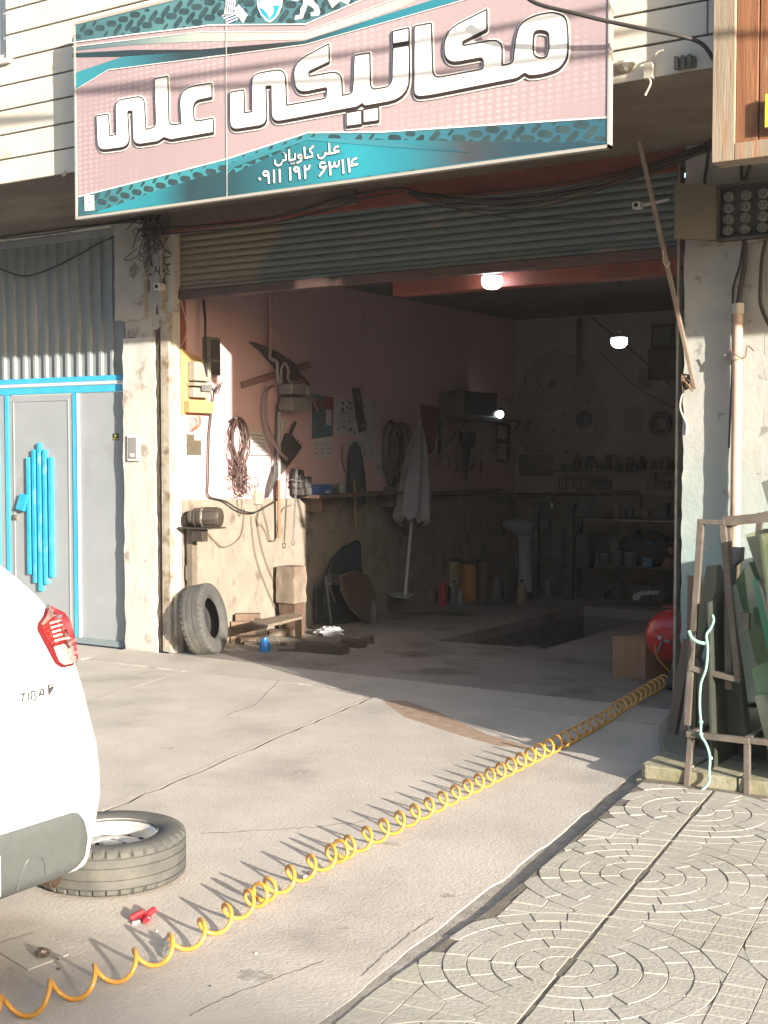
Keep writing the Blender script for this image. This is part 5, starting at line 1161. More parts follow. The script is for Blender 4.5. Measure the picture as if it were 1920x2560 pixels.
for P, lab in (([(592, 1215), (595, 1260), (600, 1290), (606, 1260), (600, 1215)], 'short brown loop dangling under the cable hank'), ([(612, 1270), (606, 1330), (585, 1358), (556, 1367), (535, 1350), (517, 1330)], 'flex running from the hank to the bench motor'),
               ([(628, 1290), (636, 1370), (652, 1430), (680, 1500), (700, 1540)], 'long flex hanging down the dado to the wooden step'), ([(640, 1290), (655, 1370), (675, 1430), (705, 1490)], 'second flex hanging beside the long one'),
               ([(655, 1262), (670, 1320), (677, 1350), (690, 1345), (696, 1300), (710, 1270), (730, 1262)], 'looping flex near the chain'), ([(646, 1300), (665, 1330), (672, 1352), (690, 1352)], 'thin flex below the handlamp')):
    cable([W(u, v, .035) for u, v in P], .0035, lab, M('flex_brown', (.12, .08, .055), rough=.6, bump=0) if 'flex_brown' not in MATS else MATS['flex_brown'], 'cable', 'cable', 'flexes hanging over the dado', n=5)
q = MB(); q.lathe(W(648, 1300, .04) + V(0, 0, -.05), [(.01, 0), (.024, .02), (.028, .05), (.02, .08), (.012, .11)], n=12); solo(q, 'handlamp', M('handlamp_grey', (.20, .17, .13), rough=.6), 'pear shaped handlamp plug hanging on a flex', 'lamp', smooth=50)
q = MB(); q.box(-6.99, -6.96, W(630, 1240).y, W(648, 1240).y, W(640, 1260).z, W(640, 1228).z)
q.cyl(W(633, 1238, .03), W(630, 1212, .04), .006, n=6); q.cyl(W(644, 1238, .03), W(643, 1208, .04), .006, n=6); solo(q, 'pliers_holder', mCream2, 'small holder with upright pliers on top of the dado', 'tool holder')
# gas meter with its pipes
gm = thing('gas_meter', 'grey two part gas meter on the pink wall below its pipes', 'gas meter', tuple(W(712, 1030)))
q = wbox(MB(), 687, 960, 733, 990, .04, .15); wbox(q, 687, 993, 733, 1029, .04, .15); q.build('meter_body', M('gas_meter_grey', (.22, .215, .21), (.18, .175, .17), s=6, rough=.4, bump=.03), gm, bevel=.012)
wbox(MB(), 686, 990.2, 734, 992.8, .035, .16).build('joint_flange', mMetal, gm)
wbox(MB(), 722, 968, 730, 988, .191, .005).build('index_window', mPap, gm)
pg = thing('gas_pipe', 'pinkish grey gas pipe dropping from the ceiling to the gas meter', 'pipe', tuple(W(678, 900)))
q = MB(); q.tube(smooth_path([W(676, 735, .05), W(676, 800, .05), W(676, 880, .05)], 3), .016, n=12); q.build('upper_pipe', M('pipe_pink', (.42, .25, .235), rough=.6), pg, smooth=60)
q = MB(); q.tube(smooth_path([W(676, 870, .05), W(676, 895, .06), W(692, 905, .09), W(693, 935, .10), W(698, 957, .10)], 5), .014, n=10); q.tube(smooth_path([W(704, 958, .10), W(703, 925, .10), W(712, 908, .10), W(721, 925, .10), W(720, 945, .10), W(726, 958, .10)], 5), .012, n=10); q.build('meter_bend', mGasG, pg, smooth=60)
q = MB(); q.cyl(W(698, 1030, .05), W(696, 1245, .05), .019, n=14); q.cyl(W(704, 1050, .05), W(704, 1075, .05), .03, n=12); q.build('lower_pipe', mGasG, pg, smooth=60)
q = MB(); q.cyl(W(697, 1200, .08), W(698, 1345, .08), .014, n=10); q.build('drop_pipe', M('pipe_rust', (.28, .13, .07), rough=.7), pg, smooth=60)
cable([W(683, 965, .06), W(668, 975, .08), W(664, 1010, .08), W(668, 1060, .08), W(684, 1100, .09), W(700, 1130, .11), W(718, 1148, .12)], .015, 'thick grey hose curving round the left side of the gas meter', mGasG if 0 else M('hose_mauve', (.24, .18, .175), rough=.6, bump=.05), 'gas_hose', 'hose')
cable([W(690, 1010, .05), W(688, 1100, .05), W(686, 1180, .06), W(680, 1220, .05), W(668, 1245, .04)], .007, 'thin dark cable beside the lower gas pipe', mRubH)
cable([W(730, 955, .08), W(750, 960, .08), W(775, 985, .07), W(795, 1030, .05)], .011, 'brownish hose curving from the gas meter towards the calendar', M('hose_tan', (.30, .18, .15), rough=.6, bump=.05), 'gas_hose', 'hose')
# folded umbrella behind the pipe, plank crossing it
um = thing('umbrella', 'old closed dark umbrella hung slantwise behind the gas pipe', 'umbrella', tuple(W(690, 960)))
q = MB(); q.prism([W(u, v, .045) for u, v in ((629, 854), (640, 856), (690, 876), (735, 905), (751, 930), (748, 955), (720, 958), (690, 915), (660, 880))], (-.04, 0, 0)); q.build('folded_cloth', M('umbrella_dark', (.10, .075, .07), (.07, .05, .05), s=12, rough=.85, bump=.2), um, bevel=.006)
q = MB(); q.tube(smooth_path([W(745, 935, .03), W(758, 945, .03), W(771, 960, .03), W(771, 971, .03), W(762, 972, .03)], 6), .010, n=8); q.build('crook_handle', M('handle_red', (.14, .03, .03), rough=.4, bump=0), um, smooth=60)
q = MB(); q.bar(W(604, 963, .02), W(775, 912, .02), .02, .055, up=(0, 0, 1)); solo(q, 'wooden_batten', M('batten_pinkish', (.26, .15, .14), (.20, .12, .11), s=6, rough=.8), 'brown batten nailed slantwise on the wall behind the umbrella', 'batten', bevel=.002)
u2 = thing('umbrella', 'black closed umbrella standing on its tip right of the gas pipe', 'umbrella', tuple(W(672, 1230)))
q = MB(); q.prism([W(u, v, .06) for u, v in ((722, 1082), (733, 1088), (756, 1118), (742, 1140), (712, 1178), (690, 1205), (672, 1245), (676, 1215), (690, 1170), (704, 1140))], (-.05, 0, 0)); q.build('folded_cloth', mBlk, u2, bevel=.008)
q = MB(); q.cyl(W(726, 1085, .04), W(738, 1056, .04), .016, n=10); q.build('handle', mBlk, u2, smooth=60)
q = MB()
for k in range(4): q.cyl(W(732 + k * 6, 1092 + k * 7, .04), W(736 + k * 6, 1086 + k * 7, .04), .005, n=6)
q.build('rib_tip', mMetal, u2)
# papers
def paper(label, P, marks, base=mPap, cat='notice', off=.002, group='papers on the pink wall'):
    q = MB(); q.prism([W(u, v, off) for u, v in P], (-.0015, 0, 0)); t = solo(q, 'notice', base, label, cat, group); return t
n1 = thing('notice', 'handwritten notice on white paper left of the gas pipe', 'notice', tuple(W(645, 1138)), 'papers on the pink wall')
wplate('sheet', [(616, 1078), (664, 1082), (672, 1138), (620, 1139)], .001, .002, mPap, parent=n1)
q = MB()
for k in range(5): q.tube([W(622 + k, 1086 + k * 9 + (3 if k else 0), .004), W(640 + k, 1088 + k * 9, .004), W(664 - rnd(0, 8) + k, 1090 + k * 9.5, .004)], .0028 if k else .005, n=4)
q.tube([W(642, 1131, .004), W(650, 1132, .004)], .003, n=4); q.build('writing', mPapD, n1)
q = MB(); q.cyl(W(620, 1139, .004), W(671, 1138.5, .004), .004, n=5); q.build('lower_rod', mBlk, n1)
cal = thing('wall_calendar', 'teal and red wall calendar with white month sheets', 'calendar', tuple(W(805, 1145)), 'papers on the pink wall')
wplate('picture_sheet', [(780, 984), (834, 993), (832, 1090), (780, 1098)], .001, .002, M('calendar_teal', (.06, .20, .22), (.10, .12, .16), s=9, rough=.6, bump=0, c3=(.25, .06, .07), s3=7, t3=.55), parent=cal)
wplate('red_corner', [(813, 990), (834, 993), (834, 1022), (813, 1022)], .0032, .001, M('calendar_red', (.28, .05, .05), rough=.6, bump=0), parent=cal)
wplate('white_block', [(815, 1024), (829, 1026), (828, 1064), (815, 1062)], .0032, .001, mPap, parent=cal)
wplate('month_sheet', [(780, 1099), (832, 1092), (831, 1146), (780, 1143)], .001, .002, mPap, parent=cal)
q = MB()
for r in range(3):
    for k in range(3): q.tube([W(786 + k * 16, 1110 + r * 12, .004), W(795 + k * 16, 1110.5 + r * 12, .004)], .0035, n=4)
q.build('month_print', mPapD, cal)
def poster(label, P, n, seed, col=None):
    n = min(n, 7) if n < 23 else n
    t = thing('poster', label, 'poster', tuple(W(*P[-1])), 'papers on the pink wall'); wplate('sheet', P, .001, .002, mPap if col is None else col, parent=t)
    random.seed(seed); us = [p[0] for p in P]; vs = [p[1] for p in P]; q = MB()
    for k in range(n):
        u = rnd(min(us) + 5, max(us) - 5); v = rnd(min(vs) + 8, max(vs) - 8); r = rnd(.006, .016); c = W(u, v, .0035); q.lathe(c, [(r, 0), (r * .8, .0012)], n=7, axis=(1, 0, 0), sq=rnd(.5, 1.6))
    q.build('printed_pictures', mPapD, t); return t
poster('white poster of many small dark part pictures beside the calendar', [(838, 996), (898, 1002), (898, 1092), (838, 1085)], 42, 3)
poster('second parts poster behind the spirit level', [(900, 998), (944, 1000), (943, 1096), (900, 1100)], 22, 4)
poster('pale stained sheet below the spirit level', [(868, 1100), (940, 1100), (938, 1150), (868, 1145)], 4, 5)
poster('pale poster with dark blotches behind the hanging hoses', [(938, 1126), (985, 1128), (985, 1190), (938, 1188)], 16, 6)
sl_ = thing('spirit_level', 'black spirit level hanging slightly tilted over the posters', 'spirit level', tuple(W(905, 1080)))
wplate('level_body', [(885, 971), (900, 969), (917, 1075), (902, 1082)], .006, .025, mBlk, parent=sl_)
q = MB(); q.lathe(W(896, 995, .032), [(.018, 0), (.018, .003)], n=14, axis=(1, 0, 0)); q.lathe(W(909, 1064, .032), [(.014, 0), (.014, .003)], n=14, axis=(1, 0, 0)); q.build('vial', mPapD if 0 else M('vial_pale', (.22, .20, .18), rough=.3, bump=0), sl_)
# wall bench with its clutter
bn = thing('wall_shelf', 'long dark shelf fixed along the top of the dado', 'shelf', tuple(W(850, 1240)))
q = MB(); q.box(WX + .0, WX + .24, W(742, 1240).y, W(985, 1240).y, 1.205, 1.235); q.build('shelf_board', mBrownW, bn, bevel=.003)
for y_ in (W(760, 1240).y, 3.0): MB().box(WX + .02, WX + .20, y_, y_ + .03, 1.08, 1.204).build('shelf_bracket', mBrownW, bn)
def onshelf(u, v=1232): return on(u, v, x=WX + .10)
vc = thing('bench_vice', 'dark bench vice bolted on the near end of the wall shelf', 'vice', (WX + .1, onshelf(745).y, 1.236))
y0 = onshelf(740).y
q = MB(); q.box(WX + .04, WX + .16, y0 + .02, y0 + .16, 1.236, 1.30); q.box(WX + .05, WX + .15, y0 + .0, y0 + .05, 1.30, 1.42); q.box(WX + .05, WX + .15, y0 + .08, y0 + .17, 1.30, 1.40); q.build('jaws', mBlk, vc, bevel=.006)
q = MB(); q.cyl((WX + .10, y0 - .03, 1.33), (WX + .10, y0 + .22, 1.33), .014, n=10); q.cyl((WX + .02, y0 - .02, 1.38), (WX + .18, y0 - .02, 1.36), .006, n=8); q.build('screw_bar', mMetal, vc)
bb = thing('parts_box', 'blue plastic parts box on the wall shelf', 'box', tuple(onshelf(792)))
ya, yb_ = onshelf(775).y, onshelf(812).y
q = MB(); q.box(WX + .03, WX + .20, ya, yb_, 1.236, 1.325); q.build('tray', M('box_blue', (.05, .12, .28), rough=.4, bump=.03), bb, bevel=.006)
MB().box(WX + .201, WX + .204, ya + .10, ya + .16, 1.25, 1.27).build('tag', mPap, bb)
for k, (u, r, h, lab) in enumerate(((828, .045, .05, 'flat dark tin on the wall shelf'), (850, .055, .09, 'round dark pot behind the hanging jacket'), (900, .04, .03, 'low dark tin at the right of the jacket'), (765, .02, .12, 'thin upright dark tool by the blue box'))):
    c = onshelf(u); q = MB(); q.lathe((WX + .11, c.y, 1.236), [(r, 0), (r, h * .7), (r * .8, h), (r * .3, h)], n=14); solo(q, 'tin', mBlk if k % 2 == 0 else mMetal, lab, 'tin', smooth=50)
q = MB(); q.prism([(WX + .05, onshelf(735).y - .15 + a, b) for a, b in ((0, 1.1), (.05, 1.0), (.11, 1.12), (.10, 1.22), (.02, 1.24))], (.05, 0, 0))
# jacket, hoses
jk = MB(); random.seed(5)
c0 = W(870, 1110)
prof = [(0, .03), (.06, .07), (.16, .10), (.32, .12), (.50, .13), (.60, .12)]
for hgt, r in prof:
    for i in range(20):
        a = 2 * math.pi * i / 20; rr = r * (1 + .16 * math.sin(5 * a + hgt * 4)); jk.v.append(V(WX + .07 + rr * .45 * math.cos(a), c0.y + .02 + rr * math.sin(a) + .04 * hgt, c0.z - hgt + .02))
for k in range(len(prof) - 1):
    for i in range(20): jk.f.append((k * 20 + i, k * 20 + (i + 1) % 20, (k + 1) * 20 + (i + 1) % 20, (k + 1) * 20 + i))
jk.f.append(tuple(range(20))); jk.f.append(tuple(range(119, 99, -1)))
solo(jk, 'work_jacket', M('jacket_blue', (.055, .075, .085), (.035, .05, .06), s=9, rough=.9, bump=.3), 'dark blue work jacket hanging on a nail by the posters', 'jacket', smooth=60)
cable([W(856, 1110, .06), W(855, 1150, .1), W(862, 1180, .1)], .006, 'belt loop hanging from the blue jacket', mRubH, 'belt', 'belt')
cable([W(885, 1200, .16), W(888, 1260, .16), W(890, 1320, .15)], .010, 'yellowish rod hanging under the jacket', M('rod_ochre', (.25, .16, .05), rough=.6, bump=0), 'rod', 'rod')
for k, (cx, cz, wd, ht, lab) in enumerate(((978, 1135, 20, 82, 'big black tube looped on the wall nearest the jacket'), (990, 1145, 18, 85, 'second black tube looped beside the first'), (1004, 1130, 22, 70, 'thick black inner tube hanging behind the parasol'))):
    P = [W(cx + wd * math.sin(2 * math.pi * i / 24) * (1 + .2 * math.cos(2 * math.pi * i / 24)), cz - ht * math.cos(2 * math.pi * i / 24), .04 + .04 * k) for i in range(24)]
    q = MB(); q.tube(P, .014 + .012 * (k == 2), n=8, closed=True); solo(q, 'rubber_tube', mRubH, lab, 'rubber tube', smooth=60)
cable([W(1000, 1230, .10), W(1002, 1290, .10), W(1010, 1330, .12), W(1028, 1336, .12)], .018, 'hose tail drooping below the wall edge behind the parasol', mRubH, 'rubber_tube', 'rubber tube')
# closed parasol
pc = V(-6.72, 3.46, 0); top = on(1051, 1050, x=-6.80); bot = on(1013, 1488, x=-6.60)
ps = thing('parasol', 'closed white parasol leaning on the wall with its pole downwards', 'parasol', tuple(bot))
dv = (top - bot).normalized(); Ht = (top - bot).length
mParas = M('parasol_cloth', (.30, .29, .30), (.24, .23, .24), s=7, rough=.9, bump=.15)
q = MB(); q.cyl(bot, top, .016, n=10); q.build('pole', M('parasol_pole', (.40, .38, .36), rough=.4, bump=0), ps, smooth=60)
q = MB(); rows = [(.97, .015), (.93, .05), (.85, .085), (.72, .125), (.58, .15), (.47, .165), (.405, .17), (.40, .12)]
sd = dv.cross(V(1, 0, 0)).normalized(); fd = sd.cross(dv)
for t, r in rows:
    for i in range(40):
        a = 2 * math.pi * i / 40; rr = r * (1 + .14 * math.cos(8 * a) + .05 * math.sin(3 * a + t * 9)); q.v.append(bot + dv * (Ht * (t + (.012 * math.cos(8 * a) if t < .45 else 0))) + sd * (rr * math.cos(a)) + fd * (rr * math.sin(a)))
for k in range(len(rows) - 1):
    for i in range(40): q.f.append((k * 40 + i, k * 40 + (i + 1) % 40, (k + 1) * 40 + (i + 1) % 40, (k + 1) * 40 + i))
q.build('canopy', mParas, ps, smooth=60)
# motor on its stand
mt = thing('bench_motor', 'greasy electric motor on a steel post stand by the door', 'motor', (-6.86, .13, 0))
pz = on(478, 1320, y=.13).z; pxx = on(480, 1400, y=.13).x
mOil = M('oily_steel', (.045, .037, .03), (.075, .06, .048), s=10, rough=.5, bump=.2, metal=.2)
q = MB(); q.box(pxx - .03, pxx + .03, .10, .16, 0, pz); q.box(pxx - .045, pxx - .031, .10, .14, pz - .42, pz - .30); q.box(pxx - .055, pxx - .031, .11, .13, pz - .5, pz - .46); q.build('post', M('post_steel', (.17, .14, .11), (.11, .09, .07), s=8, rough=.5, bump=.1), mt, bevel=.003)
c0 = on(505, 1322, y=.12); q = MB(); q.box(c0.x - .17, c0.x + .14, .02, .25, pz, pz + .012); q.box(c0.x - .05, c0.x + .06, .05, .12, pz - .10, pz - .001); q.build('base_plate', mOil, mt, bevel=.002)
ma = V(.80, .30, 0).normalized(); mc = on(512, 1287, y=.13); zc = pz + .012 + .078
q = MB(); q.lathe((mc.x - .12 * ma.x, .13 - .12 * ma.y, zc), [(.001, -.03), (.018, -.03), (.018, -.012), (.045, -.01), (.06, .0), (.062, .03), (.075, .035), (.078, .05), (.07, .055), (.078, .075), (.078, .24), (.070, .255), (.04, .265), (.001, .265)], n=28, axis=ma)
for i in range(14):
    a = 2 * math.pi * i / 14; t1 = V(0, 0, 1); t2 = ma.cross(t1)
    p = V(mc.x, .13, zc) + (t1 * math.cos(a) + t2 * math.sin(a)) * .079 + ma * -.03
    q.bar(p, p + ma * .14, .005, .008, up=(t1 * math.cos(a) + t2 * math.sin(a)))
q.build('motor_body', mOil, mt, smooth=35)
q = MB(); q.lathe((mc.x - .10 * ma.x - .005, .13 - .10 * ma.y, zc), [(.064, 0), (.066, .004), (.066, .012), (.064, .016)], n=28, axis=ma, cap=False); q.lathe((mc.x - .02 * ma.x, .13 - .02 * ma.y, zc), [(.08, 0), (.083, .003), (.083, .018), (.08, .021)], n=28, axis=ma, cap=False); q.build('bright_ring', M('ring_pale', (.22, .19, .155), rough=.35, metal=.4, bump=0), mt, smooth=50)
q = MB(); q.box(mc.x - .22, mc.x - .13, .08, .19, pz + .013, pz + .10); q.build('switch_housing', mOil, mt, bevel=.02)
# chain with hook
ch = MB(); a = on(742, 1172, x=-6.84); b = on(733, 1345, x=-6.84); n = 26
for i in range(n):
    p = a + (b - a) * ((i + .5) / n); L_ = (b - a).length / n * .68; t1 = V(1, 0, 0) if i % 2 else V(0, 1, 0)
    ch.tube([p + t1 * (.009 * math.cos(w_)) + V(0, 0, L_ * math.sin(w_)) for w_ in [2 * math.pi * k / 12 for k in range(12)]], .0032, n=5, closed=True)
ch.tube([b + V(.0, .022 * math.cos(w_), -.04 + .022 * math.sin(w_)) for w_ in [2 * math.pi * k / 16 for k in range(16)]], .005, n=6, closed=True)
solo(ch, 'chain', mMetal, 'steel chain with a ring hanging at the end of the wall shelf', 'chain')
q = MB(); q.box(-6.95, -6.86, on(748, 1200, x=-6.9).y, on(748, 1200, x=-6.9).y + .10, .62, 1.20); 
bp = [W(u, v, .10) for u, v in ((742, 1172), (760, 1176), (764, 1236), (742, 1236))]
q = MB(); q.prism(bp, (-.05, 0, 0)); solo(q, 'steel_bracket', mBlk, 'dark upright bracket holding the chain above the shelf end', 'bracket')
# timber and clutter on the floor by the wall
def fl_(u, v): return on(u, v, z=.012)
mTim = M('timber_grey', (.22, .18, .135), (.15, .115, .085), s=6, rough=.85, bump=.4, bs=18, c3=(.14, .08, .05), s3=4, t3=.6, st=(2, 2, 1))
mTimD = M('timber_dark', (.075, .058, .045), (.05, .038, .03), s=6, rough=.85, bump=.4, bs=20)
def rough_block(x0, x1, y0, y1, z0, z1, amp, n=5):
    q = MB(); nz = 6; vs = []
    ring = []
    for i in range(nz + 1):
        z = z0 + (z1 - z0) * i / nz; row = []
        for (sx, sy, ex, ey) in ((x0, y0, x1, y0), (x1, y0, x1, y1), (x1, y1, x0, y1), (x0, y1, x0, y0)):
            for k in range(n): t = k / n; row.append(V(sx + (ex - sx) * t + rnd(-amp, amp), sy + (ey - sy) * t + rnd(-amp, amp), z + (rnd(-amp, amp) * .5 if 0 < i < nz else 0)))
        q.v += row
    m = 4 * n
    for i in range(nz):
        for j in range(m): q.f.append((i * m + j, i * m + (j + 1) % m, (i + 1) * m + (j + 1) % m, (i + 1) * m + j))
    q.f.append(tuple(range(m - 1, -1, -1))); q.f.append(tuple(range(nz * m, (nz + 1) * m))); return q
random.seed(9)
o = rough_block(-6.93, -6.74, 1.26, 1.44, .30, .62, .008)
q = rough_block(-6.92, -6.75, 1.28, 1.43, .012, .295, .006)
sp_ = thing('chopping_block', 'split weathered timber block standing on another against the dado', 'timber block', (-6.84, 1.35, .012))
o.build('upper_block', mTim, sp_, smooth=30); q.build('lower_block', mBrownW, sp_, smooth=30)
sbn = thing('low_bench', 'low pale wooden step bench with boards under it', 'bench', (-6.66, .95, .012))
hb_ = on(700, 1545, z=.25)
q = MB(); q.prism([on(u, v, z=.245) for u, v in ((624, 1553), (670, 1562), (756, 1541), (730, 1532))], (0, 0, -.022)); q.build('top_board', mTim, sbn, bevel=.003)
b0 = fl_(628, 1606); b1 = fl_(668, 1612); q = MB(); q.prism([V(b0.x, b0.y, .012), V(b1.x, b1.y, .012), V(b1.x, b1.y, .222), V(b0.x, b0.y, .222)], (-.02, .03, 0)); q.build('end_board', mTim, sbn, bevel=.002)
b0 = fl_(738, 1596); b1 = fl_(754, 1600); q = MB(); q.prism([V(b0.x, b0.y, .012), V(b1.x, b1.y, .012), V(b1.x, b1.y, .222), V(b0.x, b0.y, .222)], (-.02, .03, 0)); q.build('end_board', mTim, sbn, bevel=.002)
q = MB(); a = fl_(676, 1592); b = fl_(740, 1592); q.bar(a + V(-.05, .05, .03), b + V(-.05, .05, .03), .10, .055); q.bar(a + V(-.08, .1, .10), b + V(-.12, .05, .12), .08, .05, up=(0, .2, 1)); q.build('stacked_board', mTim, sbn, bevel=.004)
random.seed(4)
mBrk = M('brick_brown', (.19, .13, .09), (.13, .085, .06), s=10, rough=.9, bump=.3)
bx = on(590, 1605, z=.012)
for k, (dx, dy, z0, rz) in enumerate(((0, 0, 0, .1), (.0, .02, .062, -.15), (-.01, .01, .124, .2), (.03, .03, .186, .05), (.09, -.01, .0, .4))):
    q = MB(); q.box(-.105, .105, -.05, .05, 0, .058); o = solo(q, 'brick', mBrk, ['bottom brick of the stack beside the leaning tyre', 'second brick up in the stack beside the leaning tyre', 'third brick up in the stack beside the leaning tyre', 'topmost brick of the stack beside the leaning tyre', 'loose brick lying at the foot of the brick stack'][k], 'brick', 'bricks by the tyre', bevel=.004)
    o.location = (bx.x + .06 + dx, bx.y + .02 + dy, .012 + z0); o.rotation_euler = (0, 0, .6 + rz)
bc_ = on(662, 1628, z=.012)
oc_ = thing('oil_can', 'small bright blue metal can on the floor by the bench', 'can', (bc_.x, bc_.y, .012))
mCanB = M('can_blue', (.01, .16, .50), rough=.25, bump=0, coat=.4)
q = MB(); q.lathe((bc_.x, bc_.y, .012), [(.042, 0), (.044, .004), (.044, .055), (.030, .080), (.022, .095), (.020, .112), (.001, .112)], n=24); q.build('can_body', mCanB, oc_, smooth=40)
q = MB(); q.tube(smooth_path([(bc_.x, bc_.y, .12), (bc_.x + .06, bc_.y + .04, .145), (bc_.x + .095, bc_.y + .06, .10), (bc_.x + .10, bc_.y + .063, .02)], 6), .003, n=6); q.build('siphon_tube', mMetal, oc_)
q = MB(); q.lathe((bc_.x - .05, bc_.y - .02, .06), [(.012, 0), (.016, .02), (.012, .05)], n=10); q.build('pump_handle', mBlk, oc_)
def beam(label, a, b, w, h, mat, name='timber_beam', cat='timber', z=.012, bev=.006, up=(0, 0, 1)):
    q = MB(); q.bar(V(a.x, a.y, z + h / 2), V(b.x, b.y, z + h / 2), w, h, up=up); return solo(q, name, mat, label, cat, None, bevel=bev)
beam('thick oily timber block lying in front on the floor', fl_(748, 1626), fl_(864, 1636), .13, .075, mTimD)
beam('shorter oily timber lying behind the front block', fl_(862, 1613), fl_(906, 1620), .10, .06, mTimD)
beam('dark jack handle lying between the timbers', fl_(845, 1610), fl_(870, 1606), .03, .03, mMetal, 'jack_handle', 'tool')
beam('dark bar lying under the bench edge', fl_(607, 1612), fl_(715, 1614), .035, .03, mTimD, 'steel_bar', 'bar')
q = MB(); c = fl_(918, 1608); q.lathe(c, [(.055, 0), (.058, .005), (.058, .05), (.048, .055), (.040, .03), (.001, .03)], n=24); solo(q, 'rubber_ring', mBlk, 'small black round dish on the floor right of the timbers', 'dish', smooth=40)
q = MB(); random.seed(11); c = fl_(823, 1590)
def crumple(c, rx, ry, rz, n=10, amp=.3, m=16):
    q = MB()
    for i in range(1, n):
        for j in range(m):
            th = math.pi * i / n; ph = 2 * math.pi * j / m; k = 1 + rnd(-amp, amp); q.v.append(V(c.x + rx * k * math.sin(th) * math.cos(ph), c.y + ry * k * math.sin(th) * math.sin(ph), max(c.z, c.z + rz * (.85 + k * math.cos(th)))))
    for i in range(n - 2):
        for j in range(m): q.f.append((i * m + j, i * m + (j + 1) % m, (i + 1) * m + (j + 1) % m, (i + 1) * m + j))
    q.f.append(tuple(range(m))); q.f.append(tuple(range(len(q.v) - 1, len(q.v) - m - 1, -1))); return q
solo(crumple(c, .13, .08, .045), 'plastic_bag', M('bag_white', (.62, .62, .64), (.5, .5, .52), s=12, rough=.4, bump=.1), 'crumpled white plastic bag on the workshop floor', 'bag', smooth=25)
beam('thin flat dark offcut in front of the front timber', fl_(695, 1627), fl_(745, 1628), .05, .012, mTimD, 'offcut', 'offcut')
beam('light oblong chip of wood on the shaded floor', fl_(960, 1628), fl_(1040, 1641), .03, .008, MATS['timber_grey'], 'wood_chip', 'chip')
# wheel arch liners and folding chair
random.seed(2)
def shell(cx, cy, R_, a0, a1, wd, z0, tilt, label, mat):
    q = MB(); n = 22; 
    for i in range(n + 1):
        a = a0 + (a1 - a0) * i / n
        for j in range(7):
            t = j / 6 - .5; r = R_ * (1 - .12 * (2 * t) ** 2) ; p = V(cx + wd * t + tilt * r * math.sin(a), cy + r * math.cos(a), z0 + r * math.sin(a)); q.v.append(p)
    for i in range(n):
        for j in range(6): q.f.append((i * 7 + j, (i + 1) * 7 + j, (i + 1) * 7 + j + 1, i * 7 + j + 1))
    m0 = len(q.v); q.v += [p + V(.006, .0, -.006) for p in q.v[:m0]]; q.f += [tuple(m0 + k for k in reversed(f)) for f in q.f[:]]
    return solo(q, 'arch_liner', mat, label, 'car part', 'plastic car parts by the wall', smooth=60)
mLin = M('liner_black', (.018, .026, .03), (.03, .045, .05), s=3, rough=.3, bump=.05)
q = MB(); q.prism([on(u, v, x=-6.88) for u, v in ((812, 1500), (820, 1440), (838, 1395), (866, 1364), (898, 1350), (905, 1356), (906, 1410), (912, 1450), (930, 1500), (940, 1550), (880, 1562), (824, 1560))], (-.05, 0, 0)); solo(q, 'arch_liner', mLin, 'large glossy blackish wheel liner standing against the dado', 'car part', 'plastic car parts by the wall', bevel=.02)
q = MB(); P = [on(u, v, x=-6.70) for u, v in ((845, 1440), (880, 1425), (912, 1440), (930, 1490), (935, 1540), (910, 1560), (870, 1520), (850, 1480))]; q.prism(P, (.03, .03, 0)); solo(q, 'bumper_piece', M('brown_plastic', (.06, .045, .035), (.10, .07, .05), s=3, rough=.35, bump=.1), 'dark brown curved bumper piece in front of the black liner', 'car part', 'plastic car parts by the wall', bevel=.012)
fc = thing('folding_chair', 'folded chair with thin bright legs beside the black liner', 'chair', tuple(fl_(830, 1565)))
q = MB(); a = fl_(829, 1568); b = on(815, 1440, x=-6.72); q.cyl(a, b, .010, n=8); q.build('leg', mMetal, fc); q = MB(); a2 = fl_(852, 1548); b2 = on(822, 1460, x=-6.70); q.cyl(a2, b2, .010, n=8); q.build('leg', mMetal, fc)
q = MB(); P = [on(u, v, x=-6.72) for u, v in ((818, 1430), (846, 1434), (852, 1462), (822, 1461))]; q.prism(P, (.02, .02, 0)); q.build('seat', mBlk, fc, bevel=.006)
q = MB(); P = [on(u, v, x=-6.93) for u, v in ((786, 1470), (815, 1475), (815, 1553), (786, 1557))]; q.prism(P, (.02, .01, 0)); solo(q, 'wall_shade_panel', M('shade_blue_black', (.022, .028, .032), rough=.9, bump=.05), 'dark bluish panel standing in for the wall shade beside the timber block', 'sheet', bevel=.003)  # shade on the wall, put in as a dark panel
def bottle(u, v, h, r, col, label, cap=None, name='bottle', z=.012):
    c = on(u, v, z=z); t = thing(name, label, name.replace('_', ' '), tuple(c)); m = M('b_' + label[:14], col, tuple(k * .75 for k in col), s=20, rough=.35, bump=.02)
    q = MB(); q.lathe(c, [(r, 0), (r * 1.02, .01), (r * 1.02, h * .62), (r * .8, h * .74), (r * .38, h * .84), (r * .38, h * .93)], n=18); q.build('bottle_body', m, t, smooth=45)
    q = MB(); q.lathe(c + V(0, 0, h * .925), [(r * .44, 0), (r * .44, h * .075), (r * .3, h * .08)], n=14); q.build('cap', mBlk if cap is None else cap, t, smooth=45); return t
bottle(934, 1558, .24, .04, (.10, .10, .10), 'grey bottle jack standing in front of the bumper piece', name='bottle_jack')
bottle(1107, 1514, .30, .045, (.42, .03, .05), 'red plastic bottle by the yellow drum')
bottle(1090, 1500, .22, .035, (.14, .03, .03), 'dark red bottle behind the red one')
bottle(1134, 1508, .24, .032, (.22, .22, .22), 'pale slim bottle between the red bottle and the orange drum')
bottle(1305, 1510, .26, .055, (.28, .20, .11), 'tan funnel bottle standing alone near the pit')
bottle(1370, 1486, .20, .03, (.30, .30, .30), 'small light spray can under the wash basin', name='spray_can')
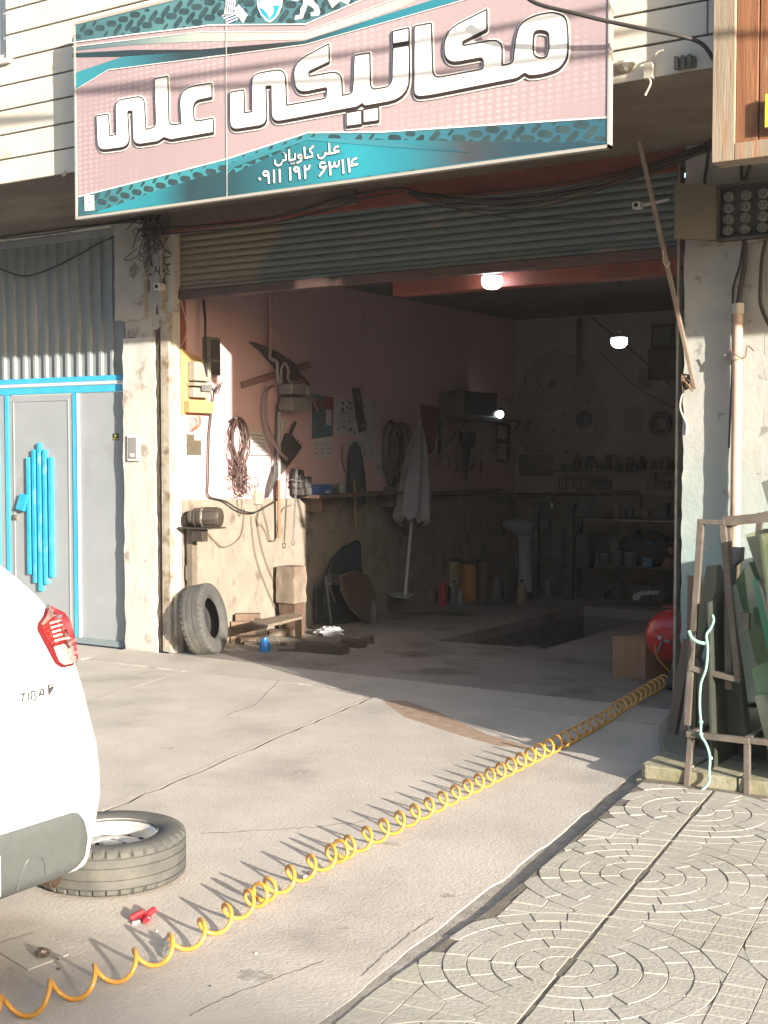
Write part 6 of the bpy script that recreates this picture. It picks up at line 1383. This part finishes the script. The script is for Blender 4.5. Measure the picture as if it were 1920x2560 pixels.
def drum(u, v, h, r, col, label, lid=None):
    c = on(u, v, z=.012); t = thing('drum', label, 'drum', tuple(c)); m = M('d_' + label[:14], col, tuple(k * .8 for k in col), s=6, rough=.45, bump=.05)
    q = MB(); q.lathe(c, [(r * .97, 0), (r, .01), (r, h * .3), (r * 1.02, h * .32), (r, h * .34), (r, h * .66), (r * 1.02, h * .68), (r, h * .70), (r, h), (r * .96, h)], n=28); q.build('drum_body', m, t, smooth=45)
    q = MB(); q.lathe(c + V(0, 0, h), [(r * 1.01, 0), (r * 1.01, .02), (r * .5, .035), (.001, .035)], n=24); q.build('lid', lid or mBlk, t, smooth=45)
drum(1128, 1498, .42, .125, (.34, .29, .13), 'cream yellow plastic drum with a dark lid')
drum(1172, 1502, .40, .085, (.48, .17, .04), 'tall orange drum beside the cream one')
drum(1207, 1494, .40, .09, (.17, .10, .05), 'brownish patterned drum at the right of the orange one')
q = MB(); q.lathe(on(1060, 1500, z=.012), [(.28, 0), (.31, .04), (.31, .12), (.26, .17), (.16, .17), (.15, .10)], n=30); solo(q, 'tyre', mRubI if 0 else M('old_rubber', (.03, .03, .03), rough=.8, bump=.1), 'old tyre lying flat under the foot of the parasol', 'tyre', smooth=50)
q = MB(); P = [on(u, v, z=.21) for u, v in ((953, 1470), (982, 1478), (1036, 1484), (1020, 1494), (985, 1490), (955, 1478))]; q.prism(P, (0, 0, -.012)); solo(q, 'cardboard', M('card_pale', (.42, .42, .40), rough=.8), 'pale bent card lying on the old tyre', 'card')

# ---------------------------------------------------------------- far left corner shelf, television and posters
tvs = thing('tv_shelf', 'dark corner shelf on a bracket under the television', 'shelf', tuple(on(1160, 1075, x=-6.9)))
q = MB(); ya = on(1100, 1050, x=-6.95).y; q.box(-6.99, -6.62, ya, 5.6, 1.955, 1.98); q.build('shelf_board', mBlk, tvs)
q = MB(); q.box(-6.99, -6.96, ya + .02, ya + .06, 1.60, 1.954); q.bar(V(-6.97, ya + .04, 1.62), V(-6.65, ya + .04, 1.95), .02, .02); q.build('bracket', mBlk, tvs); q = MB(); q.bar(V(-6.97, 5.4, 1.62), V(-6.65, 5.4, 1.95), .02, .02); q.build('bracket', mBlk, tvs)
tv = thing('television', 'old boxy black television on the corner shelf', 'television', tuple(on(1175, 1045, x=-6.75)))
ya = on(1128, 1040, x=-6.80).y; yb_ = on(1212, 1040, x=-6.80).y
q = MB(); q.box(-6.95, -6.64, ya, yb_, 1.982, 2.26); q.build('case', mBlk, tv, bevel=.01); MB().box(-6.639, -6.632, ya + .04, yb_ - .04, 2.01, 2.23).build('screen', M('screen_off', (.02, .022, .024), rough=.15, bump=0), tv)
q = MB(); P = [on(u, v, x=-6.9) for u, v in ((1148, 1080), (1180, 1080), (1178, 1115), (1165, 1125), (1160, 1200), (1155, 1125), (1146, 1110))]; q.prism(P, (.05, 0, 0)); solo(q, 'dark_cloth', mBlk, 'dark rag hanging under the corner shelf', 'cloth')
q = MB(); P = [W(u, v, .01) for u, v in ((1053, 1010), (1100, 1020), (1096, 1072), (1085, 1130), (1060, 1140), (1055, 1060))]; q.prism(P, (-.008, 0, 0)); solo(q, 'red_cloth', M('cloth_red', (.22, .045, .045), (.15, .03, .03), s=6, rough=.9), 'dim red cloth pinned on the wall above the parasol', 'cloth')
poster('grey blotched poster under the corner shelf', [(1165, 1085), (1235, 1090), (1232, 1160), (1168, 1158)], 26, 8)
q = MB(); P = [on(u, v, x=-6.97) for u, v in ((1240, 1050), (1272, 1054), (1270, 1160), (1240, 1155))]; q.prism(P, (.02, 0, 0)); fo = thing('picture_frame', 'narrow dark framed sheet in the far left corner', 'picture', tuple(P[3])); q.build('frame', mBlk, fo)
P = [on(u, v, x=-6.945) for u, v in ((1244, 1062), (1268, 1066), (1266, 1100), (1244, 1096))]; q = MB(); q.prism(P, (.003, 0, 0)); q.build('sheet', mPap, fo); P = [on(u, v, x=-6.945) for u, v in ((1244, 1108), (1266, 1110), (1266, 1150), (1244, 1146))]; q = MB(); q.prism(P, (.003, 0, 0)); q.build('sheet', mPap, fo)

# ---------------------------------------------------------------- back wall
YB = 5.965
def Bk(u, v, off=0): return on(u, v, y=YB - off)
def bbox(mb, u0, v0, u1, v1, off, th):
    a = Bk(u0, v0); b = Bk(u1, v1); mb.box(min(a.x, b.x), max(a.x, b.x), YB - off - th, YB - off, min(a.z, b.z), max(a.z, b.z)); return mb
pf = thing('picture_frame', 'dark framed picture high on the back wall', 'picture', tuple(Bk(1655, 872)))
bbox(MB(), 1630, 812, 1685, 872, .0, .03).build('frame', mBlk, pf, bevel=.004); bbox(MB(), 1637, 820, 1678, 864, .031, .003).build('print', M('print_dim', (.13, .13, .12), rough=.6, bump=0), pf)
bbox(q := MB(), 1632, 876, 1712, 950, .0, .16); bk2 = solo(q, 'cabinet', M('cabinet_dark', (.06, .055, .05), (.09, .08, .075), s=6, rough=.6), 'dark small cabinet under the high picture frame', 'cabinet', bevel=.01)
bbox(q := MB(), 1598, 920, 1632, 970, .0, .004); solo(q, 'paper_sheet', M('paper_dim', (.24, .21, .20), rough=.9), 'pale paper sheet left of the dark cabinet', 'paper')
bbox(q := MB(), 1560, 1018, 1606, 1080, .0, .004); solo(q, 'paper_sheet', MATS['paper_dim'], 'pale paper sheet left of the hanging ring', 'paper')
wr = MB(); c = Bk(1651, 1060, .05); r = (Bk(1683, 1060) - c).length; wr.tube([c + V((r - .035) * math.cos(2 * math.pi * i / 40), 0, (r - .035) * math.sin(2 * math.pi * i / 40)) for i in range(40)], .036, n=10, closed=True); solo(wr, 'hanging_ring', mBlk, 'thick dark ring like a small tyre hanging on the back wall', 'ring', smooth=60)
wr = MB(); wr.lathe(Bk(1460, 1049, .0), [(.10, 0), (.10, .02), (.09, .025), (.012, .03), (.001, .035)], n=32, axis=(0, -1, 0)); solo(wr, 'flue_cover', mBlk, 'black round flue cover in the bare plaster patch', 'flue cover', smooth=40)
cable([on(1447, 795, y=YB - .05), on(1447, 940, y=YB - .05)], .03, 'brownish vertical flue pipe above the bare plaster', M('flue_brown', (.13, .09, .08), rough=.7), 'flue_pipe', 'pipe', n=14)
cable([on(1480, 795, y=5.2), on(1560, 860, y=4.7), on(1640, 930, y=4.2), on(1705, 985, y=3.9)], .010, 'dark rod slanting across the hanging lamp', mBlk, 'tie_rod', 'rod')
cable([on(1500, 880, y=YB - .03), on(1560, 940, y=YB - .03), on(1600, 975, y=YB - .03), on(1705, 1030, y=YB - .03)], .004, 'thin wire sagging across the back wall', mBlk)
fs_ = thing('wall_shelf', 'dark shelf with tools and tins across the back wall', 'shelf', tuple(Bk(1540, 1180)))
q = MB(); a = Bk(1390, 1172); b = Bk(1715, 1178); q.box(a.x, -2.9, YB - .22, YB, a.z - .03, a.z); q.build('shelf_board', mBlk, fs_); zsh = a.z
random.seed(15)
mDm = [M('tin_dim%d' % i, c, tuple(k * .7 for k in c), s=12, rough=.5, bump=.05) for i, c in enumerate(((.10, .09, .08), (.16, .15, .13), (.06, .055, .05), (.20, .17, .13), (.05, .07, .07)))]
u = 1412; k = 0; ordn = ['first', 'second', 'third', 'fourth', 'fifth', 'sixth', 'seventh', 'eighth', 'ninth', 'tenth', 'eleventh', 'twelfth', 'thirteenth', 'fourteenth', 'fifteenth', 'sixteenth', 'seventeenth', 'eighteenth']
kinds = [('jar', (1, 1, .9, .5)), ('tin', (1, 1, 1, 1)), ('bottle', (1, 1, .4, .35))]
while u < 1700 and k < 18:
    r = rnd(.022, .045); h = rnd(.06, .17); c = on(u, 1150, y=YB - .11); nm, pr = kinds[k % 3]
    q = MB(); q.lathe((c.x, YB - .11 + rnd(-.03, .03), zsh), [(r * pr[0], 0), (r * pr[1], h * .6), (r * pr[2], h * .75), (r * pr[3], h)], n=14)
    solo(q, nm, mDm[k % 5], 'dim %s %s from the left on the back wall shelf' % (ordn[k], nm), nm, 'tins and jars on the back shelf', smooth=45); u += rnd(13, 20); k += 1
# map and boards under the shelf
bbox(q := MB(), 1298, 1136, 1385, 1190, .0, .006); solo(q, 'wall_board', M('board_dim', (.15, .13, .10), (.10, .09, .07), s=8, rough=.8), 'faded board on the back wall left of the shelf', 'board')
bbox(q := MB(), 1472, 1198, 1532, 1222, .0, .05); solo(q, 'tool_box', mBlk, 'flat black tool case hung under the back shelf', 'tool case', bevel=.006)
bbox(q := MB(), 1620, 1202, 1678, 1224, .0, .05); solo(q, 'tool_box', mBlk, 'black tray hung at the right under the back shelf', 'tool case', bevel=.006)
q = MB(); q.prism([Bk(u, v, .07) for u, v in ((1612, 1222), (1622, 1205), (1624, 1180), (1638, 1180), (1638, 1222))], (0, .04, 0)); solo(q, 'clamp_tool', mBlk, 'black clamp hanging from the right of the back shelf', 'tool')
# pipes along the walls at dado height
q = MB(); q.tube([V(-6.95, on(1000, 1236, x=-6.95).y, 1.16), V(-6.95, 5.90, 1.11), V(-6.90, 5.92, 1.11), Bk(1595, 1232, .04), Bk(1600, 1236, .04), Bk(1600, 1268, .04)], .024, n=10)
solo(q, 'water_pipe', M('pipe_dark', (.10, .09, .08), (.07, .06, .055), s=6, rough=.6), 'dark pipe running along the dado and round the back corner', 'pipe', smooth=50)
# wash basin
wb_ = thing('wash_basin', 'white pedestal wash basin in the back left corner', 'basin', tuple(on(1322, 1500, z=.012)))
c = V(-6.72, 5.70, 0); mCer = M('ceramic', (.50, .50, .52), rough=.2, bump=0)
q = MB(); q.lathe(c, [(.10, .66), (.20, .70), (.27, .76), (.29, .82), (.27, .83), (.24, .80), (.12, .74), (.03, .72)], n=32); q.build('bowl', mCer, wb_, smooth=50)
q = MB(); q.lathe(c, [(.11, .012), (.09, .06), (.075, .3), (.08, .6), (.11, .665)], n=24); q.build('pedestal', mCer, wb_, smooth=50)
q = MB(); q.tube(smooth_path([c + V(0, .2, .82), c + V(0, .2, .95), c + V(0, .08, .97), c + V(0, .06, .92)], 5), .012, n=8); q.build('tap', mMetal, wb_)
# press frame and bench along the back
pr_ = thing('press_frame', 'dark upright steel press frame in front of the wash basin', 'press', tuple(on(1322, 1490, z=.012)))
c = V(-6.36, 5.15, 0)
for dx in (0, .42): q = MB(); q.box(c.x + dx, c.x + dx + .06, c.y, c.y + .07, .012, 1.06); q.build('upright', mBlk, pr_)
q = MB(); q.box(c.x - .02, c.x + .50, c.y - .01, c.y + .08, 1.0, 1.07); q.box(c.x + .061, c.x + .419, c.y, c.y + .07, .42, .46); q.build('crossbeam', mBlk, pr_)
q = MB(); q.cyl((c.x + .24, c.y + .03, .80), (c.x + .24, c.y + .03, 1.14), .035, n=14); q.build('ram', mBlk, pr_); MB().box(c.x + .225, c.x + .25, c.y - .013, c.y - .011, 1.01, 1.06).build('ram_label', mPap, pr_)
q = MB(); q.box(c.x + .06, c.x + .40, c.y - .02, c.y + .10, 1.071, 1.076); q.build('top_plate', mMetal, pr_)
q = MB(); q.box(c.x + .30, c.x + .62, c.y + .1, c.y + .4, .35, .72); solo(q, 'oil_heater', M('casing_navy', (.035, .04, .05), rough=.5), 'dark cabinet behind the press frame', 'cabinet', bevel=.02)
wbn = thing('workbench', 'long dark workbench with lower shelf along the back wall', 'workbench', tuple(Bk(1560, 1490)))
q = MB(); q.box(-5.95, -2.6, 5.35, 5.94, .86, .90); q.build('bench_top', mBlk, wbn); q = MB(); q.box(-5.9, -2.6, 5.40, 5.90, .36, .39); q.build('lower_shelf', mBlk, wbn)
for x_ in (-5.93, -4.8, -3.7, -2.7): q = MB(); q.box(x_, x_ + .05, 5.37, 5.42, .012, .859); q.build('leg', mBlk, wbn)
MB().box(-5.95, -2.6, 5.342, 5.348, .875, .895).build('bench_edge', mMetal, wbn)
q = MB(); q.box(-6.0 + .9, -4.95, 5.5, 5.62, .901, 1.08); solo(q, 'picture_frame', mBlk, 'small frame standing on the workbench', 'picture')
solo(crumple(V(-5.2, 5.62, .391), .32, .18, .20, amp=.12), 'tarpaulin', M('tarp_dark', (.02, .02, .02), rough=.8), 'black heap of tarpaulin on the lower bench shelf', 'tarpaulin', smooth=60)
random.seed(8)
row = [(1488, .05, .13, (.26, .26, .25), 'small white paint tin first on the lower shelf'), (1512, .06, .12, (.10, .10, .09), 'dim grey tin second on the lower shelf'), (1545, .07, .14, (.15, .15, .14), 'grey paint tin third on the lower shelf'),
       (1578, .075, .14, (.14, .15, .15), 'grey paint tin fourth on the lower shelf'), (1525, .05, .26, (.22, .20, .18), 'paler taller tin behind the grey tins'), (1592, .05, .24, (.28, .24, .20), 'white lidded tin left of the blue carton'), (1663, .085, .25, (.38, .23, .18), 'pinkish paint bucket right of the blue carton'), (1712, .07, .22, (.28, .18, .14), 'brownish tin at the right end of the lower shelf')]
for u, r, h, col, lab in row:
    cc = on(u, 1440, y=5.50); m = M('p_' + lab[:12] + str(u), col, tuple(k * .6 for k in col), s=8, rough=.45, bump=.05); t = thing('paint_tin', lab, 'paint tin', (cc.x, 5.5 if h < .2 else 5.62, .391), 'paint tins on the lower shelf')
    o0 = Vector(t['_o']); q = MB(); q.lathe(o0, [(r, 0), (r, h)], n=22); q.build('tin_body', m, t, smooth=45); q = MB(); q.lathe(o0 + V(0, 0, h), [(r * 1.04, -.008), (r * 1.04, .008), (r * .85, .004)], n=22); q.build('lid', mMetal, t, smooth=45)
cc = on(1622, 1430, y=5.5); q = MB(); q.box(cc.x - .055, cc.x + .05, 5.46, 5.58, .391, .66); solo(q, 'carton', M('carton_blue', (.06, .20, .32), rough=.6), 'blue upright carton on the lower bench shelf', 'carton', bevel=.003)
q = MB(); P = [on(u, v, y=4.9) for u, v in ((1582, 1488), (1600, 1478), (1645, 1477), (1645, 1486), (1604, 1488), (1595, 1500), (1583, 1500))]; q.prism(P, (0, .1, 0)); solo(q, 'cardboard', MATS['paper_white'], 'white torn carton flap low at the back of the workshop', 'card')

# ---------------------------------------------------------------- lamps that are lit
mLampE = M('lamp_glow', (.92, .96, 1.0), rough=.3, bump=0, emis=6)
mLampS = M('lamp_glow_small', (.92, .96, 1.0), rough=.3, bump=0, emis=4)
def bulb(c, r, cord, label, ball=False):
    t = thing('hanging_lamp', label, 'lamp', (c.x, c.y, c.z - r), 'lit lamps in the workshop')
    q = MB(); 
    if ball: q.lathe(c, [(.001, -r)] + [(r * math.sin(a), -r * math.cos(a)) for a in [math.pi * k / 10 for k in range(1, 10)]] + [(.001, r)], n=20)
    else: q.lathe(c + V(0, 0, -r * .62), [(.001, 0), (r * .45, .03 * r), (r * .75, .18 * r), (r * .95, .45 * r), (r, .75 * r), (r * .98, 1.15 * r), (r * .9, 1.22 * r), (.001, 1.22 * r)], n=24)
    q.build('bulb', mLampS if ball else mLampE, t, smooth=50)
    q = MB(); zt = c.z + (r if ball else r * .62); q.lathe((c.x, c.y, zt - .002), [(r * .7, 0), (r * .5, r * .35), (.02, r * .55), (.02, r * .9)], n=16); q.build('lamp_cap', mBlk, t, smooth=50)
    if cord: q = MB(); q.cyl((c.x, c.y, zt + r * .8), (c.x, c.y, cord), .004, n=6); q.build('cord', mBlk, t)
bulb(on(1230, 707, y=.20), .072, 2.98, 'big lit lamp hanging nearest under the orange beam')
bulb(on(1548, 857, y=3.0), .072, 3.17, 'lit lamp hanging further back behind a slanting rod')
bulb(on(1250, 1036, x=-6.62), .042, None, 'small round lit lamp beside the television', True)

# ---------------------------------------------------------------- compressor and wooden box
cp_ = thing('air_compressor', 'red air compressor tank with a dark motor behind the right pillar', 'air compressor', (-3.19, 1.05, .012))
mRed = M('tank_red', (.42, .012, .018), rough=.28, bump=0, coat=.3)
tc_ = V(-3.175, .80, .345); axc = V(.05, 1, 0).normalized(); R = .182
q = MB(); q.lathe(tc_, [(.001, -.075), (.05, -.072), (.10, -.060), (.145, -.035), (.172, -.005), (R, .04), (R, .62), (.16, .67), (.10, .70), (.001, .715)], n=40, axis=axc); q.build('tank', mRed, cp_, smooth=60)
q = MB(); q.lathe(tc_ + V(-.035, -.072, .0), [(.014, 0), (.014, .014), (.007, .014)], n=12, axis=(0, -1, 0)); q.build('port_ring', MATS['paper_white'], cp_)
q = MB(); q.cyl(tc_ + V(.0, -.075, -.02), tc_ + V(.055, -.11, -.02), .010, n=8); q.cyl(tc_ + V(-.02, -.07, -.03), tc_ + V(-.04, -.10, -.10), .009, n=8); q.build('valve', mMetal, cp_)
q = MB(); q.lathe((-3.12, 1.15, .52), [(.07, 0), (.07, .20), (.055, .24), (.03, .25)], n=20); q.box(-3.30, -2.95, 1.0, 1.5, .515, .528); q.build('pump_head', M('pump_darkred', (.20, .015, .02), rough=.5), cp_, bevel=.002)
q = MB(); q.lathe((-3.04, .62, .15), [(.09, 0), (.10, .02), (.10, .16), (.08, .19), (.001, .20)], n=22, axis=(.6, .8, 0)); q.box(-3.12, -2.96, .66, .80, .05, .12); q.build('drain_motor', mBlk, cp_, bevel=.004, smooth=40)
q = MB(); q.cyl((-3.10, .60, .055), (-3.05, .60, .055), .043, n=20); q.build('wheel', mBlk, cp_, smooth=40); q = MB(); q.cyl((-3.33, 1.35, .055), (-3.29, 1.35, .055), .043, n=20); q.build('wheel', mBlk, cp_, smooth=40)
q = MB(); q.cyl((-3.112, .60, .055), (-3.101, .60, .055), .014, n=12); q.build('wheel_cap', MATS['wheel_silver'], cp_)
bw = thing('wooden_box', 'plain brown plywood box beside the red compressor', 'box', (-3.56, 1.08, .012))
mPly = M('plywood', (.34, .20, .11), (.27, .155, .085), s=5, rough=.6, bump=.1, st=(8, 8, .6))
A_, B_ = on(1531, 1693, z=.012), on(1613, 1699, z=.012); hgt = on(1531, 1594, y=A_.y).z - .012
q = MB(); dn = V(.12, .22, 0); q.prism([V(A_.x, A_.y, .012), V(B_.x, B_.y, .012), V(B_.x + dn.x, B_.y + dn.y, .012), V(A_.x + dn.x, A_.y + dn.y, .012)], (0, 0, hgt)); q.build('box_sides', mPly, bw, bevel=.003)
q = MB(); q.prism([V(A_.x - .008, A_.y - .008, .013 + hgt), V(B_.x + .008, B_.y - .008, .013 + hgt), V(B_.x + dn.x + .008, B_.y + dn.y + .008, .013 + hgt), V(A_.x + dn.x - .008, A_.y + dn.y + .008, .013 + hgt)], (0, 0, .012)); q.build('box_lid', mPly, bw, bevel=.002)

# ---------------------------------------------------------------- small things lying on the concrete
gz0 = .003
def g0(u, v, z=.004): return on(u, v, z=z)
cb_ = MB(); cb_.prism([g0(u, v, .008) for u, v in ((-40, 2384), (-2, 2358), (88, 2330), (150, 2365), (172, 2385), (70, 2424), (-5, 2378))], (0, 0, -.003)); solo(cb_, 'cardboard', M('card_dusty', (.44, .41, .36), (.38, .35, .31), s=8, rough=.9), 'torn dusty sheet of card on the concrete at the left edge', 'card')
random.seed(33)
c = g0(108, 2392, .012); q = crumple(c, .030, .022, .014, n=7, amp=.35, m=10); q.tube(smooth_path([c + V(0, 0, .03), c + V(.03, .0, .02), c + V(.06, .01, .0)], 4), .003, n=6); solo(q, 'car_part', M('cast_metal', (.24, .19, .15), (.12, .10, .08), s=30, rough=.4, metal=.4), 'small greasy cast part lying on the torn card', 'car part', smooth=30)
rc_ = g0(352, 2298)
rt = thing('red_clamp', 'small crumpled red plastic clip on the concrete', 'clip', (rc_.x, rc_.y, .004))
mRedP = M('plastic_red', (.58, .03, .04), (.45, .02, .03), s=20, rough=.4, bump=.1)
q = MB()
for a, b, w_ in (((325, 2296), (360, 2278), .02), ((350, 2300), (388, 2272), .022), ((360, 2305), (375, 2290), .025)):
    q.bar(g0(*a, z=.014), g0(*b, z=.034), w_, .018)
q.build('clip_body', mRedP, rt, bevel=.004); q = MB(); q.bar(g0(330, 2308, z=.008), g0(352, 2302, z=.012), .012, .010); q.build('clip_tongue', MATS['card_dusty'], rt, bevel=.002)
for k, (a, b, lab) in enumerate((((413, 2366), (418, 2352), 'shiny bolt lying nearest the tyre by the hose'), ((412, 2392), (420, 2378), 'second shiny bolt just in front of the first'))):
    p0, p1 = g0(*a, z=.012), g0(*b, z=.022); q = MB(); d = (p1 - p0).normalized(); q.lathe(p0, [(.006, 0), (.006, .03)], n=10, axis=d); q.lathe(p0 + d * .03, [(.014, 0), (.014, .004), (.011, .005), (.011, .016), (.006, .018)], n=6 + 6 * (k == 0), axis=d); solo(q, 'bolt', M('bolt_chrome%d' % k, (.6, .6, .58), rough=.2, metal=.9, bump=0), lab, 'bolt', 'bolts on the concrete')
for k, (u, v, r) in enumerate(((146, 2424, .006), (392, 2329, .004), (194, 2500, .004), (640, 2385, .005), (525, 2466, .004), (760, 2194, .010), (775, 2186, .012))):
    q = MB(); c = g0(u, v); q.lathe(c, [(r, 0), (r * 1.1, r * .5), (r * .5, r * 1.1)], n=6, sq=.6); solo(q, 'pebble', MATS['pillar_plaster'] if k % 2 else mTimD, ['dark crumb right of the torn card', 'tiny crumb behind the bolts', 'tiny crumb between the first hose coils', 'pale crumb in front of the hose', 'tiny pale crumb left of the pale one', 'pale lump touching the hose', 'larger pale lump by the hose'][k], 'pebble', 'crumbs on the concrete')

# ---------------------------------------------------------------- the dense small stuff of the workshop
random.seed(44)
ORD = ['first', 'second', 'third', 'fourth', 'fifth', 'sixth', 'seventh', 'eighth', 'ninth', 'tenth', 'eleventh', 'twelfth', 'thirteenth', 'fourteenth']
GR = [M('clut%d' % i, c, tuple(k * .65 for k in c), s=14, rough=.6, bump=.1) for i, c in enumerate(((.13, .12, .11), (.22, .20, .18), (.09, .085, .08), (.28, .26, .23), (.10, .13, .15), (.22, .13, .09)))]
def spanner(u, v, L_, y, lab, k):
    c = on(u, v, y=y); q = MB(); a = rnd(-.12, .12); d = V(math.sin(a), 0, -math.cos(a)); q.bar(c, c + d * L_, .016, .006, up=(0, 1, 0)); q.lathe(c + d * L_, [(.018, -.004), (.018, .004)], n=8, axis=(0, 1, 0)); q.lathe(c, [(.014, -.004), (.014, .004)], n=8, axis=(0, 1, 0))
    solo(q, 'spanner', GR[k % 4], lab, 'spanner', 'spanners hanging on the back wall')
for k in range(9): spanner(1398 + k * 9, 1196, rnd(.10, .17), 5.95, '%s spanner from the left hanging under the back shelf' % ORD[k], k)
# things standing on the workbench
for k in range(11):
    x = -5.75 + k * .17 + rnd(-.03, .03); y = rnd(5.5, 5.8); q = MB()
    if k % 3 == 0: h = rnd(.06, .13); q.box(x, x + rnd(.07, .12), y, y + .09, .901, .901 + h); nm = 'carton'
    elif k % 3 == 1: r = rnd(.025, .04); h = rnd(.10, .2); q.lathe((x + .03, y, .901), [(r, 0), (r, h * .7), (r * .4, h * .85), (r * .4, h)], n=14); nm = 'bottle'
    else: r = rnd(.03, .05); h = rnd(.05, .1); q.lathe((x + .03, y, .901), [(r, 0), (r, h), (r * .9, h + .004)], n=14); nm = 'tin'
    solo(q, nm, GR[(k * 5) % 6], '%s small dim %s from the left on the workbench top' % (ORD[k], nm), nm, 'small things on the workbench', bevel=0, smooth=45)
# more tins behind on the lower shelf and bottles on the floor below
for k in range(8):
    x = -5.62 + k * .2; r = rnd(.045, .07); h = rnd(.10, .2); q = MB(); q.lathe((x, 5.78, .391), [(r, 0), (r, h), (r * 1.04, h), (r * 1.04, h + .01), (r * .8, h + .008)], n=18)
    solo(q, 'tin', GR[(k * 3 + 1) % 6], '%s dim tin in the rear row of the lower bench shelf' % ORD[k], 'tin', 'rear row of tins', smooth=45)
for k in range(9):
    x = -5.7 + k * .24 + rnd(-.04, .04); q = MB()
    if k % 2: r = rnd(.06, .09); h = rnd(.12, .24); q.lathe((x, rnd(5.45, 5.65), .012), [(r * .9, 0), (r, .02), (r, h), (r * .3, h + .03), (r * .3, h + .05)], n=16); nm = 'canister'
    else: q.box(x - .08, x + .08, 5.45, 5.65, .012, .012 + rnd(.08, .2)); nm = 'crate'
    solo(q, nm, GR[(k * 2) % 6], '%s dim %s from the left on the floor under the workbench' % (ORD[k], nm), nm, 'things under the workbench', smooth=45)
# along the left wall between the liner and the corner
for k, (u, v, r, h, c, lab) in enumerate(((1010, 1506, .05, .20, 2, 'dark bottle on the floor behind the old tyre'), (1078, 1510, .045, .16, 5, 'brown jar at the left of the drums'), (1150, 1512, .035, .18, 3, 'pale bottle in front of the orange drum'),
    (1240, 1500, .07, .26, 0, 'dark can right of the drums'), (1262, 1494, .06, .20, 2, 'squat dark can before the wash basin'), (968, 1530, .04, .12, 0, 'small dark can right of the bottle jack'), (1420, 1494, .05, .14, 1, 'grey jar under the press frame'), (960, 1505, .10, .10, 2, 'flat dark pan beside the bottle jack'))):
    c0 = on(u, v, z=.012); q = MB(); q.lathe(c0, [(r, 0), (r, h * .75), (r * .6, h * .88), (r * .5, h)], n=16); solo(q, 'canister', GR[c], lab, 'canister', 'canisters on the workshop floor', smooth=45)
# loose things above the dado on the left wall
for k in range(7):
    u = 948 + k * 19; c0 = on(u, 1225, x=-6.93); q = MB(); h = rnd(.03, .09); q.box(c0.x - .04, c0.x + .05, c0.y, c0.y + rnd(.05, .14), 1.205, 1.205 + h); solo(q, 'carton' if k % 2 else 'spare_part', GR[k % 6], '%s small thing from the left on the dado ledge behind the parasol' % ORD[k], 'spare part', 'small parts on the dado ledge', bevel=.006)
MB().box(-7.0, -6.86, 3.0, 5.4, 1.17, 1.204).build('ledge', mBrownW, bld)
for k in range(6):
    u = 1096 + k * 21; v = 1120 + (k % 3) * 14; c0 = on(u, v, x=-6.96); q = MB(); q.tube(smooth_path([c0, c0 + V(.01, .02, -.08), c0 + V(.0, -.02, -.16 - rnd(0, .12)), c0 + V(.01, .03, -.10)], 4), .008, n=6); solo(q, 'fan_belt', mRubH, '%s of the dark belts hung between the parasol and the corner' % ORD[k], 'belt', 'belts on the left wall')
# dark oil marks that lie on the concrete
def blot(u, v, r, z, seed):
    random.seed(seed); c0 = on(u, v, z=z); P = []
    for i in range(26): a = 2 * math.pi * i / 26; k = r * (1 + rnd(-.28, .28)); P.append(V(c0.x + k * math.cos(a), c0.y + k * .7 * math.sin(a), z))
    return P
mOilS = M('oil_mark', (.27, .245, .215), (.34, .31, .275), s=26, rough=.7, bump=.3, bs=60, c3=(.44, .405, .36), s3=30, t3=.55, w3=.05)
q = MB()
for k, (u, v, r, z) in enumerate(((760, 1930, .05, .0049), (480, 1990, .03, -.0051), (980, 2110, .035, .0049), (640, 2440, .06, .0049), (420, 1870, .04, -.0051), (1120, 2240, .03, .0049), (860, 2320, .025, .0049))): q.prism(blot(u, v, r, z, k), (0, 0, -.0007))
struct(q.build('oil_mark', mOilS))
# hairline cracks in the concrete
q = MB(); random.seed(77)
for P in ([(500, 2083), (640, 2076), (780, 2068), (925, 2052)], [(905, 2440), (960, 2385), (1030, 2330), (1090, 2290)], [(430, 2560), (560, 2495), (700, 2440), (820, 2400)], [(700, 1700), (640, 1760), (560, 1790)]):
    pts = []
    for a, b in zip(P, P[1:]):
        for t in range(12): pts.append((a[0] + (b[0] - a[0]) * t / 12 + rnd(-2.5, 2.5), a[1] + (b[1] - a[1]) * t / 12 + rnd(-2, 2)))
    for a, b in zip(pts, pts[1:]):
        w_ = rnd(.0015, .0045); pa, pb = on(*a, z=.0046 if a[0] > 470 and a[1] > 2000 or a[0] > 900 else -.0052), on(*b, z=.0046 if a[0] > 470 and a[1] > 2000 or a[0] > 900 else -.0052)
        q.bar(pa, pb, w_, .0008)
struct(q.build('hairline_cracks', mDirt))

# ---------------------------------------------------------------- thin haze volume added to lift the dark tones
hz = MB().box(-50, 50, -36, 32, -1.4, 9.5).build('haze', None)
hm = bpy.data.materials.new('haze_air'); hm.use_nodes = True; N = hm.node_tree.nodes; N.remove(N['Principled BSDF'])
pv_ = N.new('ShaderNodeVolumePrincipled'); pv_.inputs['Density'].default_value = .0011; pv_.inputs['Color'].default_value = (.95, .93, .92, 1); pv_.inputs['Anisotropy'].default_value = .1
hm.node_tree.links.new(pv_.outputs[0], N['Material Output'].inputs['Volume']); hz.data.materials.clear(); hz.data.materials.append(hm); hz['kind'] = 'stuff'
hz['label'] = 'thin haze added to lift the blacks'
